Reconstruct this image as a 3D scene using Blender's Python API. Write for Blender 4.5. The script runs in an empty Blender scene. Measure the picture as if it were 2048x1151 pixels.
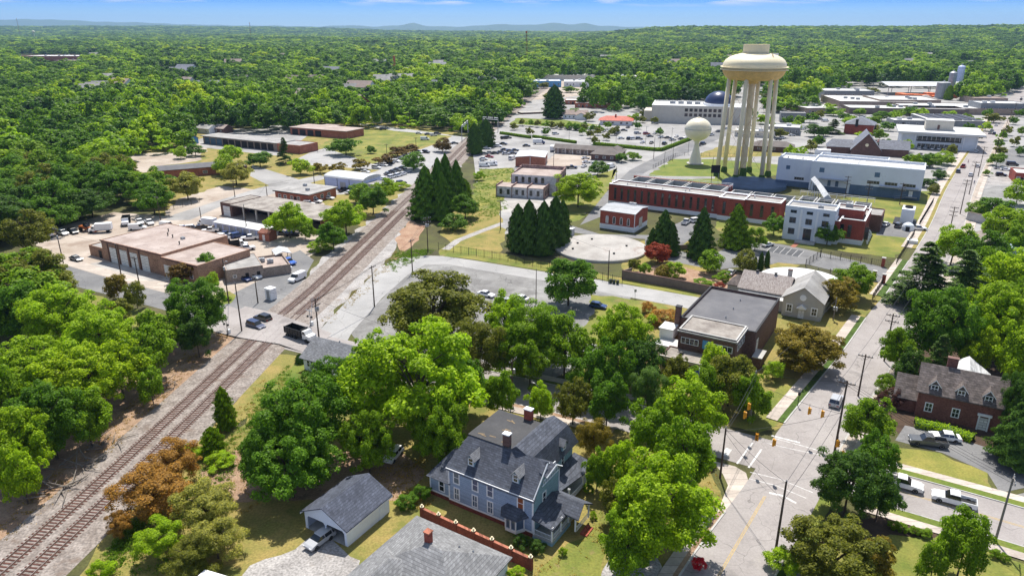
HAZE = 4.8e-5
import bpy, math, random
import numpy as np
from mathutils import Vector, Matrix
random.seed(7); rng = np.random.default_rng(7)
R = math.radians
scn = bpy.context.scene
COL = scn.collection
# ------------------------------------------------------------ camera
CAMH, FPX, PITCH = 65.0, 1420.0, math.atan(520.5/1420.0)
cam_d = bpy.data.cameras.new('camera'); cam = bpy.data.objects.new('camera', cam_d); COL.objects.link(cam)
cam.location = (0, 0, CAMH); cam.rotation_euler = (R(90)-PITCH, 0, 0)
cam_d.sensor_width = 36.0; cam_d.lens = 36.0*FPX/2048.0; cam_d.clip_start = 0.5; cam_d.clip_end = 60000
scn.camera = cam
# ------------------------------------------------------------ world, sun, exposure
SUN_EL, SUN_AZ = R(62), R(4)          # azimuth measured from +Y towards +X
W = bpy.data.worlds.new('World'); scn.world = W; W.use_nodes = True
nt = W.node_tree; nt.nodes.clear(); ND = nt.nodes.new; LK = nt.links.new
sky = ND('ShaderNodeTexSky'); sky.sky_type = 'NISHITA'; sky.sun_disc = False
sky.sun_elevation = SUN_EL; sky.sun_rotation = SUN_AZ; sky.altitude = 200; sky.air_density = 1.0; sky.dust_density = 0.6; sky.ozone_density = 1.0
bg = ND('ShaderNodeBackground'); bg.inputs['Strength'].default_value = 0.12
out = ND('ShaderNodeOutputWorld')
tc = ND('ShaderNodeTexCoord'); sp = ND('ShaderNodeSeparateXYZ'); LK(tc.outputs['Generated'], sp.inputs[0])
rp = ND('ShaderNodeValToRGB'); LK(sp.outputs['Z'], rp.inputs[0])
e = rp.color_ramp.elements
e[0].position = 0.0; e[0].color = (0.58, 0.86, 1.2, 1); e[1].position = 0.06; e[1].color = (0.08, 0.29, 1.05, 1)
n = e.new(0.012); n.color = (0.40, 0.70, 1.2, 1); n = e.new(0.030); n.color = (0.12, 0.39, 1.2, 1); n = e.new(0.4); n.color = (1.0, 0.95, 0.86, 1)
mu = ND('ShaderNodeMix'); mu.data_type = 'RGBA'; mu.blend_type = 'MULTIPLY'; mu.inputs[0].default_value = 1
LK(sky.outputs[0], mu.inputs[6]); LK(rp.outputs[0], mu.inputs[7])
# thin fair-weather clouds low in the sky
mp = ND('ShaderNodeMapping'); mp.inputs['Scale'].default_value = (9, 9, 90); LK(tc.outputs['Generated'], mp.inputs[0])
nz = ND('ShaderNodeTexNoise'); nz.inputs['Scale'].default_value = 1.1; nz.inputs['Detail'].default_value = 6; LK(mp.outputs[0], nz.inputs[0])
cr = ND('ShaderNodeValToRGB'); cr.color_ramp.elements[0].position = 0.50; cr.color_ramp.elements[1].position = 0.66
LK(nz.outputs[0], cr.inputs[0])
mr = ND('ShaderNodeMapRange'); mr.inputs[1].default_value = 0.024; mr.inputs[2].default_value = 0.032; LK(sp.outputs['Z'], mr.inputs[0])
mm = ND('ShaderNodeMath'); mm.operation = 'MULTIPLY'; LK(cr.outputs[0], mm.inputs[0]); LK(mr.outputs[0], mm.inputs[1])
mx = ND('ShaderNodeMix'); mx.data_type = 'RGBA'; LK(mm.outputs[0], mx.inputs[0]); LK(mu.outputs[2], mx.inputs[6]); mx.inputs[7].default_value = (5.6, 5.8, 6.4, 1)
LK(mx.outputs[2], bg.inputs[0]); LK(bg.outputs[0], out.inputs[0])
sd = bpy.data.lights.new('sun', 'SUN'); sd.energy = 5.0; sd.angle = R(0.5); sd.color = (1.0, 0.95, 0.87)
so = bpy.data.objects.new('sun', sd); COL.objects.link(so)
sv = Vector((math.sin(SUN_AZ)*math.cos(SUN_EL), math.cos(SUN_AZ)*math.cos(SUN_EL), math.sin(SUN_EL)))
so.rotation_euler = sv.to_track_quat('Z', 'Y').to_euler(); so.location = (0, 0, 200)
vs = scn.view_settings; vs.view_transform = 'Standard'; vs.look = 'None'; vs.gamma = 1; vs.exposure = 0.45; vs.use_curve_mapping = False
# ------------------------------------------------------------ coordinates
cP, sP = math.cos(PITCH), math.sin(PITCH)
def G(x, y, z=0.0):
    t = (y-575.5)/FPX; zc = (CAMH-z)/(sP+t*cP)
    return Vector(((x-1024)/FPX*zc, zc*(cP-t*sP), z))
def HT(x, y, yt):                      # height of a thing whose base is at (x, y) and top at row yt
    Y = G(x, y)[1]; t = (yt-575.5)/FPX
    return CAMH-Y*(sP+t*cP)/(cP-t*sP)
def MPP(x, y, z=0.0):                  # metres per photo pixel there
    t = (y-575.5)/FPX; return (CAMH-z)/(sP+t*cP)/FPX
def C(f, ox, oy):                      # crop reader
    return lambda x, y: (ox+x/f, oy+y/f)
# ------------------------------------------------------------ materials
MATS = {}
# worn, stained or bare patches: colour, scale, threshold, strength
PATCH = {'lawn': ((.25, .17, .09), .16, .56, .75), 'lawn_green': ((.20, .18, .06), .2, .56, .6), 'dry_grass': ((.13, .15, .03), .12, .52, .8), 'dirt': ((.12, .085, .05), .35, .54, .7), 'gravel': ((.17, .12, .09), .22, .55, .6), 'gravel_grey': ((.20, .15, .11), .15, .56, .7),
 'asphalt_pink': ((.19, .175, .17), .10, .56, .7), 'asphalt': ((.11, .11, .112), .12, .55, .7), 'asphalt_old': ((.13, .125, .12), .09, .52, .7), 'lot_pale': ((.19, .185, .18), .05, .53, .8), 'lot_tan': ((.24, .18, .14), .09, .54, .7), 'road_pale': ((.30, .295, .29), .08, .56, .7), 'sidewalk': ((.30, .25, .21), .3, .56, .6),
 'tar_tan': ((.20, .155, .14), .22, .56, .6), 'tar_grey': ((.16, .155, .15), .25, .56, .7), 'tar_dark': ((.17, .165, .165), .2, .6, .6), 'roof_white': ((.33, .32, .30), .12, .58, .7), 'slab_white': ((.22, .15, .125), .13, .57, .75), 'metal_roof': ((.33, .30, .27), .3, .58, .5), 'tank_cream': ((.52, .38, .20), .25, .62, .55), 'tank_white': ((.50, .42, .28), .3, .62, .5), 'plant_white': ((.42, .43, .43), .2, .6, .5), 'flat_black': ((.10, .095, .09), .35, .56, .6), 'old_white': ((.22, .17, .15), .6, .55, .7), 'woodland_floor': ((.16, .13, .07), .05, .56, .6)}
def mat(name, col, rough=0.85, var=0.18, sc=0.35, col2=None, f2=0.5, metal=0.0, kind=None, ks=1.0, bump=0.0, spec=0.3, fine=0.10, cw=0.06, patch=None):
    if name in MATS: return MATS[name]
    m = bpy.data.materials.new(name); m.use_nodes = True; t = m.node_tree; N = t.nodes.new; L = t.links.new
    b = t.nodes['Principled BSDF']; b.inputs['Roughness'].default_value = rough; b.inputs['Metallic'].default_value = metal
    b.inputs['Specular IOR Level'].default_value = spec
    c2 = col2 or tuple(min(1, c*(1+var)) for c in col); c1 = col if col2 else tuple(c*(1-var) for c in col)
    co = N('ShaderNodeTexCoord').outputs['Object']
    n1 = N('ShaderNodeTexNoise'); n1.inputs['Scale'].default_value = sc; n1.inputs['Detail'].default_value = 5; n1.inputs['Roughness'].default_value = 0.65
    if kind == 'streak':
        mpn = N('ShaderNodeMapping'); mpn.inputs['Scale'].default_value = (ks, ks*0.12, 1); mpn.inputs['Rotation'].default_value = (0, 0, 0.0); L(co, mpn.inputs[0]); L(mpn.outputs[0], n1.inputs[0])
    else: L(co, n1.inputs[0])
    r = N('ShaderNodeValToRGB'); r.color_ramp.elements[0].position = max(0.02, f2-0.14); r.color_ramp.elements[1].position = min(0.98, f2+0.14)
    r.color_ramp.elements[0].color = (*c1, 1); r.color_ramp.elements[1].color = (*c2, 1); L(n1.outputs[0], r.inputs[0])
    cur = r.outputs[0]
    def mul(a, fac_socket, lo):
        mr_ = N('ShaderNodeMapRange'); mr_.inputs[3].default_value = lo; mr_.inputs[4].default_value = 2-lo; mr_.clamp = False; L(fac_socket, mr_.inputs[0])
        mxx = N('ShaderNodeMix'); mxx.data_type = 'RGBA'; mxx.blend_type = 'MULTIPLY'; mxx.inputs[0].default_value = 1; L(a, mxx.inputs[6])
        cc = N('ShaderNodeCombineColor'); [L(mr_.outputs[0], cc.inputs[i]) for i in range(3)]; L(cc.outputs[0], mxx.inputs[7]); return mxx.outputs[2]
    if fine:
        n2 = N('ShaderNodeTexNoise'); n2.inputs['Scale'].default_value = 3.1; n2.inputs['Detail'].default_value = 3; L(co, n2.inputs[0]); cur = mul(cur, n2.outputs[0], 1-fine*2.2)
    if kind in ('brick', 'shingle', 'siding', 'tile', 'panel'):
        s = N('ShaderNodeSeparateXYZ'); L(co, s.inputs[0]); a = N('ShaderNodeMath'); L(s.outputs[0], a.inputs[0]); L(s.outputs[1], a.inputs[1])
        cb = N('ShaderNodeCombineXYZ')
        if kind == 'panel': L(s.outputs[0], cb.inputs[0]); L(s.outputs[1], cb.inputs[1])
        else: L(a.outputs[0], cb.inputs[0]); L(s.outputs[2], cb.inputs[1])
        bt = N('ShaderNodeTexBrick'); L(cb.outputs[0], bt.inputs[0])
        d = {'brick': (0.24, 0.085, 0.35, 0.012), 'shingle': (0.5, 0.17, 0.72, 0.018), 'siding': (30, 0.16, 0.9, 0.02), 'tile': (0.35, 0.25, 0.5, 0.03), 'panel': (40, 1.2, 0.85, 0.04)}[kind]
        bt.inputs['Scale'].default_value = 1.0; bt.inputs['Brick Width'].default_value = d[0]*ks; bt.inputs['Row Height'].default_value = d[1]*ks; bt.inputs['Mortar Size'].default_value = d[3]*ks
        bt.inputs['Color1'].default_value = (1.25, 1.25, 1.25, 1); bt.inputs['Color2'].default_value = (d[2], d[2], d[2], 1)
        g = 1.15 if kind == 'brick' else 0.55; bt.inputs['Mortar'].default_value = (g, g, g, 1)
        mxx = N('ShaderNodeMix'); mxx.data_type = 'RGBA'; mxx.blend_type = 'MULTIPLY'; mxx.inputs[0].default_value = 0.8; L(cur, mxx.inputs[6]); L(bt.outputs[0], mxx.inputs[7]); cur = mxx.outputs[2]
    if kind == 'crack':
        dn = N('ShaderNodeTexNoise'); dn.inputs['Scale'].default_value = 0.25; L(co, dn.inputs[0]); vm = N('ShaderNodeVectorMath'); vm.operation = 'MULTIPLY_ADD'; L(dn.outputs[1], vm.inputs[0]); vm.inputs[1].default_value = (4, 4, 4); L(co, vm.inputs[2])
        v = N('ShaderNodeTexVoronoi'); v.feature = 'DISTANCE_TO_EDGE'; v.inputs['Scale'].default_value = ks; L(vm.outputs[0], v.inputs[0])
        cr_ = N('ShaderNodeMapRange'); cr_.inputs[1].default_value = 0; cr_.inputs[2].default_value = cw*ks; cr_.inputs[3].default_value = 0.45; cr_.inputs[4].default_value = 1; L(v.outputs[0], cr_.inputs[0])
        mxx = N('ShaderNodeMix'); mxx.data_type = 'RGBA'; mxx.blend_type = 'MULTIPLY'; mxx.inputs[0].default_value = 0.85; L(cur, mxx.inputs[6])
        cc = N('ShaderNodeCombineColor'); [L(cr_.outputs[0], cc.inputs[i]) for i in range(3)]; L(cc.outputs[0], mxx.inputs[7]); cur = mxx.outputs[2]
    if patch is None: patch = PATCH.get(name)
    if patch:
        pn = N('ShaderNodeTexNoise'); pn.inputs['Scale'].default_value = patch[1]; pn.inputs['Detail'].default_value = 9; pn.inputs['Roughness'].default_value = .72; L(co, pn.inputs[0])
        pr_ = N('ShaderNodeMapRange'); pr_.inputs[1].default_value = patch[2]; pr_.inputs[2].default_value = patch[2]+.10; L(pn.outputs[0], pr_.inputs[0]); ps = N('ShaderNodeMath'); ps.operation = 'MULTIPLY'; ps.inputs[1].default_value = patch[3]; L(pr_.outputs[0], ps.inputs[0])
        px_ = N('ShaderNodeMix'); px_.data_type = 'RGBA'; L(ps.outputs[0], px_.inputs[0]); L(cur, px_.inputs[6]); px_.inputs[7].default_value = (*patch[0], 1); cur = px_.outputs[2]
    L(cur, b.inputs['Base Color'])
    if bump:
        bp = N('ShaderNodeBump'); bp.inputs['Strength'].default_value = bump; bp.inputs['Distance'].default_value = 0.1
        n3 = N('ShaderNodeTexNoise'); n3.inputs['Scale'].default_value = 4; n3.inputs['Detail'].default_value = 4; L(co, n3.inputs[0]); L(n3.outputs[0], bp.inputs['Height']); L(bp.outputs[0], b.inputs['Normal'])
    MATS[name] = m; return m
def leafmat(name, trans=0.3, lo=0.55, hi=1.45, use_rand=False):
    m = bpy.data.materials.new(name); m.use_nodes = True; t = m.node_tree; N = t.nodes.new; L = t.links.new; t.nodes.remove(t.nodes['Principled BSDF'])
    o = t.nodes['Material Output']; oi = N('ShaderNodeObjectInfo'); ge = N('ShaderNodeNewGeometry'); co = N('ShaderNodeTexCoord').outputs['Object']
    if use_rand:
        r = N('ShaderNodeValToRGB'); e_ = r.color_ramp.elements; cs = [(0, (.022, .062, .014)), (.24, (.044, .115, .014)), (.42, (.110, .220, .014)), (.54, (.060, .14, .014)), (.66, (.185, .33, .014)), (.80, (.27, .40, .014)), (1, (.36, .43, .018))]
        e_[0].position, e_[0].color = cs[0][0], (*cs[0][1], 1); e_[1].position, e_[1].color = cs[-1][0], (*cs[-1][1], 1)
        for p_, c_ in cs[1:-1]: q = e_.new(p_); q.color = (*c_, 1)
        wn = N('ShaderNodeTexNoise'); wn.inputs['Scale'].default_value = .011; wn.inputs['Detail'].default_value = 2; L(ge.outputs['Position'], wn.inputs[0]); wm = N('ShaderNodeMapRange'); wm.inputs[1].default_value = .3; wm.inputs[2].default_value = .7; L(wn.outputs[0], wm.inputs[0]); wa = N('ShaderNodeMix'); wa.inputs[0].default_value = .5; L(oi.outputs['Random'], wa.inputs[2]); L(wm.outputs[0], wa.inputs[3]); L(wa.outputs[0], r.inputs[0]); base = r.outputs[0]
    else: base = oi.outputs['Color']
    nz_ = N('ShaderNodeTexNoise'); nz_.inputs['Scale'].default_value = 0.45; nz_.inputs['Detail'].default_value = 3; L(co, nz_.inputs[0])
    ad = N('ShaderNodeMath'); L(nz_.outputs[0], ad.inputs[0]); L(ge.outputs['Random Per Island'], ad.inputs[1])
    mr_ = N('ShaderNodeMapRange'); mr_.inputs[1].default_value = 0.35; mr_.inputs[2].default_value = 1.55; mr_.inputs[3].default_value = lo; mr_.inputs[4].default_value = hi; L(ad.outputs[0], mr_.inputs[0])
    vm = N('ShaderNodeVectorMath'); vm.operation = 'SCALE'; L(base, vm.inputs[0]); L(mr_.outputs[0], vm.inputs[3])
    # young leaves are yellower
    hs = N('ShaderNodeMix'); hs.data_type = 'RGBA'; hs.blend_type = 'MULTIPLY'; hs.inputs[7].default_value = (1.35, 1.15, 0.6, 1); L(ge.outputs['Random Per Island'], hs.inputs[0]); L(vm.outputs[0], hs.inputs[6])
    df = N('ShaderNodeBsdfPrincipled'); df.inputs['Roughness'].default_value = 0.5; df.inputs['Specular IOR Level'].default_value = 0.12; L(hs.outputs[2], df.inputs['Base Color'])
    tr = N('ShaderNodeBsdfTranslucent'); tm = N('ShaderNodeMix'); tm.data_type = 'RGBA'; tm.blend_type = 'MULTIPLY'; tm.inputs[0].default_value = 1; tm.inputs[7].default_value = (1.5, 1.6, 0.6, 1); L(hs.outputs[2], tm.inputs[6]); L(tm.outputs[2], tr.inputs[0])
    ms = N('ShaderNodeMixShader'); ms.inputs[0].default_value = trans; L(df.outputs[0], ms.inputs[1]); L(tr.outputs[0], ms.inputs[2]); L(ms.outputs[0], o.inputs[0]); return m
def paint(name='car_paint'):            # takes the object's own colour
    m = bpy.data.materials.new(name); m.use_nodes = True; t = m.node_tree; b = t.nodes['Principled BSDF']
    oi = t.nodes.new('ShaderNodeObjectInfo'); t.links.new(oi.outputs['Color'], b.inputs['Base Color']); b.inputs['Roughness'].default_value = 0.3; b.inputs['Coat Weight'].default_value = 0.5; b.inputs['Coat Roughness'].default_value = 0.08
    return m
M = {}
def mk(k, *a, **kw): M[k] = mat(k, *a, **kw)
mk('leaf_litter', (.16, .11, .065), sc=.4, col2=(.26, .20, .12), fine=.25)
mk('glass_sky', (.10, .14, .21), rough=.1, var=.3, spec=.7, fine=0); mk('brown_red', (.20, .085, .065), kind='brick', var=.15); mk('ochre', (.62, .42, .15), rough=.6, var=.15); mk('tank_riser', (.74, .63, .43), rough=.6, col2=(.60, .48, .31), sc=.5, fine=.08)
mk('glass', (.018, .024, .032), rough=.08, var=.4, spec=.7, fine=0)
mk('car_glass', (.012, .015, .018), rough=.05, var=.2, spec=.8, fine=0)
mk('bin_green', (.015, .035, .02), rough=.6); mk('white', (.74, .75, .76), rough=.55, var=.06, fine=.03); mk('black', (.012, .012, .013), rough=.6); mk('rubber', (.015, .015, .016), rough=.9)
mk('chrome', (.55, .56, .58), rough=.25, metal=.9); mk('rim', (.35, .36, .38), rough=.35, metal=.7)
mk('lamp_red', (.35, .02, .015), rough=.3); mk('lamp_clear', (.75, .76, .78), rough=.15)
mk('blue_siding', (.29, .37, .49), kind='siding', rough=.75, var=.10, sc=.25); mk('teal_siding', (.24, .37, .43), kind='siding', rough=.75, var=.08)
mk('dark_shingle', (.082, .09, .112), kind='shingle', rough=.9, var=.2, sc=.5, ks=1.2, fine=.2); mk('flat_black', (.062, .062, .065), rough=.85, sc=.3, var=.12)
mk('garden_brick', (.20, .055, .038), kind='brick', var=.2, sc=.5); mk('grey_shingle', (.215, .217, .222), kind='shingle', rough=.9, var=.14, sc=.3, ks=1.0, fine=.16); mk('grey_shingle_cool', (.20, .205, .22), kind='shingle', rough=.9, var=.12, sc=.3, fine=.16)
mk('brown_shingle', (.15, .125, .115), kind='shingle', rough=.9, var=.3, sc=1.2, ks=1.8, fine=.2)
mk('red_brick', (.34, .085, .055), kind='brick', var=.18, sc=.4, ks=1.0); mk('plant_brick', (.30, .068, .048), kind='brick', var=.14, sc=.25, ks=1.3)
mk('tan_brick', (.36, .215, .145), kind='brick', var=.18, sc=.3, ks=1.6); mk('brown_brick', (.15, .085, .07), kind='brick', var=.12, ks=1.4); mk('pale_brick', (.33, .26, .215), kind='brick', var=.1, ks=1.5)
mk('orange_brick', (.36, .135, .085), kind='brick', var=.15, ks=1.5); mk('old_brick', (.30, .20, .18), kind='brick', var=.4, sc=.9, ks=2)
mk('garage_shingle', (.075, .085, .115), kind='shingle', rough=.9, var=.2, sc=.5, fine=.2); mk('garage_white', (.68, .74, .84), rough=.7, var=.04, fine=.03); mk('concrete', (.43, .42, .40), sc=.3, var=.12); mk('stucco', (.44, .42, .375), var=.08, fine=.04); mk('cream_stone', (.55, .51, .43), var=.06, fine=.05)
mk('tar_tan', (.31, .245, .215), rough=.9, col2=(.44, .37, .335), sc=.16, fine=.12); mk('tar_grey', (.25, .24, .23), rough=.9, col2=(.38, .37, .355), sc=.2, fine=.1); mk('tar_dark', (.105, .105, .115), rough=.85, col2=(.15, .148, .155), sc=.2, fine=.06)
mk('tar_worn', (.19, .165, .145), rough=.9, col2=(.36, .33, .295), sc=.28); mk('roof_white', (.50, .50, .49), rough=.8, col2=(.66, .66, .65), sc=.1, fine=.06)
mk('roof_white_dirty', (.30, .30, .30), rough=.8, col2=(.66, .66, .655), kind='streak', ks=1.6, sc=1.0, f2=.46, fine=.1); mk('metal_roof', (.50, .51, .52), rough=.5, kind='panel', ks=.5, var=.08); mk('metal_grey', (.33, .34, .35), rough=.5, kind='panel', ks=.6, var=.1)
mk('slate_blue_roof', (.19, .20, .235), rough=.7, kind='shingle', ks=1.5, var=.1); mk('red_roof', (.55, .13, .085), rough=.7, kind='tile', var=.1)
mk('plant_white', (.64, .68, .73), rough=.7, var=.05, sc=.2, fine=.03); mk('plant_band', (.10, .15, .22), rough=.8, var=.1); mk('trim_white', (.78, .79, .80), rough=.6, var=.04, fine=.02)
mk('blue_metal', (.48, .54, .74), rough=.55, kind='siding', ks=1.5, var=.05); mk('door_white', (.72, .72, .70), rough=.6, kind='siding', ks=3, var=.03); mk('door_blue', (.10, .17, .25), rough=.6, kind='siding', ks=3)
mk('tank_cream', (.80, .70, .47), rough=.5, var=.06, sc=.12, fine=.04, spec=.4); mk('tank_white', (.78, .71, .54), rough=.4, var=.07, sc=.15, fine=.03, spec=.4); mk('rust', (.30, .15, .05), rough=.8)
mk('wood_pole', (.085, .06, .045), rough=.9, var=.25, sc=2); mk('wood_pole_grey', (.22, .20, .18), rough=.9, var=.2, sc=2); mk('wire', (.05, .05, .055), rough=.6); mk('steel', (.38, .39, .41), rough=.45, metal=.6); mk('insulator', (.5, .5, .5), rough=.3)
mk('bark', (.10, .075, .055), rough=.95, var=.3, sc=2, fine=.3); mk('bark_pale', (.22, .19, .16), rough=.95, var=.25, sc=2)
mk('signal_yellow', (.72, .34, .02), rough=.45, var=.05); mk('sign_green', (.02, .16, .07), rough=.5); mk('orange', (.60, .15, .04), rough=.6); mk('blue_tarp', (.03, .13, .55), rough=.6); mk('dump_black', (.02, .021, .022), rough=.45)
mk('asphalt', (.15, .15, .155), rough=.92, col2=(.215, .212, .21), sc=.09, kind='crack', ks=.13, fine=.10, cw=.05); mk('asphalt_pink', (.275, .25, .24), rough=.92, col2=(.35, .322, .31), sc=.12, kind='crack', ks=.12, fine=.09, cw=.045)
mk('asphalt_old', (.17, .165, .16), rough=.92, col2=(.30, .295, .285), sc=.08, kind='crack', ks=.15, fine=.1, cw=.10); mk('asphalt_dark', (.085, .088, .095), rough=.9, var=.15); mk('lot_pale', (.25, .243, .238), rough=.92, col2=(.36, .35, .34), sc=.06, fine=.08)
mk('lot_tan', (.33, .27, .22), rough=.95, col2=(.45, .39, .335), sc=.07, fine=.12); mk('road_pale', (.30, .295, .29), rough=.92, col2=(.38, .372, .365), sc=.1, kind='crack', ks=.09, fine=.06, cw=.08); mk('slab_white', (.30, .28, .26), rough=.9, col2=(.44, .42, .395), sc=.12, fine=.08); mk('sidewalk', (.46, .40, .35), rough=.9, kind='panel', ks=1.2, var=.08)
mk('line_white', (.36, .34, .33), rough=.7, col2=(.66, .65, .64), sc=1.5, f2=.45); mk('line_yellow', (.36, .27, .15), rough=.7, col2=(.50, .35, .12), sc=1.5)
mk('shade_blue', (.045, .085, .15), rough=.6, var=.2); mk('gravel', (.19, .16, .14), rough=.97, col2=(.29, .255, .23), sc=.5, fine=.45); mk('gravel_grey', (.26, .245, .235), rough=.97, col2=(.39, .37, .355), sc=.25, fine=.4); mk('tie', (.095, .042, .032), rough=.95, var=.3, sc=1); mk('rail_steel', (.16, .095, .072), rough=.6, metal=.2); mk('rail_top', (.42, .36, .33), rough=.35, metal=.7)
mk('lawn', (.115, .15, .025), rough=.95, col2=(.26, .235, .055), sc=.10, fine=.22, f2=.52); mk('lawn_green', (.10, .15, .022), rough=.95, col2=(.175, .195, .035), sc=.15, fine=.2); mk('lawn_lush', (.055, .095, .014), rough=.95, var=.3, sc=.5, fine=.25); mk('dry_grass', (.30, .225, .075), rough=.95, col2=(.19, .18, .045), sc=.18, fine=.25)
mk('dirt', (.24, .15, .095), rough=.97, col2=(.36, .25, .17), sc=.25, fine=.25); mk('red_dirt', (.27, .155, .10), rough=.97, col2=(.38, .26, .18), sc=.3, fine=.25); mk('mulch', (.07, .045, .03), rough=.97, var=.3); mk('woodland_floor', (.055, .05, .025), rough=.97, col2=(.10, .105, .03), sc=.08, fine=.3)
mk('hedge', (.045, .095, .018), rough=.9, var=.4, sc=3, fine=.3); mk('iron', (.018, .018, .02), rough=.6); mk('wall_brown', (.17, .135, .12), rough=.9, var=.15); mk('water', (.05, .07, .05), rough=.1); mk('solar', (.03, .032, .045), rough=.55); mk('skin', (.45, .26, .18), rough=.6, fine=0); mk('navy_dome', (.03, .045, .11), rough=.35); mk('curtain', (.55, .53, .50), rough=.8); mk('orange_wood', (.25, .07, .025), rough=.6)
LEAF = leafmat('leaf', 0.40); LEAFR = leafmat('leaf_wood', 0.38, use_rand=True); CONI = leafmat('needle', 0.12, .5, 1.4); PAINT = paint()
# ------------------------------------------------------------ mesh helpers
class MB:
    def __init__(s): s.v = []; s.f = []; s.m = []
    def add(s, vs_, fs, mi=0):
        o = len(s.v); s.v += [tuple(q) for q in vs_]; s.f += [tuple(i+o for i in f) for f in fs]; s.m += [mi]*len(fs); return s
    def box(s, x0, y0, z0, x1, y1, z1, mi=0, rz=0, piv=None):
        vv = [(x0,y0,z0),(x1,y0,z0),(x1,y1,z0),(x0,y1,z0),(x0,y0,z1),(x1,y0,z1),(x1,y1,z1),(x0,y1,z1)]
        if rz:
            px, py = piv or ((x0+x1)/2, (y0+y1)/2); c_, s_ = math.cos(rz), math.sin(rz)
            vv = [(px+(a-px)*c_-(b-py)*s_, py+(a-px)*s_+(b-py)*c_, z) for a, b, z in vv]
        return s.add(vv, [(0,3,2,1),(4,5,6,7),(0,1,5,4),(1,2,6,5),(2,3,7,6),(3,0,4,7)], mi)
    def prism(s, poly, z0, z1, mi=0, bottom=True):
        n_ = len(poly); a = sum(poly[i][0]*poly[(i+1)%n_][1]-poly[(i+1)%n_][0]*poly[i][1] for i in range(n_))
        if a < 0: poly = poly[::-1]
        vv = [(p[0], p[1], z0) for p in poly]+[(p[0], p[1], z1) for p in poly]
        fs = [tuple(range(n_, 2*n_))]+[(i, (i+1)%n_, n_+(i+1)%n_, n_+i) for i in range(n_)]
        if bottom: fs.append(tuple(range(n_))[::-1])
        return s.add(vv, fs, mi)
    def tube(s, p0, p1, r0, r1=None, n=6, mi=0, cap=True):
        p0, p1 = Vector(p0), Vector(p1); r1 = r0 if r1 is None else r1; d = (p1-p0)
        if d.length < 1e-6: return s
        q = d.to_track_quat('Z', 'Y'); vv = []
        for p, r in ((p0, r0), (p1, r1)):
            for i in range(n): a = 2*math.pi*i/n; vv.append(p+q@Vector((r*math.cos(a), r*math.sin(a), 0)))
        fs = [(i, (i+1)%n, n+(i+1)%n, n+i) for i in range(n)]
        if cap: fs += [tuple(range(n))[::-1], tuple(range(n, 2*n))]
        return s.add(vv, fs, mi)
    def lathe(s, prof, n=24, c=(0, 0, 0), mi=0, cap=True):
        vv = []; k = len(prof)
        for r, z in prof:
            for i in range(n): a = 2*math.pi*i/n; vv.append((c[0]+r*math.cos(a), c[1]+r*math.sin(a), c[2]+z))
        fs = [(j*n+i, j*n+(i+1)%n, (j+1)*n+(i+1)%n, (j+1)*n+i) for j in range(k-1) for i in range(n)]
        if cap: fs += [tuple(range(n))[::-1], tuple(range((k-1)*n, k*n))]
        return s.add(vv, fs, mi)
    def mesh(s, name, mats, smooth=False):
        me = bpy.data.meshes.new(name); me.from_pydata(s.v, [], s.f)
        for m_ in (mats if isinstance(mats, (list, tuple)) else [mats]): me.materials.append(M[m_] if isinstance(m_, str) else m_)
        if any(s.m): me.polygons.foreach_set('material_index', s.m)
        if smooth: me.polygons.foreach_set('use_smooth', [True]*len(s.f))
        me.update(); return me
    def build(s, name, mats, parent=None, loc=None, rz=0, smooth=False, **kw):
        return put(name, s.mesh(name, mats, smooth), parent, loc, rz, **kw)
TOP = []
def tag(o, label=None, cat=None, group=None, kind=None):
    if label: o['label'] = label
    if cat: o['category'] = cat; TOP.append(o)
    if group: o['group'] = group
    if kind: o['kind'] = kind
    return o
def put(name, data, parent=None, loc=None, rz=0, label=None, cat=None, group=None, kind=None, color=None, scale=None):
    o = bpy.data.objects.new(name, data); COL.objects.link(o)
    if parent: o.parent = parent
    if loc is not None: o.location = loc
    if rz: o.rotation_euler.z = rz
    if color: o.color = (*color, 1)
    if scale: o.scale = scale
    return tag(o, label, cat, group, kind)
def thing(name, label, cat, loc=(0, 0, 0), rz=0, group=None): return put(name, None, None, loc, rz, label, cat, group)
def dup(o, loc=None, rz=None, label=None, group=None, color=None, colored=('body',)):
    c = o.copy(); COL.objects.link(c)
    if loc is not None: c.location = loc
    if rz is not None: c.rotation_euler.z = rz
    if label: c['label'] = label
    if group: c['group'] = group
    if 'category' in o.keys(): TOP.append(c)
    def rec(a, b):
        for ch in a.children:
            d = ch.copy(); COL.objects.link(d); d.parent = b
            if color and ch.get('tint'): d.color = (*color, 1)
            rec(ch, d)
    if color: c.color = (*color, 1)
    rec(o, c); return c
def smoothpoly(pts, n=6):
    P_ = [Vector((p[0], p[1], 0)) for p in pts]; o = []
    for i in range(len(P_)-1):
        a, b, c, d = P_[max(0, i-1)], P_[i], P_[i+1], P_[min(len(P_)-1, i+2)]
        for k in range(n):
            t = k/n; o.append(0.5*((2*b)+(c-a)*t+(2*a-5*b+4*c-d)*t*t+(3*b-a-3*c+d)*t**3))
    o.append(P_[-1]); return o
def offset(pl, d):                     # pl: Vectors; d>0 to the left of travel
    o = []
    for i, p in enumerate(pl):
        t = (pl[min(i+1, len(pl)-1)]-pl[max(i-1, 0)]); t.z = 0; t.normalize(); o.append(p+Vector((-t.y, t.x, 0))*d)
    return o
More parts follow.
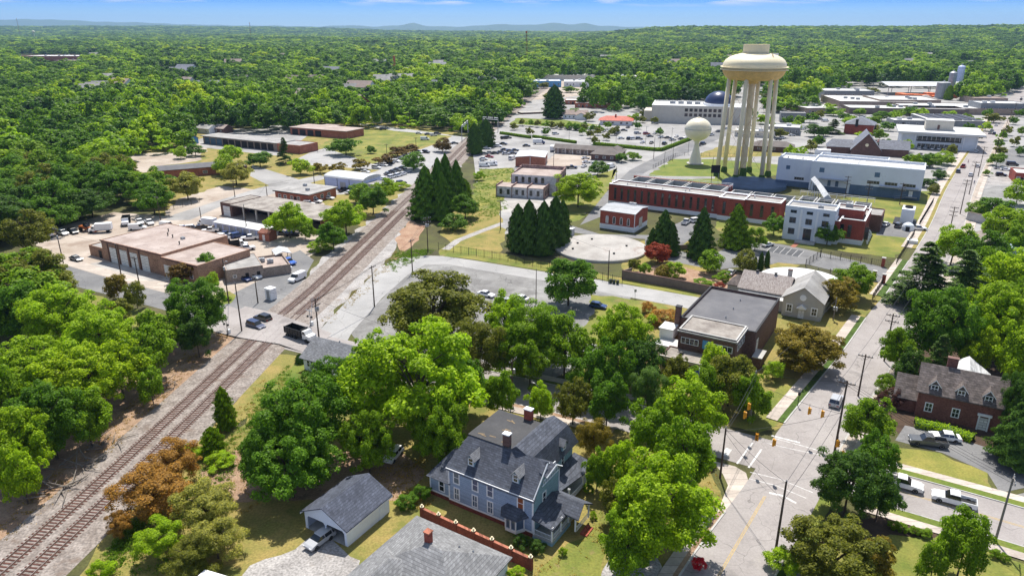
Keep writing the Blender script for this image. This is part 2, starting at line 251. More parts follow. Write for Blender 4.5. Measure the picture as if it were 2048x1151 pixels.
def ribbon(mb, pl, d0, d1, z, zb=None, mi=0, z1=None):
    a, b = offset(pl, d0), offset(pl, d1); z1 = z if z1 is None else z1; n_ = len(pl)
    vv = [(p.x, p.y, z) for p in a]+[(p.x, p.y, z1) for p in b]
    fs = [(i, i+1, n_+i+1, n_+i) if d1 > d0 else (i, n_+i, n_+i+1, i+1) for i in range(n_-1)]
    if zb is not None:
        vv += [(p.x, p.y, zb) for p in a]+[(p.x, p.y, zb) for p in b]
        for i in range(n_-1): fs += [(i, 2*n_+i, 2*n_+i+1, i+1), (n_+i, n_+i+1, 3*n_+i+1, 3*n_+i)]
    return mb.add(vv, fs, mi)
# ============================================================ TERRAIN, ROADS, LOTS
def fbm(x, y, s): return (math.sin(x/s*1.3+1.7)*math.cos(y/s*1.1+.4)+.5*math.sin(x/s*2.9+y/s*1.7)+.3*math.cos(x/s*5.1-y/s*4.3+2))/1.8
def sstep(a, b, x): t = max(0, min(1, (x-a)/(b-a))); return t*t*(3-2*t)
def terrain(x, y):
    d = math.hypot(x, y); az = math.degrees(math.atan2(x, y))
    z = sstep(1000, 2500, d)*7*fbm(x, y, 420)+sstep(2500, 6000, d)*12*fbm(x+90, y, 1500)
    z += sstep(3, 13, az)*sstep(2300, 4200, d)*sstep(7500, 4600, d)*(52+9*fbm(x, y, 700))
    z += sstep(-6, -18, az)*sstep(6000, 9500, d)*sstep(14000, 10000, d)*(60+12*fbm(x, y, 2200))
    if y < 0: z *= sstep(-200, 500, y+200)
    return z
def build_ground():
    az = [R(a) for a in list(range(-180, -60, 12))+[a*1.0 for a in range(-60, 61, 1)]+list(range(72, 180, 12))]
    rr = [0, 60, 200, 500, 900]+[900*1.06**k for k in range(1, 58)]
    v = [(0, 0, 0)]; f = []
    for r in rr[1:]:
        for a in az: x, y = r*math.sin(a), r*math.cos(a); v.append((x, y, terrain(x, y)))
    n_ = len(az)
    for j in range(len(rr)-1):
        for i in range(n_):
            k = (i+1) % n_
            if j == 0: f.append((0, 1+k, 1+i))
            else: a = 1+(j-1)*n_; b = a+n_; f.append((a+i, a+k, b+k, b+i))
    me = bpy.data.meshes.new('ground'); me.from_pydata(v, [], [q[::-1] for q in f]); me.materials.append(M['woodland_floor']); me.update()
    put('ground', me, kind='structure')
    # distant mountains
    mb = MB(); pro = [(-300, 34), (0, 41), (60, 39), (130, 41), (200, 44), (290, 46), (400, 50), (560, 52), (640, 53), (700, 51), (750, 53), (800, 51), (826, 46.5), (850, 52), (930, 53.5), (980, 50), (1010, 48.5), (1045, 50), (1070, 50), (1105, 46.5), (1145, 49), (1170, 46.5), (1200, 52), (1260, 54), (1330, 53.5), (1380, 54.5), (1700, 56), (2300, 56)]
    xs = np.arange(-300, 2300, 8); ys = np.interp(xs, [p[0] for p in pro], [p[1] for p in pro]); Dm = 17500; vv = []; K = [(-1800, 0.0), (-1100, .45), (-500, .8), (0, 1.0), (700, .7), (2200, 0)]
    for i, (x, y) in enumerate(zip(xs, ys)):
        h = CAMH+(55-y)/1512*Dm
        for q, w in K: a = (x-1024)/1512; D_ = Dm+q; vv.append((a*D_, D_, max(-5, (h+5*math.sin(i*.9)+4*math.sin(i*.37))*w-3+(4*math.sin(i*1.7+q) if 0 < w < 1 else 0))))
    k = len(K); fs = [(i*k+j, (i+1)*k+j, (i+1)*k+j+1, i*k+j+1) for i in range(len(xs)-1) for j in range(k-1)]
    mk('far_woods', (.03, .07, .02), col2=(.05, .10, .025), sc=.004, fine=0)
    mb.add(vv, fs).build('mountains', 'far_woods', kind='structure', smooth=True)
build_ground()
SOFT = {'lawn', 'lawn_green', 'dry_grass', 'dirt', 'red_dirt', 'gravel_grey', 'mulch', 'lot_tan'}
def sheet(name, m, pts, lvl, kind='structure', label=None, h=None):
    P_ = [G(*p) for p in pts]; z = lvl*.004; mb = MB()
    if m in SOFT:                          # earth and grass have ragged edges
        rj = random.Random(len(pts)*7+int(pts[0][0])); Q = []
        for a, b in zip(P_, P_[1:]+P_[:1]):
            L = (b-a).length; d = math.hypot(a.x, a.y); st = 1.2+d*.008; n = max(1, int(L/st)); nr = Vector((-(b-a).y, (b-a).x, 0)); nr = nr.normalized() if nr.length else nr
            for k in range(n): q = a.lerp(b, k/n); j = (.45*math.sin(q.x*.9+q.y*.5)+.35*math.sin(q.x*.37-q.y*.61+1)+rj.uniform(-.25, .25))*(.5+d*.0035) if k else 0; Q.append(q+nr*j)
        P_ = Q
    if h: mb.prism([(q.x, q.y) for q in P_], 0, h)
    else:
        c = P_[0]; q = [(p.x, p.y) for p in P_]
        a = sum(q[i][0]*q[(i+1) % len(q)][1]-q[(i+1) % len(q)][0]*q[i][1] for i in range(len(q)))
        if a < 0: q = q[::-1]
        mb.add([(x, y, z) for x, y in q], [tuple(range(len(q)))])
    return mb.build(name, m, kind=kind)
# broad surfaces
sheet('town_ground', 'lot_pale', [(985, 232), (1040, 150), (1100, 132), (1340, 136), (1560, 158), (1700, 150), (2060, 140), (2500, 330), (2600, 560), (1880, 560), (1840, 420), (1560, 340), (1440, 340), (1300, 352), (1215, 372), (1160, 440), (1000, 470), (960, 420), (945, 300)], 1)
sheet('yard_ground', 'lot_tan', [(60, 470), (228, 424), (330, 432), (350, 400), (440, 372), (640, 392), (655, 440), (640, 500), (560, 560), (470, 665), (425, 655), (300, 600), (110, 545)], 2)
sheet('field_ground', 'dry_grass', [(230, 330), (300, 300), (400, 262), (560, 252), (700, 240), (905, 262), (935, 285), (900, 320), (830, 380), (735, 460), (640, 410), (440, 378), (330, 432), (250, 400)], 1)
sheet('field', 'lawn', [(640, 292), (668, 270), (712, 256), (760, 258), (860, 262), (893, 272), (890, 283), (845, 292), (790, 312), (740, 330), (700, 320), (640, 300)], 3)
sheet('industrial_yard', 'lot_tan', [(228, 330), (262, 308), (330, 305), (400, 280), (412, 300), (395, 322), (330, 330), (290, 345), (240, 345)], 3)
sheet('service_road', 'lot_pale', [(405, 295), (560, 312), (620, 268), (640, 262), (560, 250), (490, 256), (440, 262), (395, 280)], 4)
sheet('service_road', 'road_pale', [(620, 305), (650, 296), (700, 312), (745, 328), (815, 308), (880, 285), (905, 272), (790, 262), (720, 250), (720, 246), (800, 256), (935, 275), (945, 283), (925, 300), (890, 325), (860, 360), (800, 372), (735, 385), (640, 392), (648, 372), (760, 340), (620, 330), (585, 322)], 4)
sheet('back_street', 'lot_pale', [(330, 440), (350, 428), (520, 375), (640, 350), (655, 356), (530, 392), (470, 400), (380, 440)], 4)
sheet('back_street', 'lot_pale', [(505, 330), (640, 372), (640, 392), (540, 372), (500, 352)], 5)
sheet('pale_apron', 'slab_white', [(165, 530), (205, 522), (330, 545), (345, 560), (300, 562), (250, 553), (190, 545)], 5)
sheet('side_street', 'asphalt', [(120, 530), (124, 528), (240, 562), (330, 585), (430, 615), (445, 640), (470, 672), (430, 655), (330, 620), (200, 585), (110, 562)], 6)
sheet('sidewalk', 'sidewalk', [(124, 521), (160, 522), (300, 562), (345, 560), (360, 575), (440, 600), (436, 612), (330, 583), (240, 560), (124, 527)], 7)
sheet('verge', 'lawn', [(115, 566), (190, 590), (320, 630), (300, 660), (220, 640), (90, 600)], 5)
sheet('pickup_lot', 'asphalt', [(430, 612), (470, 585), (520, 560), (565, 515), (600, 500), (628, 520), (600, 570), (560, 612), (515, 650), (470, 668)], 8)
sheet('verge', 'lawn', [(425, 590), (458, 582), (472, 590), (462, 606), (430, 612)], 9)
sheet('cleared_bank', 'dirt', [(-60, 1151), (-300, 1060), (-200, 900), (60, 820), (200, 760), (330, 690), (400, 652), (440, 645), (482, 668), (490, 690), (400, 770), (200, 960), (60, 1090), (-40, 1180)], 5)
sheet('gravel_lot', 'gravel_grey', [(500, 652), (560, 612), (600, 570), (640, 520), (700, 470), (760, 425), (815, 375), (850, 345), (880, 330), (905, 312), (940, 280), (960, 282), (940, 310), (915, 340), (880, 390), (830, 430), (800, 470), (790, 500), (760, 535), (700, 590), (650, 645), (640, 660), (606, 655), (560, 690)], 6)
sheet('red_bank', 'red_dirt', [(770, 530), (800, 505), (790, 480), (815, 440), (850, 450), (838, 480), (812, 500), (790, 530)], 8)
sheet('rail_verge', 'dry_grass', [(130, 1180), (250, 1030), (400, 880), (530, 735), (545, 708), (600, 712), (612, 730), (560, 770), (470, 860), (420, 940), (330, 1060), (240, 1180)], 5)
sheet('yard', 'dry_grass', [(160, 1200), (330, 1000), (470, 860), (560, 760), (610, 720), (610, 700), (650, 715), (780, 700), (1000, 745), (1200, 800), (1400, 870), (1445, 1000), (1380, 1230)], 4)
sheet('lawn', 'lawn_green', [(505, 790), (560, 750), (600, 716), (660, 735), (620, 800), (540, 850)], 7)
sheet('bare_patch', 'dirt', [(400, 940), (470, 900), (560, 905), (800, 900), (850, 940), (800, 1000), (700, 1000), (560, 1000), (430, 1000)], 6)
sheet('gravel_drive', 'gravel_grey', [(440, 1200), (500, 1130), (590, 1098), (640, 1062), (660, 1075), (700, 1112), (720, 1120), (700, 1200)], 7)
sheet('front_lawn', 'lawn', [(1050, 1200), (1100, 1120), (1180, 1060), (1200, 1020), (1230, 1040), (1215, 1100), (1190, 1200)], 7)
sheet('front_path', 'gravel_grey', [(1190, 1200), (1215, 1100), (1232, 1040), (1300, 1040), (1340, 1200)], 6)
# parking lot and loop road beside the railway
sheet('parking_lot', 'asphalt_old', [(700, 664), (804, 556), (850, 524), (895, 524), (1066, 552), (1262, 592), (1250, 640), (1180, 720), (1100, 760), (1010, 752), (860, 735), (740, 715)], 8)
sheet('verge', 'lawn', [(878, 500), (905, 488), (1110, 530), (1250, 560), (1420, 590), (1412, 600), (1200, 558), (1078, 540), (950, 519), (880, 511)], 6)
sheet('plant_lawn', 'dry_grass', [(905, 488), (880, 470), (890, 430), (960, 400), (1000, 420), (1010, 470), (1000, 505), (1100, 528), (1250, 556), (1240, 500), (1290, 480), (1300, 470), (1420, 480), (1430, 600), (1250, 565), (1110, 533)], 5)
mb = MB(); ribbon(mb, [G(891, 499), G(915, 481), G(955, 465), G(1006, 446)], -1.3, 1.3, .026); mb.build('stone_swale', 'gravel_grey', kind='structure')
sheet('loop_road', 'road_pale', [(620, 690), (643, 656), (698, 597), (762, 532), (804, 515), (850, 511), (885, 512), (950, 521), (1072, 541), (1200, 560), (1406, 596), (1430, 601), (1420, 626), (1367, 615), (1200, 583), (1066, 557), (950, 538), (895, 528), (850, 529), (816, 549), (765, 595), (704, 664), (690, 690)], 10)
sheet('verge', 'lawn', [(1180, 588), (1270, 600), (1365, 620), (1350, 650), (1250, 650), (1200, 690), (1150, 680), (1190, 620)], 9)
# the cross street through the junction
cs = smoothpoly([G(*p) for p in [(420, 622), (520, 660), (606, 683)]]+[Vector((-24, 132.5, 0)), Vector((-1.3, 121.6, 0)), Vector((16.1, 113.2, 0)), Vector((44.0, 97.2, 0)), Vector((62.7, 86.2, 0)), Vector((84, 73, 0)), Vector((130, 46, 0))])
mb = MB(); ribbon(mb, cs, -4.8, 4.8, .048); mb.build('cross_street', 'asphalt_pink', kind='structure')
def kerb(pl, i0, i1, side, w=1.9, gap=1.0, verge='lawn_green'):
    s = pl[i0:i1]; a = 4.8*side; k = .2*side
    mb = MB(); ribbon(mb, s, a, a+k, .16, 0) if side > 0 else ribbon(mb, s, a+k, a, .16, 0); mb.build('kerb', 'concrete', kind='structure')
    g = gap*side; mb = MB(); q = (a+k, a+k+g); q = (min(q), max(q)); ribbon(mb, s, q[0], q[1], .145); mb.build('verge', verge, kind='structure')
    q = (a+k+g, a+k+g+w*side); q = (min(q), max(q)); mb = MB(); ribbon(mb, s, q[0], q[1], .15); mb.build('sidewalk', 'sidewalk', kind='structure')
n_ = len(cs)
kerb(cs, 18, n_-22, 1); kerb(cs, 14, n_-23, -1, verge='dirt'); kerb(cs, n_-16, n_, -1, 1.6, 1.4); kerb(cs, n_-16, n_, 1, 1.6, 1.4)
# main street
ml = [(14, 58), (21.3, 71.7), (36.6, 92.2), (45.4, 105.3), (58.2, 121.8), (71.7, 139.0), (87.8, 160.8), (103.6, 181.1), (144.5, 237.9), (192.1, 308.6), (272.5, 421.7), (358.1, 542.1), (474.6, 698.3), (760, 1090), (1300, 1820)]
mbk = smoothpoly(ml, 5); msr = offset(mbk, -9.6); cen = offset(mbk, -4.8)
mb = MB(); ribbon(mb, mbk, -9.8, .2, .056); mb.build('main_street', 'asphalt_pink', kind='structure')
def kerb2(i0, i1, base, sgn, w=2.0, gap=1.1, verge='lawn_lush'):
    s = base[i0:i1]; mb = MB(); q = sorted((0, .25*sgn)); ribbon(mb, s, q[0], q[1], .17, 0); mb.build('kerb', 'concrete', kind='structure')
    q = sorted((.25*sgn, (.25+gap)*sgn)); mb = MB(); ribbon(mb, s, q[0], q[1], .15); mb.build('verge', verge, kind='structure')
    q = sorted(((.25+gap)*sgn, (.25+gap+w)*sgn)); mb = MB(); ribbon(mb, s, q[0], q[1], .16); mb.build('sidewalk', 'sidewalk', kind='structure')
kerb2(0, 9, mbk, 1, 1.6, .6, 'dirt'); kerb2(16, 30, mbk, 1); kerb2(33, 38, mbk, 1, 1.6, 1.6); kerb2(38, 60, mbk, 1, 3.0, 1.2, 'dry_grass')
kerb2(0, 8, msr, -1, 1.4, 1.0); kerb2(15, 60, msr, -1, 1.5, 1.6, 'lot_tan')
def stripe(name, pts, w, m='line_white', z=.064):
    P_ = [Vector(p) if len(p) == 3 else G(*p) for p in pts]; mb = MB(); ribbon(mb, P_, -w/2, w/2, z); return mb.build(name, m, kind='structure')
stripe('stop_line', [(1543, 871), (1600, 885)], .4); stripe('crosswalk_line', [(1533, 886), (1580, 897), (1648, 911)], .14); stripe('crosswalk_line', [(1548, 876), (1600, 890), (1652, 905)], .18)
stripe('crosswalk_line', [(1523, 898), (1497, 935)], .3); stripe('crosswalk_line', [(1505, 885), (1474, 927)], .3); stripe('stop_line', [(1458, 897), (1448, 911)], 1.0)
stripe('crosswalk_line', [(1500, 944), (1560, 958), (1626, 985)], .14); stripe('crosswalk_line', [(1498, 957), (1550, 970), (1612, 996)], .14); stripe('stop_line', [(1538, 985), (1565, 991), (1592, 1006)], .42)
stripe('crosswalk_line', [(1712, 930), (1690, 985)], .2); stripe('crosswalk_line', [(1726, 935), (1706, 990)], .2)
for d in (-.14, .14):
    c = [G(1437, 1151)+Vector((d, 0, 0)), G(1530, 992)+Vector((d, 0, 0))]; stripe('centre_line', c, .12, 'line_yellow')
    stripe('centre_line', offset(cs[n_-15:], d), .12, 'line_yellow', .055)
# lawns and drives on the right
sheet('lawn', 'lawn', [(1795, 895), (1880, 905), (1975, 945), (1990, 985), (1800, 945), (1770, 920)], 6)
sheet('driveway', 'asphalt', [(1790, 880), (1810, 850), (1900, 870), (2080, 930), (2120, 960), (2000, 985), (1975, 945), (1885, 905)], 7)
sheet('lawn', 'lawn', [(1590, 1200), (1640, 1040), (1780, 1050), (1900, 1078), (2060, 1130), (2060, 1220)], 5)
sheet('planting_bed', 'mulch', [(1690, 1040), (1780, 1032), (1880, 1058), (1870, 1075), (1780, 1068), (1720, 1080)], 6)
sheet('drive', 'asphalt_old', [(1985, 1000), (2048, 985), (2150, 1000), (2120, 1120), (2000, 1080)], 6)
sheet('woodland_floor', 'mulch', [(1690, 790), (1760, 760), (1800, 640), (1860, 540), (2300, 560), (2300, 900), (2000, 900), (1800, 870)], 4)
sheet('corner_lawn', 'lawn', [(1470, 850), (1560, 770), (1610, 768), (1552, 852), (1520, 864)], 5)
# plant grounds
sheet('plant_lawn', 'lawn', [(1430, 455), (1480, 480), (1560, 487), (1790, 515), (1830, 470), (1870, 420), (1880, 380), (1700, 395), (1560, 420), (1440, 430)], 5)
sheet('tower_lawn', 'lawn_green', [(1298, 350), (1345, 318), (1420, 318), (1570, 330), (1560, 350), (1430, 368), (1300, 352)], 6)
sheet('path', 'lot_pale', [(1290, 352), (1430, 353), (1430, 357), (1290, 360)], 7)
sheet('plant_drive', 'asphalt', [(1140, 450), (1200, 468), (1300, 470), (1370, 440), (1400, 448), (1392, 470), (1350, 500), (1420, 512), (1480, 482), (1560, 488), (1620, 500), (1770, 535), (1810, 560), (1790, 575), (1700, 548), (1610, 528), (1520, 528), (1430, 540), (1330, 520), (1290, 500), (1290, 478), (1180, 470), (1130, 462)], 8)
sheet('parking_bays', 'asphalt_dark', [(1534, 502), (1545, 491), (1608, 502), (1596, 514)], 9)
for k in range(6): stripe('bay_line', [(1534+k*12.4, 502+k*2.3), (1545+k*12.6, 491+k*2.2)], .12, z=.04)
sheet('brick_path', 'orange_brick', [(1580, 493), (1592, 484), (1600, 486), (1590, 495)], 10)
sheet('courtyard', 'red_dirt', [(1262, 546), (1330, 525), (1420, 545), (1490, 545), (1480, 580), (1420, 575)], 8)
sheet('plant_yard', 'asphalt', [(1752, 470), (1760, 448), (1800, 446), (1865, 462), (1852, 480), (1800, 474)], 8)
sheet('grass_island', 'dry_grass', [(1540, 530), (1555, 525), (1600, 530), (1590, 537), (1540, 538)], 10)
sheet('plant_street', 'asphalt', [(1160, 450), (1212, 385), (1260, 340), (1330, 305), (1440, 258), (1475, 262), (1360, 312), (1290, 345), (1245, 378), (1210, 430)], 6)
sheet('vacant_lot', 'lawn', [(942, 398), (958, 338), (1030, 336), (1010, 395), (1020, 420), (950, 420)], 6)
sheet('lot_edge', 'lawn', [(1130, 450), (1120, 400), (1190, 352), (1235, 336), (1222, 372), (1200, 405), (1160, 440)], 4)
sheet('shop_yard', 'slab_white', [(1000, 402), (1104, 398), (1100, 420), (1050, 428), (1005, 424)], 7)
sheet('motel_yard', 'lot_tan', [(1090, 325), (1110, 308), (1190, 312), (1165, 330), (1110, 338)], 4)
sheet('car_park', 'lot_pale', [(1005, 268), (1022, 253), (1180, 262), (1300, 245), (1400, 255), (1390, 280), (1310, 302), (1180, 284)], 4)
sheet('grass_strip', 'lawn_green', [(1018, 248), (1035, 236), (1130, 240), (1200, 250), (1150, 256)], 5)
sheet('street_edge', 'dry_grass', [(1385, 312), (1450, 290), (1570, 300), (1560, 312), (1400, 316)], 4)
sheet('dry_patch', 'lot_tan', [(1040, 175), (1140, 160), (1180, 165), (1180, 190), (1060, 200)], 3)
sheet('right_lot', 'asphalt_old', [(1945, 385), (1990, 372), (2060, 372), (2040, 410), (1950, 400)], 4)
sheet('right_lot', 'gravel', [(1930, 470), (1975, 455), (2060, 460), (2060, 500), (1930, 500)], 4)
sheet('right_lot', 'asphalt', [(1990, 330), (2010, 300), (2060, 290), (2070, 330)], 4)
sheet('gravel_lot', 'gravel_grey', [(1965, 370), (1985, 340), (2040, 345), (2040, 370)], 5)
sheet('corner_pavement', 'sidewalk', [(1425, 921), (1470, 932), (1492, 945), (1497, 962), (1475, 1000), (1452, 1035), (1430, 1080), (1416, 1075), (1440, 1010), (1456, 970), (1446, 948)], 8)
sheet('verge', 'lawn_green', [(1520, 1160), (1597, 1012), (1632, 988), (1662, 1002), (1645, 1060), (1590, 1200), (1490, 1240)], 6)
sheet('hall_grounds', 'dry_grass', [(1150, 765), (1200, 690), (1270, 600), (1420, 612), (1600, 640), (1740, 560), (1785, 570), (1624, 776), (1550, 860), (1450, 850)], 3)
# railway
T1 = [(-92, -60), (-78.5, 5), (-65.1, 72.7), (-57.3, 143.2), (-55.5, 157.9), (-51.6, 187.7), (-40.9, 291.5), (-33.5, 363.0), (-26.1, 437.4), (-10.0, 554.6), (2.7, 641.7), (20, 760), (50, 950)]
t1 = smoothpoly(T1, 10); t2 = offset(t1, -3.95); tm = offset(t1, -1.97)
mb = MB(); ribbon(mb, tm, -4.6, 4.6, .22); ribbon(mb, tm, -6.8, -4.6, .02, z1=.22); ribbon(mb, tm, 4.6, 6.8, .22, z1=.02); mb.build('ballast', 'gravel', kind='structure')
for tr in (t1, t2):
    tk = thing('railway_track', 'rusty railway track nearer the woods, crossing the street on the left' if tr is t1 else 'rusty railway track nearer the white cottage, right of its twin', 'railway track', group='railway tracks')
    L_ = [0];
    for i in range(1, len(tr)): L_.append(L_[-1]+(tr[i]-tr[i-1]).length)
    mb = MB(); d = 60.0
    for i in range(len(tr)-1):
        a, b = tr[i], tr[i+1]; dr = (b-a).normalized(); nr = Vector((-dr.y, dr.x, 0)); sl = L_[i+1]-L_[i]; 
        if a.y > 460 or a.y < 30: continue
        st = .62 if a.y < 250 else 1.24
        k = math.ceil(L_[i]/st)
        while k*st < L_[i+1]:
            p = a+dr*(k*st-L_[i]); j = random.uniform(-.04, .04); w = 1.3+j
            if not (145.0 < p.y < 158.5): 
                q = [p+nr*w-dr*.12, p-nr*w-dr*.12, p-nr*w+dr*.12, p+nr*w+dr*.12]; mb.add([(v.x, v.y, .27) for v in q]+[(v.x, v.y, .2) for v in q], [(0, 1, 2, 3), (0, 4, 5, 1), (1, 5, 6, 2), (2, 6, 7, 3), (3, 7, 4, 0)])
            k += 1
    mb.build('sleepers', 'tie', tk, kind='stuff')
    for s in (-.76, .76):
        mb = MB(); ribbon(mb, tr, s-.045, s+.045, .42, .2); ribbon(mb, tr, s-.035, s+.035, .424, mi=1); ribbon(mb, tr, s-.12, s+.12, .29); mb.build('rail', ['rail_steel', 'rail_top'], tk)
# level crossing deck
pl = [p for p in cs if -64 < p.x < -44]
mb = MB(); c0, c1 = cs[4], cs[15]
mb.add([(x, y, z) for x, y, z in [(-72, 150.5, .0), (-60.5, 144.3, .41), (-50.5, 140.8, .41), (-43, 136.5, .0), (-40, 147, .0), (-48.5, 152.5, .41), (-57.5, 158.8, .41), (-67, 164.5, .0)]], [(0, 1, 6, 7), (1, 2, 5, 6), (2, 3, 4, 5)]); mb.build('level_crossing', 'asphalt_pink', kind='structure')
# ============================================================ BUILDINGS
WIN = {}
def window(parent, loc, rz, w, h, style='dh', fr='trim_white', glass='glass', fw=.11, label=None, name='window'):
    k = (round(w, 2), round(h, 2), style, fr, glass, fw)
    if k not in WIN:
        f = MB(); a = w/2; f.box(-a, -.06, 0, a, .03, fw).box(-a, -.06, h-fw, a, .03, h).box(-a, -.06, fw, -a+fw, .03, h-fw).box(a-fw, -.06, fw, a, .03, h-fw)
        if style in ('dh', 'grid'): f.box(-a+fw, -.05, h*.5-.04, a-fw, .02, h*.5+.04)
        if style in ('two', 'grid'): f.box(-.04, -.045, fw, .04, .02, h-fw)
        if style == 'four':
            for x in (-w/4, 0, w/4): f.box(x-.05, -.05, fw, x+.05, .02, h-fw)
        if style == 'sill': f.box(-a-.08, -.12, -.1, a+.08, .03, 0)
        WIN[k] = (f.mesh('window', fr), MB().box(-a+fw*.5, -.022, fw*.5, a-fw*.5, .0, h-fw*.5).mesh('pane', glass))
    o = put(name, WIN[k][0], parent, loc, rz); put('pane', WIN[k][1], o)
    if label: o['label'] = label
    return o
class Bd:
    def __init__(s, name, label, cat, px, z, head=-31, group=None, loc=None):
        p = loc if loc else G(px[0], px[1], z); s.o = thing(name, label, cat, (p[0], p[1], 0), R(head), group); s.parts = {}
    def mb(s, name, mats): return s.parts.setdefault((name, mats if isinstance(mats, str) else tuple(mats)), MB())
    def box(s, name, m, *a, **k):
        if name in ('post', 'pillar', 'pilaster', 'fin', 'mullion', 'canopy', 'downpipe', 'bricks', 'parapet', 'lower_band', 'fascia'): MB().box(*a, **k).build(name, m, s.o)
        else: s.mb(name, m).box(*a, **k)
        return s
    def flat(s, x0, y0, x1, y1, h, wall, roof, par=.45, pw=.3, cap=None, z0=0, base=None, bh=1.0, bname='wall'):
        w = s.mb(bname, wall); w.box(x0, y0, z0, x1, y1, h-par)
        if par > 0:
            for q in ((x0, y0, x1, y0+pw), (x0, y1-pw, x1, y1), (x0, y0+pw, x0+pw, y1-pw), (x1-pw, y0+pw, x1, y1-pw)): w.box(q[0], q[1], h-par, q[2], q[3], h)
        e_ = .03
        if cap:
            c = s.mb('coping', cap)
            for q in ((x0-e_, y0-e_, x1+e_, y0+pw), (x0-e_, y1-pw, x1+e_, y1+e_), (x0-e_, y0+pw, x0+pw, y1-pw), (x1-pw, y0+pw, x1+e_, y1-pw)): c.box(q[0], q[1], h, q[2], q[3], h+.14)
        r = s.mb('roof', roof); q = pw if par > 0 else -.25
        r.box(x0+q, y0+q, h-par+.004, x1-q, y1-q, h-par+(.05 if par > 0 else .22))
        if base: s.mb('foundation', base).box(x0-.05, y0-.05, 0, x1+.05, y1+.05, bh)
        return s
    def gable(s, x0, y0, x1, y1, ze, zr, axis, wall, roof, oh=.5, z0=0, th=.18, rname='roof', inset=(0, 0)):
        w = s.mb('wall', wall); w.box(x0, y0, z0, x1, y1, ze)
        if axis == 'x':
            ym = (y0+y1)/2
            if inset[0] == 0: w.add([(x0, y0, ze), (x0, y1, ze), (x0, ym, zr)], [(0, 2, 1)])
            if inset[1] == 0: w.add([(x1, y0, ze), (x1, y1, ze), (x1, ym, zr)], [(0, 1, 2)])
        else:
            xm = (x0+x1)/2
            if inset[0] == 0: w.add([(x0, y0, ze), (x1, y0, ze), (xm, y0, zr)], [(0, 1, 2)])
            if inset[1] == 0: w.add([(x0, y1, ze), (x1, y1, ze), (xm, y1, zr)], [(0, 2, 1)])
        s.roof(x0, y0, x1, y1, ze, zr, axis, roof, oh, th, rname, inset); return s
    def roof(s, x0, y0, x1, y1, ze, zr, axis, roof, oh=.5, th=.18, rname='roof', inset=(0, 0)):
        # slopes with eave overhang; inset>0 hips that end
        r = s.mb(rname, roof)
        if axis == 'x': hw = (y1-y0)/2; L = [(x0-oh, x1+oh), (y0-oh, y1+oh)]
        else: hw = (x1-x0)/2; L = [(y0-oh, y1+oh), (x0-oh, x1+oh)]
        dz = (zr-ze)/hw*oh; lo = ze-dz; a0, a1 = L[0]; b0, b1 = L[1]; bm = (b0+b1)/2
        i0 = inset[0]+oh if inset[0] else 0; i1 = inset[1]+oh if inset[1] else 0
        top = [(a0, b0, lo), (a1, b0, lo), (a1, b1, lo), (a0, b1, lo), (a0+i0, bm, zr), (a1-i1, bm, zr)]
        top = [(a, b, z+th) for a, b, z in top]; bot = [(a, b, z-th) for a, b, z in top]
        if axis != 'x': top = [(b, a, z) for a, b, z in top]; bot = [(b, a, z) for a, b, z in bot]
        f = [(0, 1, 5, 4), (2, 3, 4, 5)]; g = [(6, 10, 11, 7), (8, 11, 10, 9), (0, 6, 7, 1), (2, 8, 9, 3)]
        f.append((3, 0, 4)); g.append((3, 9, 6, 0)); f.append((1, 2, 5)); g.append((1, 7, 8, 2))
        if not inset[0]: f[2] = (0, 4, 10, 6); g[4] = (3, 9, 10, 4)
        if not inset[1]: f[3] = (1, 7, 11, 5); g[5] = (2, 5, 11, 8)
        fl = f+g
        if axis != 'x': fl = [q[::-1] for q in fl]
        r.add(top+bot, fl)
    def wins(s, face, us, z, w, h, at=0.0, **k):
        for u in us:
            if face == 'f': window(s.o, (u, at, z), 0, w, h, **k)
            elif face == 'r': window(s.o, (at, u, z), R(90), w, h, **k)
            elif face == 'l': window(s.o, (at, u, z), R(-90), w, h, **k)
        return s
    def door(s, face, u, w, h, at=0.0, m='door_white', z=0.02, name='door'):
        mb = MB().box(-w/2, -.05, z, w/2, .02, z+h); lo = {'f': (u, at, 0), 'r': (at, u, 0), 'l': (at, u, 0)}[face]
        return mb.build(name, m, s.o, lo, {'f': 0, 'r': R(90), 'l': R(-90)}[face])
    def unit(s, x, y, z, w=1.4, d=1.1, h=.9, m='metal_grey'):
        mb = MB().box(-w/2, -d/2, 0, w/2, d/2, h).box(-w/2+.1, -d/2-.02, .15, w/2-.1, -d/2, h-.15).lathe([(.36, 0), (.36, .12), (.3, .12)], 12, (0, 0, h)); return mb.build('roof_unit', m, s.o, (x, y, z))
    def vent(s, x, y, z, r=.18, h=.6, m='steel'): return MB().lathe([(r, 0), (r, h), (r*1.8, h+.02), (r*1.8, h+.12), (.02, h+.3)], 8).build('roof_vent', m, s.o, (x, y, z))
    def chim(s, x, y, z0, z1, w=.8, d=.6, m='red_brick', cap='trim_white'):
        c = MB().box(-w/2, -d/2, z0, w/2, d/2, z1).build('chimney', m, s.o, (x, y, 0)); MB().box(-w/2-.08, -d/2-.08, z1, w/2+.08, d/2+.08, z1+.16).build('chimney_cap', cap, c); return c
    def done(s):
        for (n, m), mb in s.parts.items(): mb.build(n, list(m) if isinstance(m, tuple) else m, s.o)
        return s.o
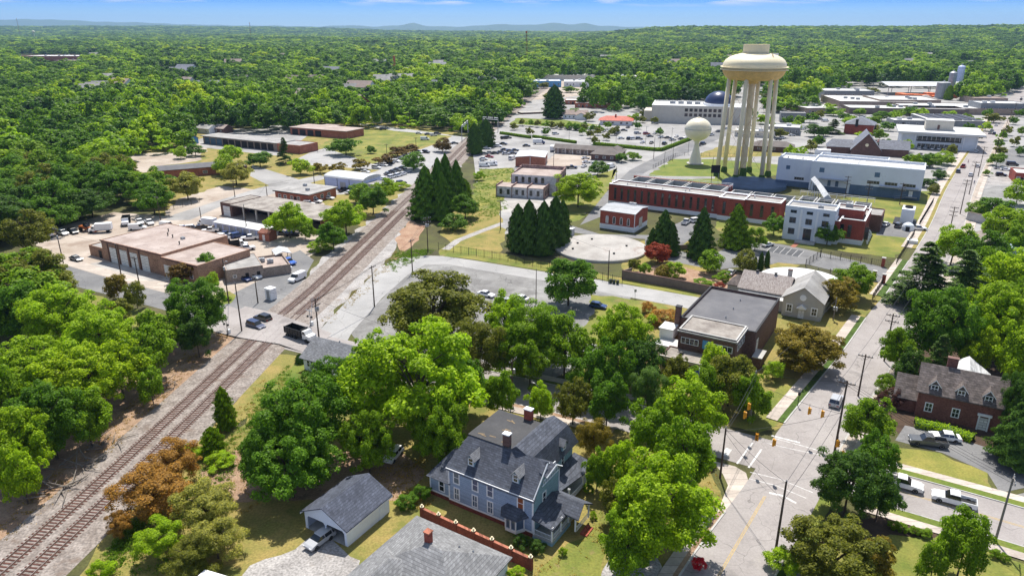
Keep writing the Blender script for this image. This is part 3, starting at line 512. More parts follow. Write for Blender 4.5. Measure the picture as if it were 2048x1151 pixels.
# ---------- blue Victorian house
def blue_house():
    b = Bd('victorian_house', 'blue two-storey Victorian house with dark mansard roof behind the long red brick wall', 'house', (897, 928), 6.6, -32)
    w = b.mb('wall', 'blue_siding'); w.box(0, 0, .7, 13.98, 7.0, 6.3); w.box(0, 7.0, .7, 10.5, 12.2, 6.3)
    b.box('foundation', 'garden_brick', -.04, -.04, 0, 14.04, 7.04, .7).box('foundation', 'garden_brick', -.04, 7.04, 0, 10.5, 12.24, .7)
    b.box('trim', 'trim_white', -.07, -.07, .7, 14.07, -.0, .95).box('trim', 'trim_white', -.09, -.09, .95, .12, 0, 6.2).box('trim', 'trim_white', 13.86, -.09, .95, 14.09, 0, 6.2).box('trim', 'trim_white', -.09, 0, .95, 0, .2, 6.2)
    b.box('trim', 'trim_white', -.3, -.34, 6.06, 14.2, -.24, 6.16)
    # teal end wall towards the street
    g = b.mb('street_wall', 'teal_siding'); g.prism([(13.6, .02), (14.03, .02), (14.03, 7.0), (13.6, 7.0)], .7, 6.2); g.add([(14.03, 0, 6.2), (14.03, 7.2, 6.2), (14.03, 7.2, 7.1), (14.03, 4.0, 9.62), (14.03, .9, 6.9)], [(0, 1, 2, 3, 4)])
    g.box(7, 11.9, .7, 11.8, 15.6, 6.3); g.box(10.0, 7.0, .7, 11.9, 15.4, 6.3)
    r = b.mb('roof', 'dark_shingle')
    def quad(p, th=.14):
        v = [Vector(q) for q in p]; n = (v[1]-v[0]).cross(v[2]-v[0]).normalized()*th
        if n.z < 0: n = -n
        k = len(v); r.add([tuple(q) for q in v]+[tuple(q-n) for q in v], [tuple(range(k)), tuple(range(k, 2*k))[::-1]]+[(i, k+i, k+(i+1) % k, (i+1) % k) for i in range(k)])
    # mansard front slope with a kick at the eave, left slope, back slope
    E, B_, Z0, Z1 = -.45, 4.0, 5.95, 9.75
    quad([(-.45, E, Z0), (14.35, E, Z0), (14.2, .6, 6.75), (-.3, .6, 6.75)]); quad([(-.3, .6, 6.75), (14.2, .6, 6.75), (13.6, B_, Z1), (0.9, B_, Z1)])
    quad([(-.45, E, Z0), (-.3, .6, 6.75), (-.3, 12.2, 6.75), (-.45, 12.6, Z0)]); quad([(-.3, .6, 6.75), (.9, B_, Z1), (.9, 12.0, Z1), (-.3, 12.2, 6.75)])
    quad([(-.3, 12.6, 6.2), (.9, 12.0, Z1), (8.4, 12.0, Z1), (8.4, 12.6, 6.2)])
    b.mb('wall', 'blue_siding').box(-.2, .7, 6.32, 11, 11.9, 6.8)
    b.mb('flat_roof', 'flat_black').add([(.7, 3.9, Z1-.1), (8.3, 3.9, Z1-.1), (8.3, 12.2, Z1-.1), (.7, 12.2, Z1-.1), (.7, 3.9, Z1+.05), (8.3, 3.9, Z1+.05), (8.3, 12.2, Z1+.05), (.7, 12.2, Z1+.05)], [(4, 5, 6, 7), (0, 1, 5, 4), (1, 2, 6, 5), (2, 3, 7, 6), (3, 0, 4, 7)])
    for i in range(9): x, y = random.uniform(1.5, 7), random.uniform(4.4, 10.5); MB().box(-.5, -.1, 0, .5, .12, .01, rz=random.uniform(-.4, .4)).build('stain', 'leaf_litter', b.o, (x, y, Z1+.055+i*.004), random.uniform(-.4, .3))
    # cross wing: ridge from front block back, gambrel towards the street
    zr = 10.5
    quad([(8.1, 3.9, Z1+.05), (8.9, 3.9, zr), (9.3, 14.0, zr), (8.1, 14.0, Z1)]); quad([(8.9, 3.9, zr), (11.4, 3.9, 9.3), (11.4, 14.6, 9.3), (9.3, 14.0, zr)])
    quad([(11.4, 3.9, 9.3), (12.6, 7.2, 6.0), (12.6, 16.0, 6.0), (11.4, 14.6, 9.3)]); quad([(9.3, 14.0, zr), (11.4, 14.6, 9.3), (12.6, 16.0, 6.0), (6.5, 16.0, 6.0), (8.0, 14.0, 9.6)])
    r.add([(8.1, 4.0, 9.7), (11.4, 4.0, 9.1), (11.4, 4.0, 9.3), (8.9, 4.0, 10.5)], [(0, 1, 2, 3)])
    # front block roof running to the street gable
    quad([(8.6, B_, Z1), (13.9, B_, Z1), (14.3, 7.5, 6.9), (8.6, 7.5, 6.9)]); quad([(12.6, B_, Z1+.05), (15.1, B_+.3, Z1-.3), (14.6, 2.3, 8.4), (13.4, 2.6, 8.7)]); quad([(12.6, B_, Z1+.05), (15.1, B_+.3, Z1-.3), (14.9, 6.3, 8.1), (13.4, 6.2, 8.3)])
    t = b.mb('trim', 'trim_white')
    for a_, c_ in (((14.12, -.1, 6.2), (14.12, 3.6, 9.75)), ((15.1, 4.3, 9.5), (14.7, 2.3, 8.4)), ((15.1, 4.3, 9.5), (14.95, 6.3, 8.1)), ((14.12, 4, 9.6), (14.12, 7.3, 6.95)), ((14.1, 2.6, 7.6), (14.1, 6.6, 7.6)), ((14.1, 2.2, 6.9), (14.1, 6.8, 6.9)), ((14.1, 7, .9), (14.1, 7, 7.0)), ((11.95, 7.1, 6.0), (11.95, 15.5, 6.0))): t.tube(a_, c_, .09, n=4)
    for k in range(9): t.tube((14.12, 2.7+k*.48, 7.6), (14.12, 2.45+k*.48, 6.9), .04, n=4); t.tube((14.12, 2.45+k*.48, 7.6), (14.12, 2.7+k*.48, 6.9), .03, n=4)
    # windows
    b.wins('f', [1.35, 4.6, 7.1], 3.8, 1.15, 2.15, at=-.02, fw=.17, glass='glass_sky'); b.wins('f', [12.1], 3.85, .95, 2.05, at=-.02, glass='orange_wood', label='tall window with an orange-brown blind') if False else None
    window(b.o, (12.05, -.02, 3.7), 0, 1.15, 2.2, glass='orange_wood', fw=.17, label='upper window with orange-brown blind')
    b.wins('f', [1.35, 4.5, 7.1], 1.1, 1.05, 2.1, at=-.02, fw=.17, glass='glass_sky', style='grid'); b.wins('r', [2.9], 3.7, 1.05, 2.0, at=14.04, fw=.17); b.wins('r', [12.2], 3.7, .85, 1.8, at=11.92); b.wins('r', [3.8, 5.5], 7.75, .8, 1.1, at=14.04)
    # annex on the left
    b.box('wall', 'blue_siding', -3.7, .3, .7, 0, 9, 3.5).box('foundation', 'garden_brick', -3.74, .26, 0, 0, 9.04, .7).box('trim', 'trim_white', -3.77, .23, .7, 0, .3, .95).box('trim', 'trim_white', -3.78, .22, .95, -3.6, .3, 3.4)
    b.wins('f', [-1.6], 1.2, 1.1, 2.0, at=.28, fw=.17); quad([(-4.1, -.2, 3.35), (.2, -.2, 3.35), (.2, 5, 6.2), (-2.2, 5, 6.2)]); quad([(-4.1, -.2, 3.35), (-2.2, 5, 6.2), (-2.2, 9, 6.2), (-4.1, 9.4, 3.35)]); quad([(-2.2, 5, 6.2), (.2, 5, 6.2), (.2, 9, 6.2), (-2.2, 9, 6.2)])
    # dormers
    def dormer(x, y, z, rz, w=1.1, h=1.3, dp=2.2):
        d = MB().box(-w/2, 0, 0, w/2, dp, h).add([(-w/2, 0, h), (w/2, 0, h), (0, 0, h+.6)], [(0, 1, 2)]).build('dormer', 'teal_siding', b.o, (x, y, z), rz)
        q = MB(); q.add([(-w/2-.25, -.35, h-.22), (0, -.35, h+.72), (0, dp, h+.72), (-w/2-.25, dp, h-.22), (w/2+.25, -.35, h-.22), (w/2+.25, dp, h-.22), (-w/2-.25, -.35, h-.32), (0, -.35, h+.6), (w/2+.25, -.35, h-.32), (-w/2-.25, dp, h-.32), (w/2+.25, dp, h-.32)], [(0, 1, 2, 3), (1, 4, 5, 2), (0, 6, 7, 1), (1, 7, 8, 4), (0, 3, 9, 6), (4, 8, 10, 5)]); q.build('dormer_roof', 'grey_shingle_cool', d)
        window(d, (0, -.02, .15), 0, w*.82, h*.95, style='dh', fw=.13)
    dormer(3.3, .9, 6.95, 0); dormer(10.7, .9, 6.95, 0); dormer(12.45, 11.6, 6.9, R(90), 1.0, 1.1, 1.8)
    b.chim(7.1, 4.4, 7.2, 11.6, 1.0, .75, 'brown_brick'); b.chim(6.0, 12.2, 8.6, 11.4, 1.2, .8, 'red_brick')
    # bay window with hipped hood
    by = b.mb('bay', 'trim_white'); pl_ = [(9.5, 0), (10.3, -1.2), (12.0, -1.2), (12.8, 0)]; by.prism(pl_, .5, .95); by.prism(pl_, 2.75, 3.0)
    for (x, y) in ((9.62, -.1), (10.34, -1.13), (11.96, -1.13), (12.68, -.1), (11.15, -1.15)): by.box(x-.08, y-.08, .9, x+.08, y+.08, 2.8)
    MB().prism([(9.7, 0), (10.4, -1.05), (11.9, -1.05), (12.6, 0)], .9, 2.8).build('bay_glass', 'glass_sky', b.o)
    hd = MB().add([(8.9, .0, 2.95), (9.9, -1.75, 2.95), (12.4, -1.75, 2.95), (13.4, 0, 2.95), (9.9, -.02, 4.0), (12.4, -.02, 4.0)], [(0, 1, 4), (1, 2, 5, 4), (2, 3, 5), (3, 2, 1, 0)]); hd.build('bay_hood', 'dark_shingle', b.o)
    # wrap-around porch on the street side
    pr = b.mb('porch_roof', 'dark_shingle'); 
    def pq(p): 
        v = [Vector(q) for q in p]; k = len(v); pr.add([tuple(q) for q in v]+[(q.x, q.y, q.z-.18) for q in v], [tuple(range(k)), tuple(range(k, 2*k))[::-1]]+[(i, k+i, k+(i+1) % k, (i+1) % k) for i in range(k)])
    pq([(14.05, -.5, 3.5), (17.3, -.5, 2.85), (17.3, 5.2, 2.85), (14.05, 5.2, 4.3), (14.05, 1.5, 4.3)]); pq([(14.05, 7.4, 3.1), (14.05, 5.2, 4.2), (19.0, 5.2, 4.2), (19.3, 7.4, 2.9)]); pq([(14.05, 5.2, 4.2), (17.0, 3.2, 3.1), (19.3, 3.0, 3.0), (19.0, 5.2, 4.2)])
    pq([(11.9, 7.4, 3.9), (14.3, 7.4, 3.1), (15.3, 13.0, 3.1), (11.9, 13, 3.9)]); pq([(11.9, 13, 3.9), (15.3, 13, 3.1), (14.0, 16.4, 3.1), (11.9, 16, 3.9)])
    fl = b.mb('porch_floor', 'concrete'); fl.box(14.1, -.2, .45, 17.1, 7.2, .7).box(12, 7.25, .45, 15, 16, .7)
    t2_ = b.mb('porch_skirt', 'teal_siding'); t2_.box(14.1, -.25, 0, 17.12, -.2, .45).box(17.1, -.2, 0, 17.16, 5, .45)
    for x, y in ((14.2, -.1), (17.0, -.1), (17.0, 2.4), (17.0, 4.6), (18.7, 3.4), (18.9, 7.0), (15.0, 8.5), (15.1, 12.8), (13.9, 15.9)): MB().box(-.1, -.1, .7, .1, .1, 3.0).box(-.15, -.15, 2.75, .15, .15, 3.0).build('porch_post', 'trim_white', b.o, (x, y, 0))
    for (x0, y0, x1, y1) in ((14.2, -.1, 17, -.1), (17, -.1, 17, 2.4), (17, 2.4, 17, 4.6), (18.9, 3.4, 18.9, 7), (15, 8.5, 15.1, 12.8)):
        rl = MB(); rl.tube((x0, y0, 1.55), (x1, y1, 1.55), .05, n=4); rl.tube((x0, y0, .85), (x1, y1, .85), .04, n=4); L = math.dist((x0, y0), (x1, y1)); k = int(L/.2)
        for i in range(1, k): f = i/k; rl.tube((x0+(x1-x0)*f, y0+(y1-y0)*f, .85), (x0+(x1-x0)*f, y0+(y1-y0)*f, 1.55), .022, n=4, cap=False)
        rl.build('porch_railing', 'trim_white', b.o)
    MB().box(19.2, 3.9, 0, 20.2, 6.0, .2).box(19.2, 3.9, .2, 19.7, 6.0, .4).build('porch_steps', 'red_brick', b.o)
    b.done()
blue_house()
# brick garden wall
def brick_wall():
    p, q = G(845, 1036), G(1061, 1138); L = (q-p).length; an = math.atan2(q.y-p.y, q.x-p.x)
    t = thing('brick_wall', 'long red brick garden wall with stepped piers between the two houses', 'wall', (p.x, p.y, 0), an)
    MB().box(0, -.16, 0, L, .16, 1.75).build('wall', 'garden_brick', t); MB().box(0, -.2, 1.75, L, .2, 1.83).build('coping', 'orange_brick', t)
    for i in range(7): x = L*i/6; pr = MB().box(-.25, -.25, 0, .25, .25, 2.0).build('pier', 'garden_brick', t, (x, 0, 0)); MB().lathe([(.3, 0), (.3, .1), (.08, .14), (.17, .26), (.15, .38), (.02, .44)], 8, (0, 0, 2.0)).build('finial', 'tank_cream', pr)
brick_wall()
# ---------- grey hip roofed house at the bottom edge
def grey_house():
    c7 = C(4.876, 820, 920); b = Bd('bungalow', 'low house with big light grey hipped roof and red chimney at the bottom edge', 'house', c7(-560, 1126), 3.0, -32, loc=G(*c7(125, 535), 4.0))
    # local origin under the upper ridge start; built in town grid directions
    r = b.mb('roof', 'grey_shingle')
    def hip(x0, y0, x1, y1, ze, zr, ax, ins): b.roof(x0, y0, x1, y1, ze, zr, ax, 'grey_shingle', .35, .16, 'roof', ins); b.box('wall', 'white', x0+.1, y0+.1, 0, x1-.1, y1-.1, ze)
    hip(-1.2, -11.5, 13.4, .2, 3.0, 5.6, 'x', (6.6, 5.8)); hip(-1.25, -22, 6.4, -6.0, 2.95, 4.9, 'y', (3.5, 3.4)); hip(5.0, -18, 12.8, -6.5, 2.9, 4.8, 'y', (3.6, 3.6))
    b.chim(5.0, -5.0, 4.8, 6.9, .75, .75, 'red_brick', 'orange_brick'); b.wins('r', [-10, -7, -4.2], .9, .9, 1.5, at=13.32)
    b.vent(8.2, -3, 4.3, .08, .3); b.vent(10, -2.6, 4.1, .08, .3); b.done()
grey_house()
# ---------- white double garage
def white_garage():
    b = Bd('garage', 'white double garage with dark gabled roof dappled by tree shade', 'garage', (608, 1017), 3.1, -30.7); Wd, Dp, ze, zr = 7.7, 8.6, 2.9, 4.8
    w = b.mb('wall', 'garage_white'); w.box(0, 0, 0, .15, Dp, ze).box(Wd-.15, 0, 0, Wd, Dp, ze).box(.15, Dp-.15, 0, Wd-.15, Dp, ze)
    w.box(.15, 0, 0, .45, .15, ze).box(3.75, 0, 0, 3.95, .15, ze).box(Wd-.45, 0, 0, Wd-.15, .15, ze).box(.45, 0, 2.25, 3.75, .15, ze).box(3.95, 0, 2.25, Wd-.45, .15, ze)
    for x in (.45, 3.45, 3.95, 6.95): w.add([(x, 0, 2.25), (x+.3, 0, 2.25), (x if x in (.45, 3.95) else x+.3, 0, 1.9)], [(0, 2, 1)])
    for y in (0, Dp): w.add([(0, y, ze), (Wd, y, ze), (Wd/2, y, zr)], [(0, 1, 2)])
    b.roof(0, 0, Wd, Dp, ze, zr, 'y', 'garage_shingle', .4, .14); b.box('floor', 'concrete', .15, .0, 0, Wd-.15, Dp-.15, .04)
    b.box('fascia', 'trim_white', -.42, -.42, 2.45, -.36, Dp+.4, 2.66).box('fascia', 'trim_white', Wd+.36, -.42, 2.45, Wd+.42, Dp+.4, 2.66); b.door('r', 6.9, .9, 2.0, at=Wd+.02, m='garage_white'); b.done()
white_garage()
# ---------- white cottage by the crossing
def cottage():
    p = (606, 712); b = Bd('cottage', 'small white cottage with grey shingled roof beside the level crossing', 'house', p, 2.9, -28)
    b.gable(0, 0, 9.5, 8.5, 2.9, 5.4, 'x', 'white', 'grey_shingle_cool', .6).gable(5.0, -2.5, 12.5, 3.5, 2.6, 4.4, 'x', 'white', 'grey_shingle_cool', .5)
    b.wins('f', [1.3, 2.3], .9, .85, 1.4, at=-.02).wins('l', [2.5, 5.5], .9, .9, 1.4, at=-.02); b.vent(6, 4.4, 5.2, .1, .4); b.done()
cottage()
# ---------- municipal brick hall
def hall():
    c5 = C(4.6545, 1260, 520); b = Bd('municipal_building', 'brown brick hall with big dark flat roof and blue panel between its windows', 'building', c5(455, 655), 7.5, -31)
    b.flat(-2.2, 7.4, 13.6, 30, 7.3, 'brown_brick', 'tar_dark', .5, .35, 'black'); b.flat(0, 0, 11.5, 8.2, 7.9, 'brown_brick', 'tar_worn', .15, .3, 'concrete')
    b.box('fascia', 'concrete', -.25, -.3, 7.45, 11.75, -.03, 7.7).box('fascia', 'concrete', 11.53, -.3, 7.35, 11.8, 8.3, 7.75)
    b.flat(-1.6, -5.2, 11.0, -.02, 3.9, 'brown_brick', 'tar_worn', .25, .3, None); b.box('fascia', 'stucco', -1.9, -5.55, 3.3, 11.2, -5.22, 3.95)
    for x in (-1.4, 1.6): b.box('pillar', 'stucco', x, -5.5, 0, x+.7, -5.22, 3.3)
    b.wins('f', [2.4], 5.0, 3.6, 1.35, at=-.02, style='four').wins('f', [9.0], 5.0, 3.9, 1.35, at=-.02, style='four').wins('r', [2.2, 4.4, 6.3], 5.0, 1.5, 1.4, at=11.52, style='two')
    MB().box(5.0, -.08, 4.75, 6.6, -.02, 6.6).build('blue_panel', 'sign_blue' if 'sign_blue' in M else 'blue_tarp', b.o); b.wins('f', [3.6, 7.6], .6, 2.6, 2.1, at=-5.24, style='four'); b.door('f', 5.6, 1.6, 2.4, at=-5.26, m='glass')
    b.vent(1.6, -2.4, 3.7, .3, .35, 'iron'); b.vent(8.2, -3.2, 3.7, .3, .35, 'iron'); b.chim(-2.7, 7.6, 0, 9.6, 1.1, 1.1, 'brown_brick', 'iron')
    b.flat(-4.9, -.1, -.05, 4.2, 3.6, 'white', 'roof_white', .1, .2, None); b.box('wall', 'white', -5.2, 3.6, 3.6, -2.25, 7.2, 5.6).box('roof', 'roof_white', -5.4, 3.4, 5.6, -2.25, 7.4, 5.75)
    b.door('r', 9.5, 1.6, 3.0, at=13.62, z=2.2, name='window_panel'); b.box('wall', 'brown_brick', 13.62, 6.0, 0, 15.4, 10, 2.5).box('roof', 'concrete', 13.6, 5.8, 2.5, 15.6, 10.2, 2.7)
    for y in (13, 19, 25): b.vent(6, y, 6.8, .1, .3)
    b.done()
mk('sign_blue', (.10, .30, .55), rough=.5, var=.05)
hall()
# ---------- stucco church hall and its white curved annex
def stucco():
    c5 = C(4.6545, 1260, 520); b = Bd('stucco_hall', 'cream stucco hall with steep gable, round window and weathered grey roof', 'building', None, 0, -31, loc=(64.9, 158.6, 0))
    b.gable(0, 0, 8.8, 14, 4.7, 7.7, 'y', 'stucco', 'tar_grey', .5); b.gable(-11.5, 4.6, 0.0, 14.4, 3.6, 6.6, 'x', 'stucco', 'roof_streaky', .4, inset=(0, 0)); b.gable(-15, 7.0, -11.5, 12.4, 3.0, 4.8, 'x', 'stucco', 'brown_shingle', .3, inset=(1.6, 0))
    b.box('lean_to', 'roof_white', -11.5, 1.6, 2.7, 0.0, 4.5, 2.9).box('wall', 'stucco', -11.3, 1.8, 0, 0, 4.5, 2.7)
    MB().lathe([(.75, 0), (.75, .12), (.55, .12)], 20).build('round_window', 'trim_white', b.o, (4.4, -.02, 5.2)).rotation_euler = (R(90), 0, 0)
    b.wins('f', [1.6, 7.2], 1.1, 1.5, 2.1, at=-.02, style='grid', fw=.25); b.door('f', 4.4, 1.3, 2.4, at=-.02); dh = MB().add([(-1.1, -1.1, 3), (1.1, -1.1, 3), (0, -1.1, 3.9), (-1.1, 0, 3), (1.1, 0, 3), (0, 0, 3.9)], [(0, 1, 2), (0, 2, 5, 3), (1, 4, 5, 2)]).build('door_hood', 'trim_white', b.o, (4.4, 0, -.3))
    b.chim(-.9, 11.0, 4, 8.0, 1.0, .8, 'stucco', 'brown_brick'); b.vent(-8.5, 9.5, 6.5, .25, .5, 'iron'); b.vent(-4.0, 9.5, 6.5, .25, .5, 'iron'); b.done()
    p = G(1598, 588, 3.5); p = Vector((64.9+.5*.857+20.5*.515, 158.6-.5*.515+20.5*.857, 0)); t = thing('round_tank', 'big round white roofed tank right behind the stucco hall', 'tank', (p.x, p.y, 0)); MB().lathe([(10.3, 0), (10.3, 2.6), (10.1, 2.7)], 64).build('tank_wall', 'concrete', t); MB().lathe([(10.4, 2.7), (10.4, 2.85), (6, 3.1), (.1, 3.3)], 64, cap=False).build('tank_roof', 'roof_white', t)
mk('roof_streaky', (.18, .14, .13), rough=.9, col2=(.42, .38, .35), sc=2.2, f2=.48, kind='streak', ks=3.0)
stucco()
# ---------- brick house on the right
def brick_house():
    b = Bd('brick_house', 'red brick house with three white dormers and steep brown roof behind the clipped hedge', 'house', None, 0, -30, loc=(71.94, 111.5, 0))
    Wd, Dp = 12.5, 7.6; b.box('wall', 'brown_red', 0, 0, 0, Wd, Dp, 5.3); b.mb('wall', 'brown_red').add([(0, 0, 5.3), (0, Dp, 5.3), (0, 3.8, 8.6), (Wd, 0, 5.3), (Wd, Dp, 5.3), (Wd, 3.8, 8.6)], [(0, 2, 1), (3, 4, 5)])
    b.roof(0, 0, Wd, Dp, 5.1, 8.6, 'x', 'brown_shingle', .45, .2); b.gable(-3.4, .8, 0.0, 6.8, 2.8, 5.8, 'x', 'brown_red', 'brown_shingle', .4, inset=(0, 0))
    for x in (2.2, 6.2, 10.2):
        d = MB().box(-.75, 0, 0, .75, 2.6, 1.5).add([(-.75, 0, 1.5), (.75, 0, 1.5), (0, 0, 2.4)], [(0, 1, 2)]).build('dormer', 'brown_shingle', b.o, (x, .25, 4.9)); q = MB(); q.add([(-1.0, -.25, 1.3), (0, -.25, 2.55), (0, 3.2, 2.55), (-1.0, 3.0, 1.3), (1.0, -.25, 1.3), (1.0, 3, 1.3)], [(0, 1, 2, 3), (1, 4, 5, 2)]); q.add([(-1.0, -.27, 1.15), (-1.0, -.27, 1.32), (0, -.27, 2.6), (1, -.27, 1.32), (1, -.27, 1.15), (0, -.27, 2.4)], [(0, 1, 2, 5), (5, 2, 3, 4)], 1); q.build('dormer_roof', ['brown_shingle', 'trim_white'], d); window(d, (0, -.03, .1), 0, 1.15, 1.4, style='grid')
    b.wins('f', [1.9, 6.0], 1.2, 1.25, 1.8, at=-.02, style='grid', fw=.16); b.door('f', 10.2, 1.1, 2.3, at=-.04); b.box('door_surround', 'trim_white', 9.35, -.3, 0, 9.6, -.02, 2.7).box('door_surround', 'trim_white', 10.8, -.3, 0, 11.05, -.02, 2.7).box('door_surround', 'trim_white', 9.15, -.35, 2.7, 11.25, -.02, 3.1)
    b.chim(4.3, 4.7, 5, 10.2, 1.6, .9, 'brown_red', 'brown_brick'); b.gable(4, 7.6, 11, 15, 4.3, 6.8, 'y', 'brown_red', 'roof_white_dirty', .4); b.done()
    h = G(1830, 850); t = put('hedge', MB().mesh('x', 'hedge'), None) if False else None
brick_house()
# ---------- red brick water plant
def plant():
    b = Bd('water_plant', 'long red brick waterworks with open roof tanks and white columned entrance block', 'building', (1218, 367.5), 8.0, -31)
    O = b.o.location; hd = R(-31)
    def loc(x, y, z):
        q = G(x, y, z); dx, dy = q.x-O.x, q.y-O.y; return (dx*math.cos(hd)+dy*math.sin(hd), -dx*math.sin(hd)+dy*math.cos(hd))
    x1 = loc(1440, 393, 8)[0]; xe = loc(1574, 409, 8)[0]; w0 = loc(1574, 409, 11); w1 = loc(1651, 414, 11); rj = loc(1682, 436, 8); rr_ = loc(1731, 442, 8); rb = loc(1751, 419, 8)
    b.flat(0, 0, xe-2, 9, 8, 'plant_brick', 'tar_grey', .4, .6, 'trim_white', base='trim_white', bh=1.5)
    # open basins
    def tank(x0, y0, x1_, y1_, z=7.3):
        m_ = b.mb('basin_wall', 'concrete'); t = .35
        for q in ((x0, y0, x1_, y0+t), (x0, y1_-t, x1_, y1_), (x0, y0+t, x0+t, y1_-t), (x1_-t, y0+t, x1_, y1_-t)): m_.box(q[0], q[1], 3, q[2], q[3], z)
        b.mb('basin', 'iron').box(x0+t, y0+t, 3, x1_-t, y1_-t, 4.4); b.mb('basin_water', 'water').box(x0+t, y0+t, 4.4, x1_-t, y1_-t, 5.2)
    L_ = x1-1.5
    for i in range(5): a = 3+i*(L_-4)/5; tank(a, 9.1, a+(L_-4)/5-.6, 23)
    b.box('wall', 'plant_brick', 1, 9.02, 0, xe-3, 9.1, 6.9).box('wall', 'plant_brick', 1, 23.1, 0, L_, 23.6, 7.4)
    for i in range(3): a = L_+2+i*7.6; tank(a, 9.1, a+7, 18)
    for i in range(4): a = xe+1+i*6; tank(a, 13, a+5.4, 24, 6.6)
    b.box('wall', 'plant_brick', xe, 12.4, 0, xe+25, 12.9, 6.6)
    # jutting bay and entrance block
    b.flat(x1, -1.4, x1+9, 7.5, 8.05, 'plant_brick', 'tar_grey', .4, .5, 'trim_white', base='trim_white', bh=1.6)
    b.flat(w0[0], w0[1]-1.5, w0[0]+15.0, w0[1]+7.5, 11, 'plant_white', 'tar_grey', .45, .5, 'trim_white')
    ax, ay = w0[0], w0[1]-1.5
    for k, z in enumerate((8.9, 5.6, 1.9)):
        hs = (1.0, 1.9, 2.0)[k]; b.wins('f', [ax+2.6, ax+7.5, ax+12.4] if k < 2 else [ax+2.6, ax+12.4], z, 2.0 if k else 1.9, hs, at=ay-.02, fr='plant_band', style='two')
    b.door('f', ax+7.5, 2.4, 4.2, at=ay-.04, m='glass'); b.box('door_surround', 'trim_white', ax+5.9, ay-.5, 4.4, ax+9.1, ay, 4.8).box('steps', 'concrete', ax+4.5, ay-3.5, 0, ax+10.5, ay, .5)
    for x in (ax+5, ax+9.9): b.box('pilaster', 'trim_white', x-.3, ay-.2, 0, x+.3, ay-.01, 10.4)
    y2 = rr_[1]; b.flat(ax+15.0, ay+1.6, rj[0]+.2, ay+12, 7.6, 'plant_brick', 'tar_grey', .5, .4, 'trim_white', base='trim_white', bh=1.4); b.flat(ax+14, ay+8.5, rj[0]+6, ay+16, 10.2, 'plant_brick', 'tar_grey', .4, .4, 'trim_white')
    b.flat(rj[0], y2, rr_[0], y2+19, 7.9, 'plant_brick', 'tar_grey', .5, .5, 'trim_white', base='trim_white', bh=1.6)
    b.flat(rr_[0]-4, y2+20, rr_[0]+3.4, y2+31, 5.8, 'brown_brick', 'tar_grey', .4, .3)
    # tall narrow windows
    n = 15
    for i in range(n):
        u = 2.8+i*(x1-5)/(n-1); 
        window(b.o, (u, -.02, 2.2), 0, 1.0, 4.6, fr='brown_brick', style='dh', fw=.14)
    b.wins('f', [x1+2.2, x1+6.6], 2.3, 1.1, 4.4, at=-1.42, fr='brown_brick').wins('f', [x1+11.5, x1+15, x1+18.6], 2.3, 1.1, 4.3, at=-.02, fr='brown_brick').wins('f', [ax+17, rj[0]+3, rj[0]+8], 2.0, 1.2, 4.2, at=y2-.02, fr='brown_brick').wins('r', [y2+3, y2+7, y2+11, y2+15], 2.2, 1.2, 4.0, at=rr_[0]+.02, fr='brown_brick')
    for k in range(4): 
        q = MB(); [q.tube((rr_[0]+.1+1.3*math.sin(R(a)), y2+3+k*3.6, 1.9-1.9+2.0*math.cos(R(a))), (rr_[0]+.1+1.3*math.sin(R(a+18)), y2+3+k*3.6, 2.0*math.cos(R(a+18))), .3, n=6) for a in range(0, 90, 18)]; q.build('pipe_elbow', 'trim_white', b.o)
    for i in range(9): x = random.uniform(4, xe-6); b.vent(x, random.uniform(2, 7), 7.6, .15, .6)
    b.unit(ax+10, ay+4, 10.6, 1.5, 1.5, .8); b.unit(rj[0]+1, ay+14, 9.8, 2, 2, 1.2)
    # walkway railings above the basins
    for (xa, ya, xb, yb) in ((2, 23.3, L_, 23.3), (L_, 9, L_, 23.5), (xe, 24.4, xe+25, 24.4), (xe, 12.8, xe+25, 12.8)):
        rl = MB(); rl.tube((xa, ya, 8.4), (xb, yb, 8.4), .06, n=4); rl.tube((xa, ya, 7.9), (xb, yb, 7.9), .05, n=4); k = int(math.dist((xa, ya), (xb, yb))/2.5)
        for i in range(k+1): rl.tube((xa+(xb-xa)*i/k, ya+(yb-ya)*i/k, 6.6), (xa+(xb-xa)*i/k, ya+(yb-ya)*i/k, 8.4), .05, n=4)
        rl.build('railing', 'trim_white', b.o)
    b.done()
plant()
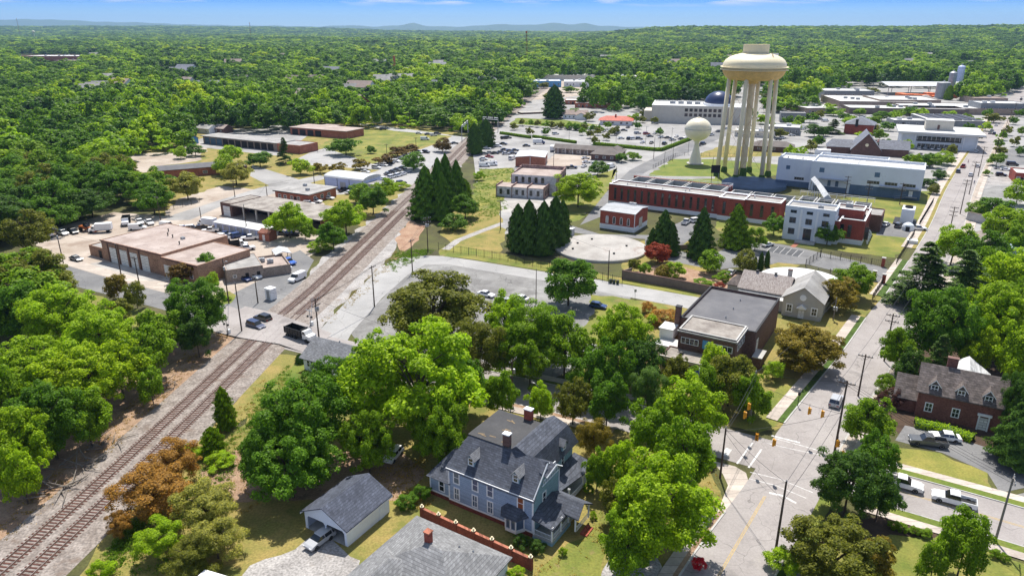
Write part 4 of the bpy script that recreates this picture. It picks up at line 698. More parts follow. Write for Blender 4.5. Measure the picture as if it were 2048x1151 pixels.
def small_brick():
    b = Bd('pump_house', 'square red brick pump house with arched windows and shallow grey metal roof', 'building', (1201, 419), 6.4, -31)
    b.box('wall', 'red_brick', 0, 0, 0, 12.6, 12, 6.3).box('foundation', 'trim_white', -.06, -.06, 0, 12.66, 12.06, 1.7); b.roof(0, 0, 12.6, 12, 6.3, 7.2, 'x', 'metal_grey', .3, .15); b.mb('wall', 'red_brick').add([(12.6, 0, 6.3), (12.6, 12, 6.3), (12.6, 6, 7.2)], [(0, 1, 2)])
    for i in range(4):
        u = 2.6+i*2.6; f = MB(); f.box(-.5, -.05, 0, -.38, .02, 2.1).box(.38, -.05, 0, .5, .02, 2.1).box(-.38, -.05, 0, .38, .02, .1)
        for a in range(0, 180, 30): f.tube((.45*math.cos(R(a)), -.02, 2.1+.45*math.sin(R(a))), (.45*math.cos(R(a+30)), -.02, 2.1+.45*math.sin(R(a+30))), .06, n=4)
        o = f.build('arched_window', 'trim_white', b.o, (u, -.02, 2.1)); MB().box(-.4, -.02, .08, .4, 0, 2.1).prism([(.4*math.cos(R(a)), .4*math.sin(R(a))) for a in range(0, 181, 30)], 0, 0.02).build('pane', 'glass' if i > 1 else 'curtain', o) if False else MB().box(-.42, -.015, .08, .42, .0, 2.35).build('pane', 'glass' if i > 0 else 'curtain', o)
    b.box('trim', 'trim_white', 12.5, -.1, 1.7, 12.72, -.02, 6.2); b.door('r', 5.5, 3.0, 3.4, at=12.63, m='cream_stone', z=.8); b.unit(7.5, 10.5, 7.0, 2.5, 1.2, .6); b.done()
    # concrete round slab
    p = G(1201.5, 498); t = thing('reservoir_cover', 'large round pale concrete reservoir cover on the grass behind the iron fence', 'reservoir', (p.x, p.y, 0)); MB().lathe([(14.3, 0), (14.3, .75), (14.1, .8)], 72).build('reservoir_wall', 'concrete', t); MB().lathe([(14.1, .8), (14.1, .85), (.05, 1.1)], 72, cap=False).build('concrete_cover', 'slab_white', t)
    for x, y in ((-7, 3), (-2, 7.5), (3, -8), (8, 0), (-9, -3)): MB().lathe([(.35, 0), (.35, .35), (.02, .4)], 8).build('hatch', 'iron', t, (x, y, 1.0))
    q = G(1140, 474); t = thing('utility_cabinet', 'tall grey metal cabinet beside the round reservoir cover', 'cabinet', (q.x, q.y, 0), R(-31)); MB().box(-1.1, -1, 0, 1.1, 1, 3.0).box(-1.0, -1.03, .2, -.05, -1, 2.8).box(.05, -1.03, .2, 1.0, -1, 2.8).build('cabinet_body', 'metal_grey', t); MB().box(-1.2, -1.1, 3.0, 1.2, 1.1, 3.12).build('cabinet_top', 'trim_white', t)
small_brick()
def white_plant():
    b = Bd('white_plant_building', 'big white flat-roofed plant building with grey lower band behind the red waterworks', 'building', (1557, 315), 12, -30)
    b.flat(0, 0, 56, 15.5, 12, 'plant_white', 'roof_white_dirty', .9, .45, None); b.flat(14.2, -3.2, 55.9, 15.4, 12.3, 'plant_white', 'roof_white_dirty', 1.0, .45, None); b.flat(14.5, 15.0, 42, 24, 12.1, 'plant_white', 'roof_white_dirty', .9, .45, None)
    b.box('lower_band', 'plant_band', 30, -3.3, 0, 55.95, -3.22, 4.0).box('lower_band', 'plant_band', 0, -.1, 0, 14, -.03, 2.5).box('lower_band', 'plant_band', 16, -3.28, 0, 29, -3.22, 2.2)
    b.box('canopy', 'metal_grey', 18, -5.4, 5.2, 29, -3.25, 5.5).box('canopy', 'metal_grey', 41, -5, 4.3, 55, -3.25, 4.6).box('roof_seam', 'metal_grey', 31, -2.6, 11.36, 31.4, 14.8, 11.42)
    b.wins('f', [4.5], 7.4, 1.6, 1.6, at=-.03, fr='plant_band', glass='door_blue'); b.wins('f', [18.5, 39.5], 7.9, 1.9, 1.9, at=-3.24, fr='plant_band', glass='door_blue'); b.wins('f', [38.5, 45, 51.5], 5.0, 4.6, 1.3, at=-3.24, fr='metal_grey', style='four'); b.wins('f', [9.5], 3.2, 4.0, 1.2, at=-.03, fr='metal_grey', style='four')
    b.door('f', 52.5, 1.4, 2.6, at=-3.35, z=1.0); b.door('f', 22, 1.2, 2.4, at=-3.26, z=2.4, m='plant_band'); b.door('f', 25, 1.2, 2.4, at=-3.26, z=2.4, m='plant_band')
    st = b.mb('stairs', 'steel')
    for i in range(8): st.box(47+i*.5, -5.2, .25+i*.13, 47.5+i*.5, -4.0, .32+i*.13)
    st.tube((47, -5.2, 1.2), (51, -5.2, 2.3), .05); st.box(51, -5.2, 1.2, 55, -3.4, 1.35)
    for x in (2, 8): b.vent(x+1, 7, 11.1, .2, .7)
    b.done()
    # covered conveyor
    a, c = G(1628, 358, 6.5), G(1655, 396, 6.8); t = thing('covered_stair', 'grey roofed footbridge sloping from the white plant to the red waterworks', 'footbridge', (0, 0, 0))
    mid = G(1640, 372, 5.2); MB().tube(a, mid, 1.3, n=4).tube(mid, c, 1.3, n=4).build('enclosure', 'metal_roof', t); lg = MB()
    for f in (0, .33, .66, 1): q = a.lerp(mid, f); lg.tube((q.x-.9, q.y, 0), (q.x-.9, q.y, q.z-.8), .16).tube((q.x+.9, q.y, 0), (q.x+.9, q.y, q.z-.8), .16)
    lg.build('legs', 'steel', t)
white_plant()
# ---------- water towers
def towers():
    p = G(1484, 352); zc = {y: HT(1484, 352, y) for y in (157, 139, 105, 89, 150, 128)}; t = thing('water_tower', 'tall cream water tower with wide tank on six splayed legs and a thick riser', 'water tower', (p.x, p.y, 0))
    zb, zr_, zt, zz = zc[157], zc[139], zc[105], zc[89]; Rt = 13.6
    pr = [(2.0, zb-2.2)]
    n = 15
    for i in range(n+1): a = -90+180*i/n; hh = abs(math.sin(R(a))); pr.append((Rt*max(.38, (1-hh**2.6)**.45) if a > 0 else (Rt-4.6+4.6*math.cos(R(a)) if a > -85 else 3.0), zr_+.9+((zt-zr_-.9) if a > 0 else (zr_+.9-zb+.6))*math.sin(R(a))))
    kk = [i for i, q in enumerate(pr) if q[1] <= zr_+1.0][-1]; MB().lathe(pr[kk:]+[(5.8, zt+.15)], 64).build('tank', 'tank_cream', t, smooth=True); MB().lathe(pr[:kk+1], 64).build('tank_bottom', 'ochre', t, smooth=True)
    # scalloped bowls under the rim at each leg
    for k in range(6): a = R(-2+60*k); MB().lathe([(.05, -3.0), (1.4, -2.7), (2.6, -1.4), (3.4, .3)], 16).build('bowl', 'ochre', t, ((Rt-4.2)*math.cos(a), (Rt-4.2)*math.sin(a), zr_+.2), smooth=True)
    MB().lathe([(Rt+.2, zr_-.1), (Rt+.9, zr_-.1), (Rt+.9, zr_+.15), (Rt+.2, zr_+.15)], 64).lathe([(Rt+.85, zr_+1.1), (Rt+.93, zr_+1.1), (Rt+.93, zr_+1.2), (Rt+.85, zr_+1.2)], 64).build('balcony', 'tank_cream', t)
    MB().lathe([(5.5, zt-.2), (5.5, zz), (5.3, zz), (5.3, zz-.5)], 48).build('top_ring', 'tank_cream', t, smooth=False)
    for k in range(6):
        a = R(-2+60*k); l = MB().tube((11.8*math.cos(a), 11.8*math.sin(a), 0), (10.3*math.cos(a), 10.3*math.sin(a), zr_-1.0), 1.0, .92, 14).build('leg', 'tank_cream', t, smooth=True); MB().lathe([(1.5, 0), (1.5, 1.6), (1.1, 2.6)], 12, (11.8*math.cos(a), 11.8*math.sin(a), 0)).build('footing', 'hedge', l)
    MB().lathe([(1.7, 0), (1.4, 3), (1.35, zb-3), (2.2, zb)], 24).tube((-1.7, -1.0, 1), (-1.7, -1.0, zb-2), .2, n=8).build('riser', 'tank_riser', t, smooth=True); MB().lathe([(1.9, 0), (1.9, 3.2), (1.6, 4.0)], 20).build('riser_skirt', 'hedge', t)
    br = MB()
    for k in range(6):
        a, c = R(-2+60*k), R(58+60*k)
        for z0, z1 in ((3, 20), (20, 37)): 
            r0 = lambda z: 11.8-1.5*z/zr_
            br.tube((r0(z0)*math.cos(a), r0(z0)*math.sin(a), z0), (r0(z1)*math.cos(c), r0(z1)*math.sin(c), z1), .05, n=4).tube((r0(z0)*math.cos(c), r0(z0)*math.sin(c), z0), (r0(z1)*math.cos(a), r0(z1)*math.sin(a), z1), .05, n=4)
    br.build('bracing', 'rust', t)
    for k in range(6):
        a = R(-2+60*k); q = MB()
        for z in (20.0, 37.0): r_ = 11.8-1.5*z/zr_; q.tube((2.2*math.cos(a), 2.2*math.sin(a), z), (r_*math.cos(a), r_*math.sin(a), z), .07, n=4)
        q.build('strut', 'tank_cream', t)
    ld = MB(); 
    for s in (-.25, .25): ld.tube((5.6+s*0, -12.6, zr_+1), (4.5, -7.0+s, zt+.3), .06, n=4)
    for i in range(7): ld.tube((5.2-i*.12, -12.3+i*.8, zr_+1.8+i*.9), (5.9-i*.12, -12.3+i*.8, zr_+1.8+i*.9), .06, n=4)
    ld.tube((4.9, -12.2, zr_+1.2), (4.6, -8.6, zt-.6), .14, n=4); ld.build('ladder', 'rust', t)
    q = G(1390, 327); zt2 = HT(1390, 327, 235.5); zm = HT(1390, 327, 258); t = thing('bulb_water_tower', 'smaller cream water tower, a ball on a flared pedestal on the green lawn', 'water tower', (q.x, q.y, 0))
    rs = 6.6; zs = zt2-5.7; pr = [(3.3, 0), (3.25, .4), (2.9, 2.2), (2.1, 5), (1.35, 8), (1.15, 10), (1.3, 11.2)]
    MB().lathe([(4.2, 0), (4.2, .35), (3.3, .4)], 32).build('plinth', 'concrete', t)
    for i in range(14): a = -72+162*i/13; pr.append((max(.05, rs*math.cos(R(a))), zs+5.7*math.sin(R(a))))
    MB().lathe(pr, 48).build('tank', 'tank_white', t, smooth=True); MB().lathe([(.5, zt2-.1), (.5, zt2+.4)], 10).build('vent', 'tank_white', t)
    MB().lathe([(rs+.02, zs+.3), (rs+.06, zs+.35), (rs+.02, zs+.5)], 48, cap=False).build('weld_band', 'metal_grey', t)
towers()
# low disc at the tower foot, its dark blue stands in for the tower's shade
def basin():
    p = G(1478, 362); t = thing('tower_shade_disc', 'low round disc with dark blue shade colour at the foot of the tall tower', 'basin', (p.x+3, p.y-11, 0)); MB().lathe([(13.5, 0), (13.5, 1.5), (13.2, 1.6)], 48).build('basin_wall', 'plant_band', t); MB().lathe([(13.2, 1.6), (13.2, 1.7), (.1, 2.3)], 48, cap=False).build('shade_cover', 'shade_blue', t)
basin()
# ---------- left: public works garage and yard buildings
def works():
    b = Bd('depot', 'long tan brick depot with pinkish flat roof and tall white roller doors', 'building', (201, 479), 6.3, -30.5)
    b.flat(0, 0, 28.5, 22, 6.3, 'tan_brick', 'tar_tan', .18, .25, None); b.flat(28.5, -.3, 44, 17, 5.7, 'tan_brick', 'tar_tan', .18, .25, None)
    b.flat(-8.2, 0.6, 0, 9.6, 3.3, 'tan_brick', 'tar_grey', .3, .25, None); b.unit(-3.2, 4.2, 3.1, 2.4, 1.8, 1.5)
    b.box('eave_trim', 'brown_brick', -.2, -.25, 5.9, 28.6, -.1, 6.32).box('eave_trim', 'brown_brick', 28.5, -.55, 5.3, 44.2, -.4, 5.72)
    for x in (5.5, 10.5, 15.4, 20.5): b.door('f', x, 3.4, 4.6, at=-.06); b.box('pilaster', 'brown_brick', x-2.5, -.2, 0, x-2.2, -.02, 5.7)
    for x in (31, 34.6): b.door('f', x, 3.0, 3.6, at=-.36)
    b.wins('f', [38, 41], 1.5, 1.4, 1.3, at=-.33); b.door('f', -2.6, 1.4, 2.3, at=.55, m='iron'); b.unit(20, 13, 6.2, 1, 1, .6)
    for x, y in ((13, 13), (16, 12.5), (24, 9), (9, 16)): b.vent(x, y, 6.2, .15, .7, 'iron')
    b.done()
    b = Bd('depot_office', 'beige brick office annex with grey flat roof beside parked cars', 'building', (452, 541), 3.6, 28)
    b.flat(0, 0, 9.5, 13, 3.7, 'pale_brick', 'tar_grey', .2, .25, None); b.flat(9.5, .5, 17, 12, 2.7, 'pale_brick', 'tar_tan', .6, .3, None); b.door('f', 5.2, .9, 2.1, at=-.03, m='iron'); b.door('f', 8.2, .9, 2.1, at=-.03, m='iron'); b.wins('f', [2], 1.2, 1.0, .9, at=-.03); b.unit(10.5, 8, 2.3, 1.6, 1.2, 1.0); b.unit(12.5, 6, 2.3, 1.6, 1.2, 1.0); b.done()
    b = Bd('yard_canopy', 'small open dark canopy with white roof next to the beige office wall', 'canopy', None, 0, 28, loc=G(553, 527)); b.roof(0, 0, 4.5, 6, 2.5, 3.3, 'y', 'metal_roof', .1); [b.box('post', 'iron', x, y, 0, x+.15, y+.15, 2.5) for x in (0, 4.35) for y in (0, 5.85)]; b.done()
    b = Bd('machine_shed', 'long dark open-fronted machine shed with weathered grey roof', 'shed', (440, 405), 4.6, -30)
    b.flat(0, 0, 6, 14, 4.8, 'brown_brick', 'tar_worn', .2, .25, None); b.box('back_wall', 'orange_brick', 6, 16, 0, 50, 16.3, 4.3).box('side_wall', 'orange_brick', 49.7, 0, 0, 50, 16, 4.3).box('roof', 'tar_worn', 6, -.5, 4.3, 50.4, 16.5, 4.6); [b.box('post', 'stucco', x-.25, 0, 0, x+.25, .5, 4.3) for x in (12, 18.5, 25, 31, 37, 43)]; b.door('f', 3.2, 3.6, 3.6, at=-.04, m='door_white')
    b.box('partition', 'iron', 6.1, 8, 0, 49.6, 8.2, 4.2).done()
    b = Bd('storage_shed', 'long low storage shed with bright white metal roof', 'shed', (428, 443), 3.0, -29); b.box('wall', 'blue_metal', 0, 0, 0, 24, 5.5, 2.8); b.roof(0, 0, 24, 5.5, 2.8, 3.3, 'x', 'roof_white', .3); [b.door('f', 2.5+i*3.2, 2.4, 2.3, at=-.04, m='metal_grey') for i in range(7)]; b.done()
    b = Bd('brick_hut', 'tiny reddish brick hut with pitched roof at the end of the white shed', 'hut', None, 0, -25, loc=G(519, 480)); b.gable(0, 0, 4.2, 3.6, 2.6, 3.5, 'x', 'orange_brick', 'orange_roof', .25); b.door('f', 2.0, 1, 2, at=-.03); b.done()
    b = Bd('yard_office', 'low brick office with grey flat overhanging roof and rooftop units', 'building', (545, 380), 3.9, -28); b.box('wall', 'orange_brick', .6, .6, 0, 18.4, 16.4, 3.6).box('roof', 'tar_grey', 0, 0, 3.6, 19, 17, 3.95); b.box('fascia', 'iron', -.03, -.03, 3.5, 19.03, 0, 3.9); b.unit(6, 12, 3.95); b.unit(13, 6, 3.95); b.wins('f', [3, 6, 9.5, 13], 1.0, 1.6, 1.5, at=.58).wins('r', [4, 8, 12], 1, 1.6, 1.6, at=18.42); b.door('f', 11.3, 1.2, 2.2, at=.56, m='iron'); b.done()
    b = Bd('metal_warehouse', 'pale blue metal warehouse with curved white roof facing the car rows', 'warehouse', (648, 351), 5.0, -27); b.box('wall', 'blue_metal', 0, 0, 0, 21, 12, 4.6)
    rr_ = MB(); pr = [(-.2, 4.5)]+[(6+6.3*math.cos(R(180-a)), 4.6+1.5*math.sin(R(a))) for a in range(0, 181, 20)]
    vv = [(x, y, z) for x in (-.2, 21.2) for y, z in pr]; k = len(pr); rr_.add(vv, [(i, i+1, k+i+1, k+i) for i in range(k-1)]+[tuple(range(k))[::-1], tuple(range(k, 2*k))]); rr_.build('roof', 'metal_roof', b.o); [b.box('downpipe', 'iron', x, -.12, 0, x+.12, -.01, 4.6) for x in (.1, 7, 13.5, 20.5)]; b.door('f', 17.5, 1, 2.2, at=-.03, m='iron'); b.door('f', 10, 3, 3, at=-.03, m='metal_grey'); b.flat(21, 1, 27, 9, 3.4, 'metal_grey', 'tar_grey', .15, .2, None); b.done()
    b = Bd('workshop', 'low brown brick workshop with dark grey roof among trees on the left', 'building', (314, 340), 4.2, 27); b.box('wall', 'orange_brick', 0, 0, 0, 33, 13, 3.7); b.roof(0, 0, 33, 13, 3.7, 4.3, 'x', 'tar_dark2', .5); b.wins('f', [12, 20, 28], 1, 2, 1.3, at=-.03); b.flat(33, 1, 39, 9, 2.8, 'brown_brick', 'tar_dark2', .2, .2, None); b.done()
    b = Bd('bus_garage', 'long low garage with pale roof and row of blue roller doors', 'building', (404, 271), 4.6, -28.5); b.box('wall', 'pale_brick', 0, 0.4, 0, 62, 12, 4.3).box('roof', 'tar_grey', -.6, -.8, 4.3, 62.5, 12.5, 4.7); [b.door('f', 3.5+i*5.2, 4.2, 3.6, at=.3, m='door_blue' if i < 3 else 'iron') for i in range(11)]; b.flat(62, -1, 79, 13, 4.6, 'orange_brick', 'tar_grey', .3, .3, None); b.door('f', 66, 1.2, 2.2, at=-1.05, m='iron'); b.done()
    b = Bd('fire_depot', 'brown brick depot with three dark vehicle bays near the mown field', 'building', (580, 254), 4.6, -27); b.box('wall', 'orange_brick', 0, 0, 0, 46, 17, 4.4).box('roof', 'tar_tan', -.6, -.6, 4.4, 46.4, 17.4, 4.75); [b.door('f', 4+i*6.4, 4.8, 3.6, at=-.04, m='iron') for i in range(4)]; b.flat(8, 17.5, 22, 26, 4.4, 'brown_brick', 'tar_tan', .3, .3, None); b.done()
    for nm, px, m_, rf, w_, d_, lab in (('wooden_house', (390, 256), 'white', 'tar_grey', 12, 9, 'small white house with grey pitched roof at the wood edge, left of its neighbour'), ('wooden_house', (426, 256), 'brown_brick', 'tar_tan', 9, 8, 'small brown house with tan roof at the wood edge above the bus garage'), ('shed', (355, 277), 'sign_blue', 'tar_dark2', 9, 7, 'small blue-roofed shed half hidden by dark trees'), ('wooden_house', (735, 236), 'white', 'tar_grey', 11, 9, 'white house glimpsed between trees above the mown field'), ('wooden_house', (660, 234), 'white', 'tar_grey', 11, 9, 'white house half hidden behind trees above the brown depot')):
        b = Bd(nm, lab, 'house' if nm != 'shed' else 'shed', px, 3.2, -25); b.gable(0, 0, w_, d_, 3.2, 5.2, 'x', m_, rf, .4); b.wins('f', [2.5, w_-2.5], 1, 1.1, 1.3, at=-.03); b.done()
mk('orange_roof', (.24, .10, .07), var=.2); mk('tar_dark2', (.12, .118, .125), rough=.9, var=.15)
works()
# ---------- middle: two-storey shop row, brick shop, motel, restaurant
def middle():
    b = Bd('old_shop_building', 'old two-storey brick shop with peeling white back wall and stepped parapets', 'building', (1024, 345), 8.4, -17)
    b.box('wall', 'old_white', 0, 0, 0, 19, 15, 7.6).box('roof', 'tar_tan', .4, .3, 7.6, 18.6, 15, 7.75)
    for k, (y0, y1) in enumerate(((0, 4), (4, 8), (8, 12), (12, 15.2))): b.box('parapet', 'old_brick', 19, y0, 0, 19.5, y1, 7.8+.35*k).box('parapet', 'old_brick', -.4, y0, 0, 0, y1, 7.8+.35*k)
    b.box('parapet', 'old_brick', -.4, 15.2, 0, 19.5, 15.6, 9.2)
    b.wins('f', [2, 4.8, 7.6, 10.4, 13.2], 4.6, 1.2, 2.3, at=-.03, fr='iron')
    b.wins('r', [2, 5, 8, 11, 14], 4.7, 1.1, 2.0, at=19.53, fr='iron').wins('r', [2.5, 6, 10, 13], 1.2, 1.2, 2.0, at=19.53, fr='iron')
    for k in range(3):
        x0 = -4+k*6.6; b.box('wall', 'old_white', x0, -8.5, 0, x0+6.5, -.05, 4.1).box('roof', 'tar_tan', x0+.1, -8.5, 4.1, x0+6.4, -.05, 4.22).box('parapet', 'old_brick', x0-.25, -8.7, 0, x0+.05, -.05, 4.9)
    b.box('parapet', 'old_brick', 15.85, -8.7, 0, 16.2, -.05, 4.9); b.wins('f', [-2.2, 1, 4.6, 7.2, 10.6, 13.6], 1.1, 1.1, 2.1, at=-8.53, fr='iron'); b.wins('r', [-7, -4.5, -2], 1.2, 1.0, 1.9, at=16.23, fr='iron'); b.done()
    b = Bd('brick_shop', 'plain brown brick shop with light grey metal roof behind the old shop', 'building', (1031, 313), 5.0, -7); b.gable(0, 0, 14.5, 18, 4.8, 5.4, 'y', 'orange_brick', 'metal_roof', .3); b.box('downpipe', 'trim_white', 7.2, -.15, 0, 7.4, -.01, 4.9); b.door('r', 9, 3, 3, at=14.53, m='metal_grey'); b.done()
    b = Bd('motel', 'long low motel row with dark brown roof and white posts', 'building', (1110, 293), 3.6, -21); b.gable(0, 0, 36, 7, 3.1, 4.6, 'x', 'pale_brick', 'brown_roof', .9); [b.box('post', 'trim_white', 2+i*4.2, -1.1, 0, 2.15+i*4.2, -.95, 3.0) for i in range(8)]; [b.door('f', 3+i*4.2, 1, 2.1, at=-.03, m='wall_brown') for i in range(8)]; b.wins('f', [5+i*4.2 for i in range(7)], 1, 1.6, 1.2, at=-.03)
    b.gable(24, -13, 38, -2, 3.2, 5.4, 'x', 'brown_brick', 'brown_roof', .7, inset=(4, 4)).gable(30, -8, 38, 6, 3.2, 5.6, 'y', 'brown_brick', 'brown_roof', .6, inset=(3, 3)).wins('f', [27, 31, 35], 1, 1.6, 1.3, at=-13.03).done()
    b = Bd('restaurant', 'single-storey restaurant with bright red-orange hipped roof beside the car park', 'building', (1197, 240), 3.4, -12); b.box('wall', 'white', 1, 1, 0, 23, 13, 3.2); b.roof(0, 0, 24, 14, 3.2, 5.6, 'x', 'red_roof', .3, inset=(5, 5)); b.wins('f', [4, 7, 10, 16, 20], .8, 1.8, 1.5, at=.97); b.box('sign_tower', 'red_roof', 11, 5.5, 5.4, 12.2, 6.5, 7); b.done()
    b = Bd('tan_roof_house', 'small house with tan-brown gabled roof left of the red-roofed restaurant', 'house', (1126, 228), 3.6, -10); b.gable(0, 0, 18, 12, 3.4, 6, 'x', 'white', 'brown_roof2', .5); b.gable(10, -4, 18, 3, 3.2, 5, 'y', 'white', 'brown_roof2', .5); b.wins('f', [2, 5, 8], 1, 1.2, 1.4, at=-.03); b.done()
    b = Bd('station_platform', 'low concrete loading platform beside the far tracks', 'platform', None, 0, 20, loc=G(1043, 229)); b.box('platform_body', 'brown_brick', 0, 0, 0, 22, 9, 1.2).box('deck', 'slab_white', -.2, -.2, 1.2, 22.2, 9.2, 1.4).done()
    # cream office with domed neighbour
    b = Bd('cream_office', 'large cream three-storey office block with flat white roof and square windows', 'building', (1304, 211), 12, -14)
    b.flat(0, 0, 51, 38, 12.3, 'cream_stone', 'roof_white', .5, .5, 'trim_white'); 
    for z in (8.3, 4.9): b.wins('f', [24.5+i*3.3 for i in range(8)], z, 2.2, 2.2, at=-.03, fr='brown_brick', style='grid', fw=.2)
    for z in (7.5, 2.5): b.wins('r', [3+i*4 for i in range(8)], z, 2.8, 3.6, at=51.03, fr='cream_stone', style='grid', fw=.2)
    [b.unit(14+i*6, 20, 11.8, 4, 3, 1.8) for i in range(5)]; b.box('lower_wing', 'cream_stone', -6, 8, 0, 0, 30, 7.5); b.done()
    p = G(1438, 200, 15.5); b = Bd('domed_church', 'dark blue dome on a round drum behind the cream office block', 'church', None, 0, -14, loc=(p.x, p.y, 0)); b.box('wall', 'cream_stone', -16, -12, 0, 22, 16, 11.5).box('roof', 'roof_white', -16.3, -12.3, 11.5, 22.3, 16.3, 11.8); MB().lathe([(10.5, 11.8), (10.5, 13.5), (10.2, 13.6)], 32).build('drum', 'trim_white', b.o); MB().lathe([(10*math.cos(R(a)), 13.6+8.2*math.sin(R(a))) for a in range(0, 90, 8)]+[(.05, 21.9)], 32).build('dome', 'navy_dome', b.o, smooth=True); b.done()
mk('old_white', (.36, .36, .40), col2=(.62, .62, .64), sc=.8, fine=.15); mk('brown_roof', (.15, .13, .12), var=.15); mk('brown_roof2', (.27, .21, .185), var=.12)
middle()
# ---------- right: bank, churches, small offices, industry
FARH = []
def town():
    b = Bd('bank_building', 'modern white two-storey bank with overhanging flat roof and cream roof house', 'building', (1797, 262), 9.5, -25)
    O = b.o.location; b.box('wall', 'plant_white', 2, 3, 0, 40, 30, 8.2).box('roof', 'roof_white', 0, 0, 8.4, 43, 34, 9.5).box('soffit', 'cream_stone', .5, .5, 8.2, 42.5, 33.5, 8.4).box('penthouse', 'cream_stone', 14, 12, 9.5, 28, 22, 15).box('penthouse_roof', 'roof_white', 13.8, 11.8, 15, 28.2, 22.2, 15.2)
    b.box('upper_glazing', 'glass', 10, 2.8, 4.9, 32, 2.98, 7.0).box('lower_glazing', 'glass', 11, 2.8, .3, 31, 2.98, 2.9); b.door('f', 20.6, 1.2, 2.6, at=11.96, z=10, m='brown_brick'); b.box('spandrel', 'iron', 10, 2.4, 4.3, 32, 2.78, 4.9)
    for i in range(10): b.box('mullion', 'trim_white', 10.4+i*2.3, 2.7, .3, 10.55+i*2.3, 2.79, 7.0)
    [b.box('fin', 'trim_white', x, 2.2, 0, x+.4, 2.98, 8.2) for x in (2.2, 9, 33, 39.4)]; b.wins('r', [6+i*5 for i in range(5)], 1, 2, 6, at=40.03, style='grid'); b.done()
    b = Bd('brick_church', 'dark brick church hall with steep blue-grey gable and star window', 'church', (1655, 292), 4.5, -22); b.gable(12, -3, 26, 18, 4.2, 12.3, 'y', 'brown_brick', 'slate_blue_roof', .6); b.gable(0, 3, 12, 12, 4.2, 7.4, 'x', 'brown_brick', 'slate_blue_roof', .5, inset=(2, 0)).gable(26, 4, 40, 14, 4.2, 8.0, 'x', 'brown_brick', 'slate_blue_roof', .5); MB().lathe([(.9, 0), (.9, .1)], 6).build('gable_window', 'tank_cream', b.o, (19, -3.05, 6.5)).rotation_euler = (R(90), 0, 0); b.box('porch', 'trim_white', -6, -2, 0, 2, 3, 2.6).done()
    b = Bd('hip_roof_hall', 'red brick hall with blue-grey hipped roof beside the dark cedar', 'building', (1690, 247), 6.5, -30); b.box('wall', 'plant_brick', 0, 0, 0, 17, 16, 6.5); b.roof(0, 0, 17, 16, 6.5, 10.5, 'y', 'slate_blue_roof', .6, inset=(5, 5)); b.chim(7, -.5, 5, 9.5, 1.6, 1, 'iron', 'iron'); b.wins('r', [4, 8, 12], 2, 1.4, 2.6, at=17.03); b.done()
    for lab, px, z, hd, w_, d_, wall, rf in (
        ('flat white-roofed grey office right of the tall tower legs', (1528, 252), 5, -22, 22, 18, 'metal_grey', 'roof_white'), ('low pale shop with white roof seen between the tall tower legs', (1470, 260), 4, -20, 24, 12, 'cream_stone', 'roof_white'),
        ('small two-storey grey house-like office beyond the tower', (1562, 225), 7, -15, 17, 10, 'metal_grey', 'tar_grey'), ('long low warehouse with tan flat roof beside a dirt lane', (1615, 216), 5, 8, 30, 34, 'pale_brick', 'roof_white'),
        ('wide white-roofed mill block at centre of the industrial quarter', (1680, 202), 6, -8, 62, 60, 'pale_brick', 'roof_white'), ('dark-fronted mill wing with long white roof edge', (1700, 215), 5, -9, 88, 26, 'wall_brown', 'roof_white'),
        ('tall white-roofed mill block with red brick end', (1760, 199), 7, -6, 50, 42, 'pale_brick', 'roof_white'), ('long brick factory with bright white roof along the street', (1818, 215), 5, -8, 98, 44, 'pale_brick', 'roof_white'),
        ('grey-walled white factory hall nearest the far street', (1963, 206), 9, -8, 34, 22, 'metal_grey', 'roof_white'), ('low brown roofed store behind the factory hall', (1950, 196), 5, -8, 28, 30, 'pale_brick', 'brown_roof2'),
        ('small grey warehouse with white gable roof on the wood edge', (1650, 181), 8, -6, 46, 30, 'metal_grey', 'roof_white'), ('pale warehouse half hidden by trees left of the grey one', (1603, 178), 7, -4, 26, 24, 'white', 'roof_white'),
        ('low concrete building with two white roof slabs behind the bank', (1788, 240), 4, -10, 38, 16, 'metal_grey', 'roof_white'), ('small red brick shop at the right edge of the street', (2032, 345), 4.5, -25, 16, 14, 'plant_brick', 'roof_white'),
        ('teal-roofed building peeking from the trees at the right edge', (2024, 500), 5, -30, 22, 16, 'blue_metal', 'teal_roof'), ('low white kiosk on the lawn near the small transformer', (1815, 480), 1.2, -25, 3, 2.4, 'white', 'roof_white'),
        ('far white-roofed school in the woods at upper left', (42, 112), 12, -3, 120, 60, 'orange_brick', 'roof_white'), ('brown brick school wing below the far white roof', (98, 121), 12, -5, 55, 40, 'brown_brick', 'brown_roof2'),
        ('far blue-walled warehouse in the clearing', (1062, 162), 7, 0, 35, 30, 'sign_blue', 'roof_white'), ('far long pale warehouse across the clearing', (1082, 150), 7, -4, 70, 40, 'cream_stone', 'roof_white'),
        ('far white store at the centre of the clearing', (1128, 163), 6, -4, 45, 35, 'white', 'roof_white'), ('far grey flat roofed plant near the clearing edge', (1180, 150), 6, -6, 60, 50, 'metal_grey', 'tar_grey'),
        ('far cream factory right of the clearing', (1232, 152), 7, -5, 60, 40, 'cream_stone', 'roof_white'), ('far low tan depot under the trees', (1130, 200), 4, -6, 42, 18, 'orange_brick', 'roof_white'),
        ('far brick store by the dirt patch', (1150, 206), 4, -6, 40, 14, 'orange_brick', 'tar_grey'), ('far white warehouse left of the tall tower', (1352, 152), 7, -5, 60, 40, 'white', 'roof_white'), ('second far white warehouse left of the tall tower', (1405, 166), 6, -5, 40, 30, 'white', 'tar_grey'),
        ('far white roofed block right of the tall tower legs', (1600, 172), 6, -3, 35, 25, 'white', 'roof_white')):
        b = Bd('warehouse' if w_ > 25 else 'small_building', lab, 'building', px, z, hd); b.flat(0, 0, w_, d_, z, wall, rf, min(.5, z*.15), .4, None)
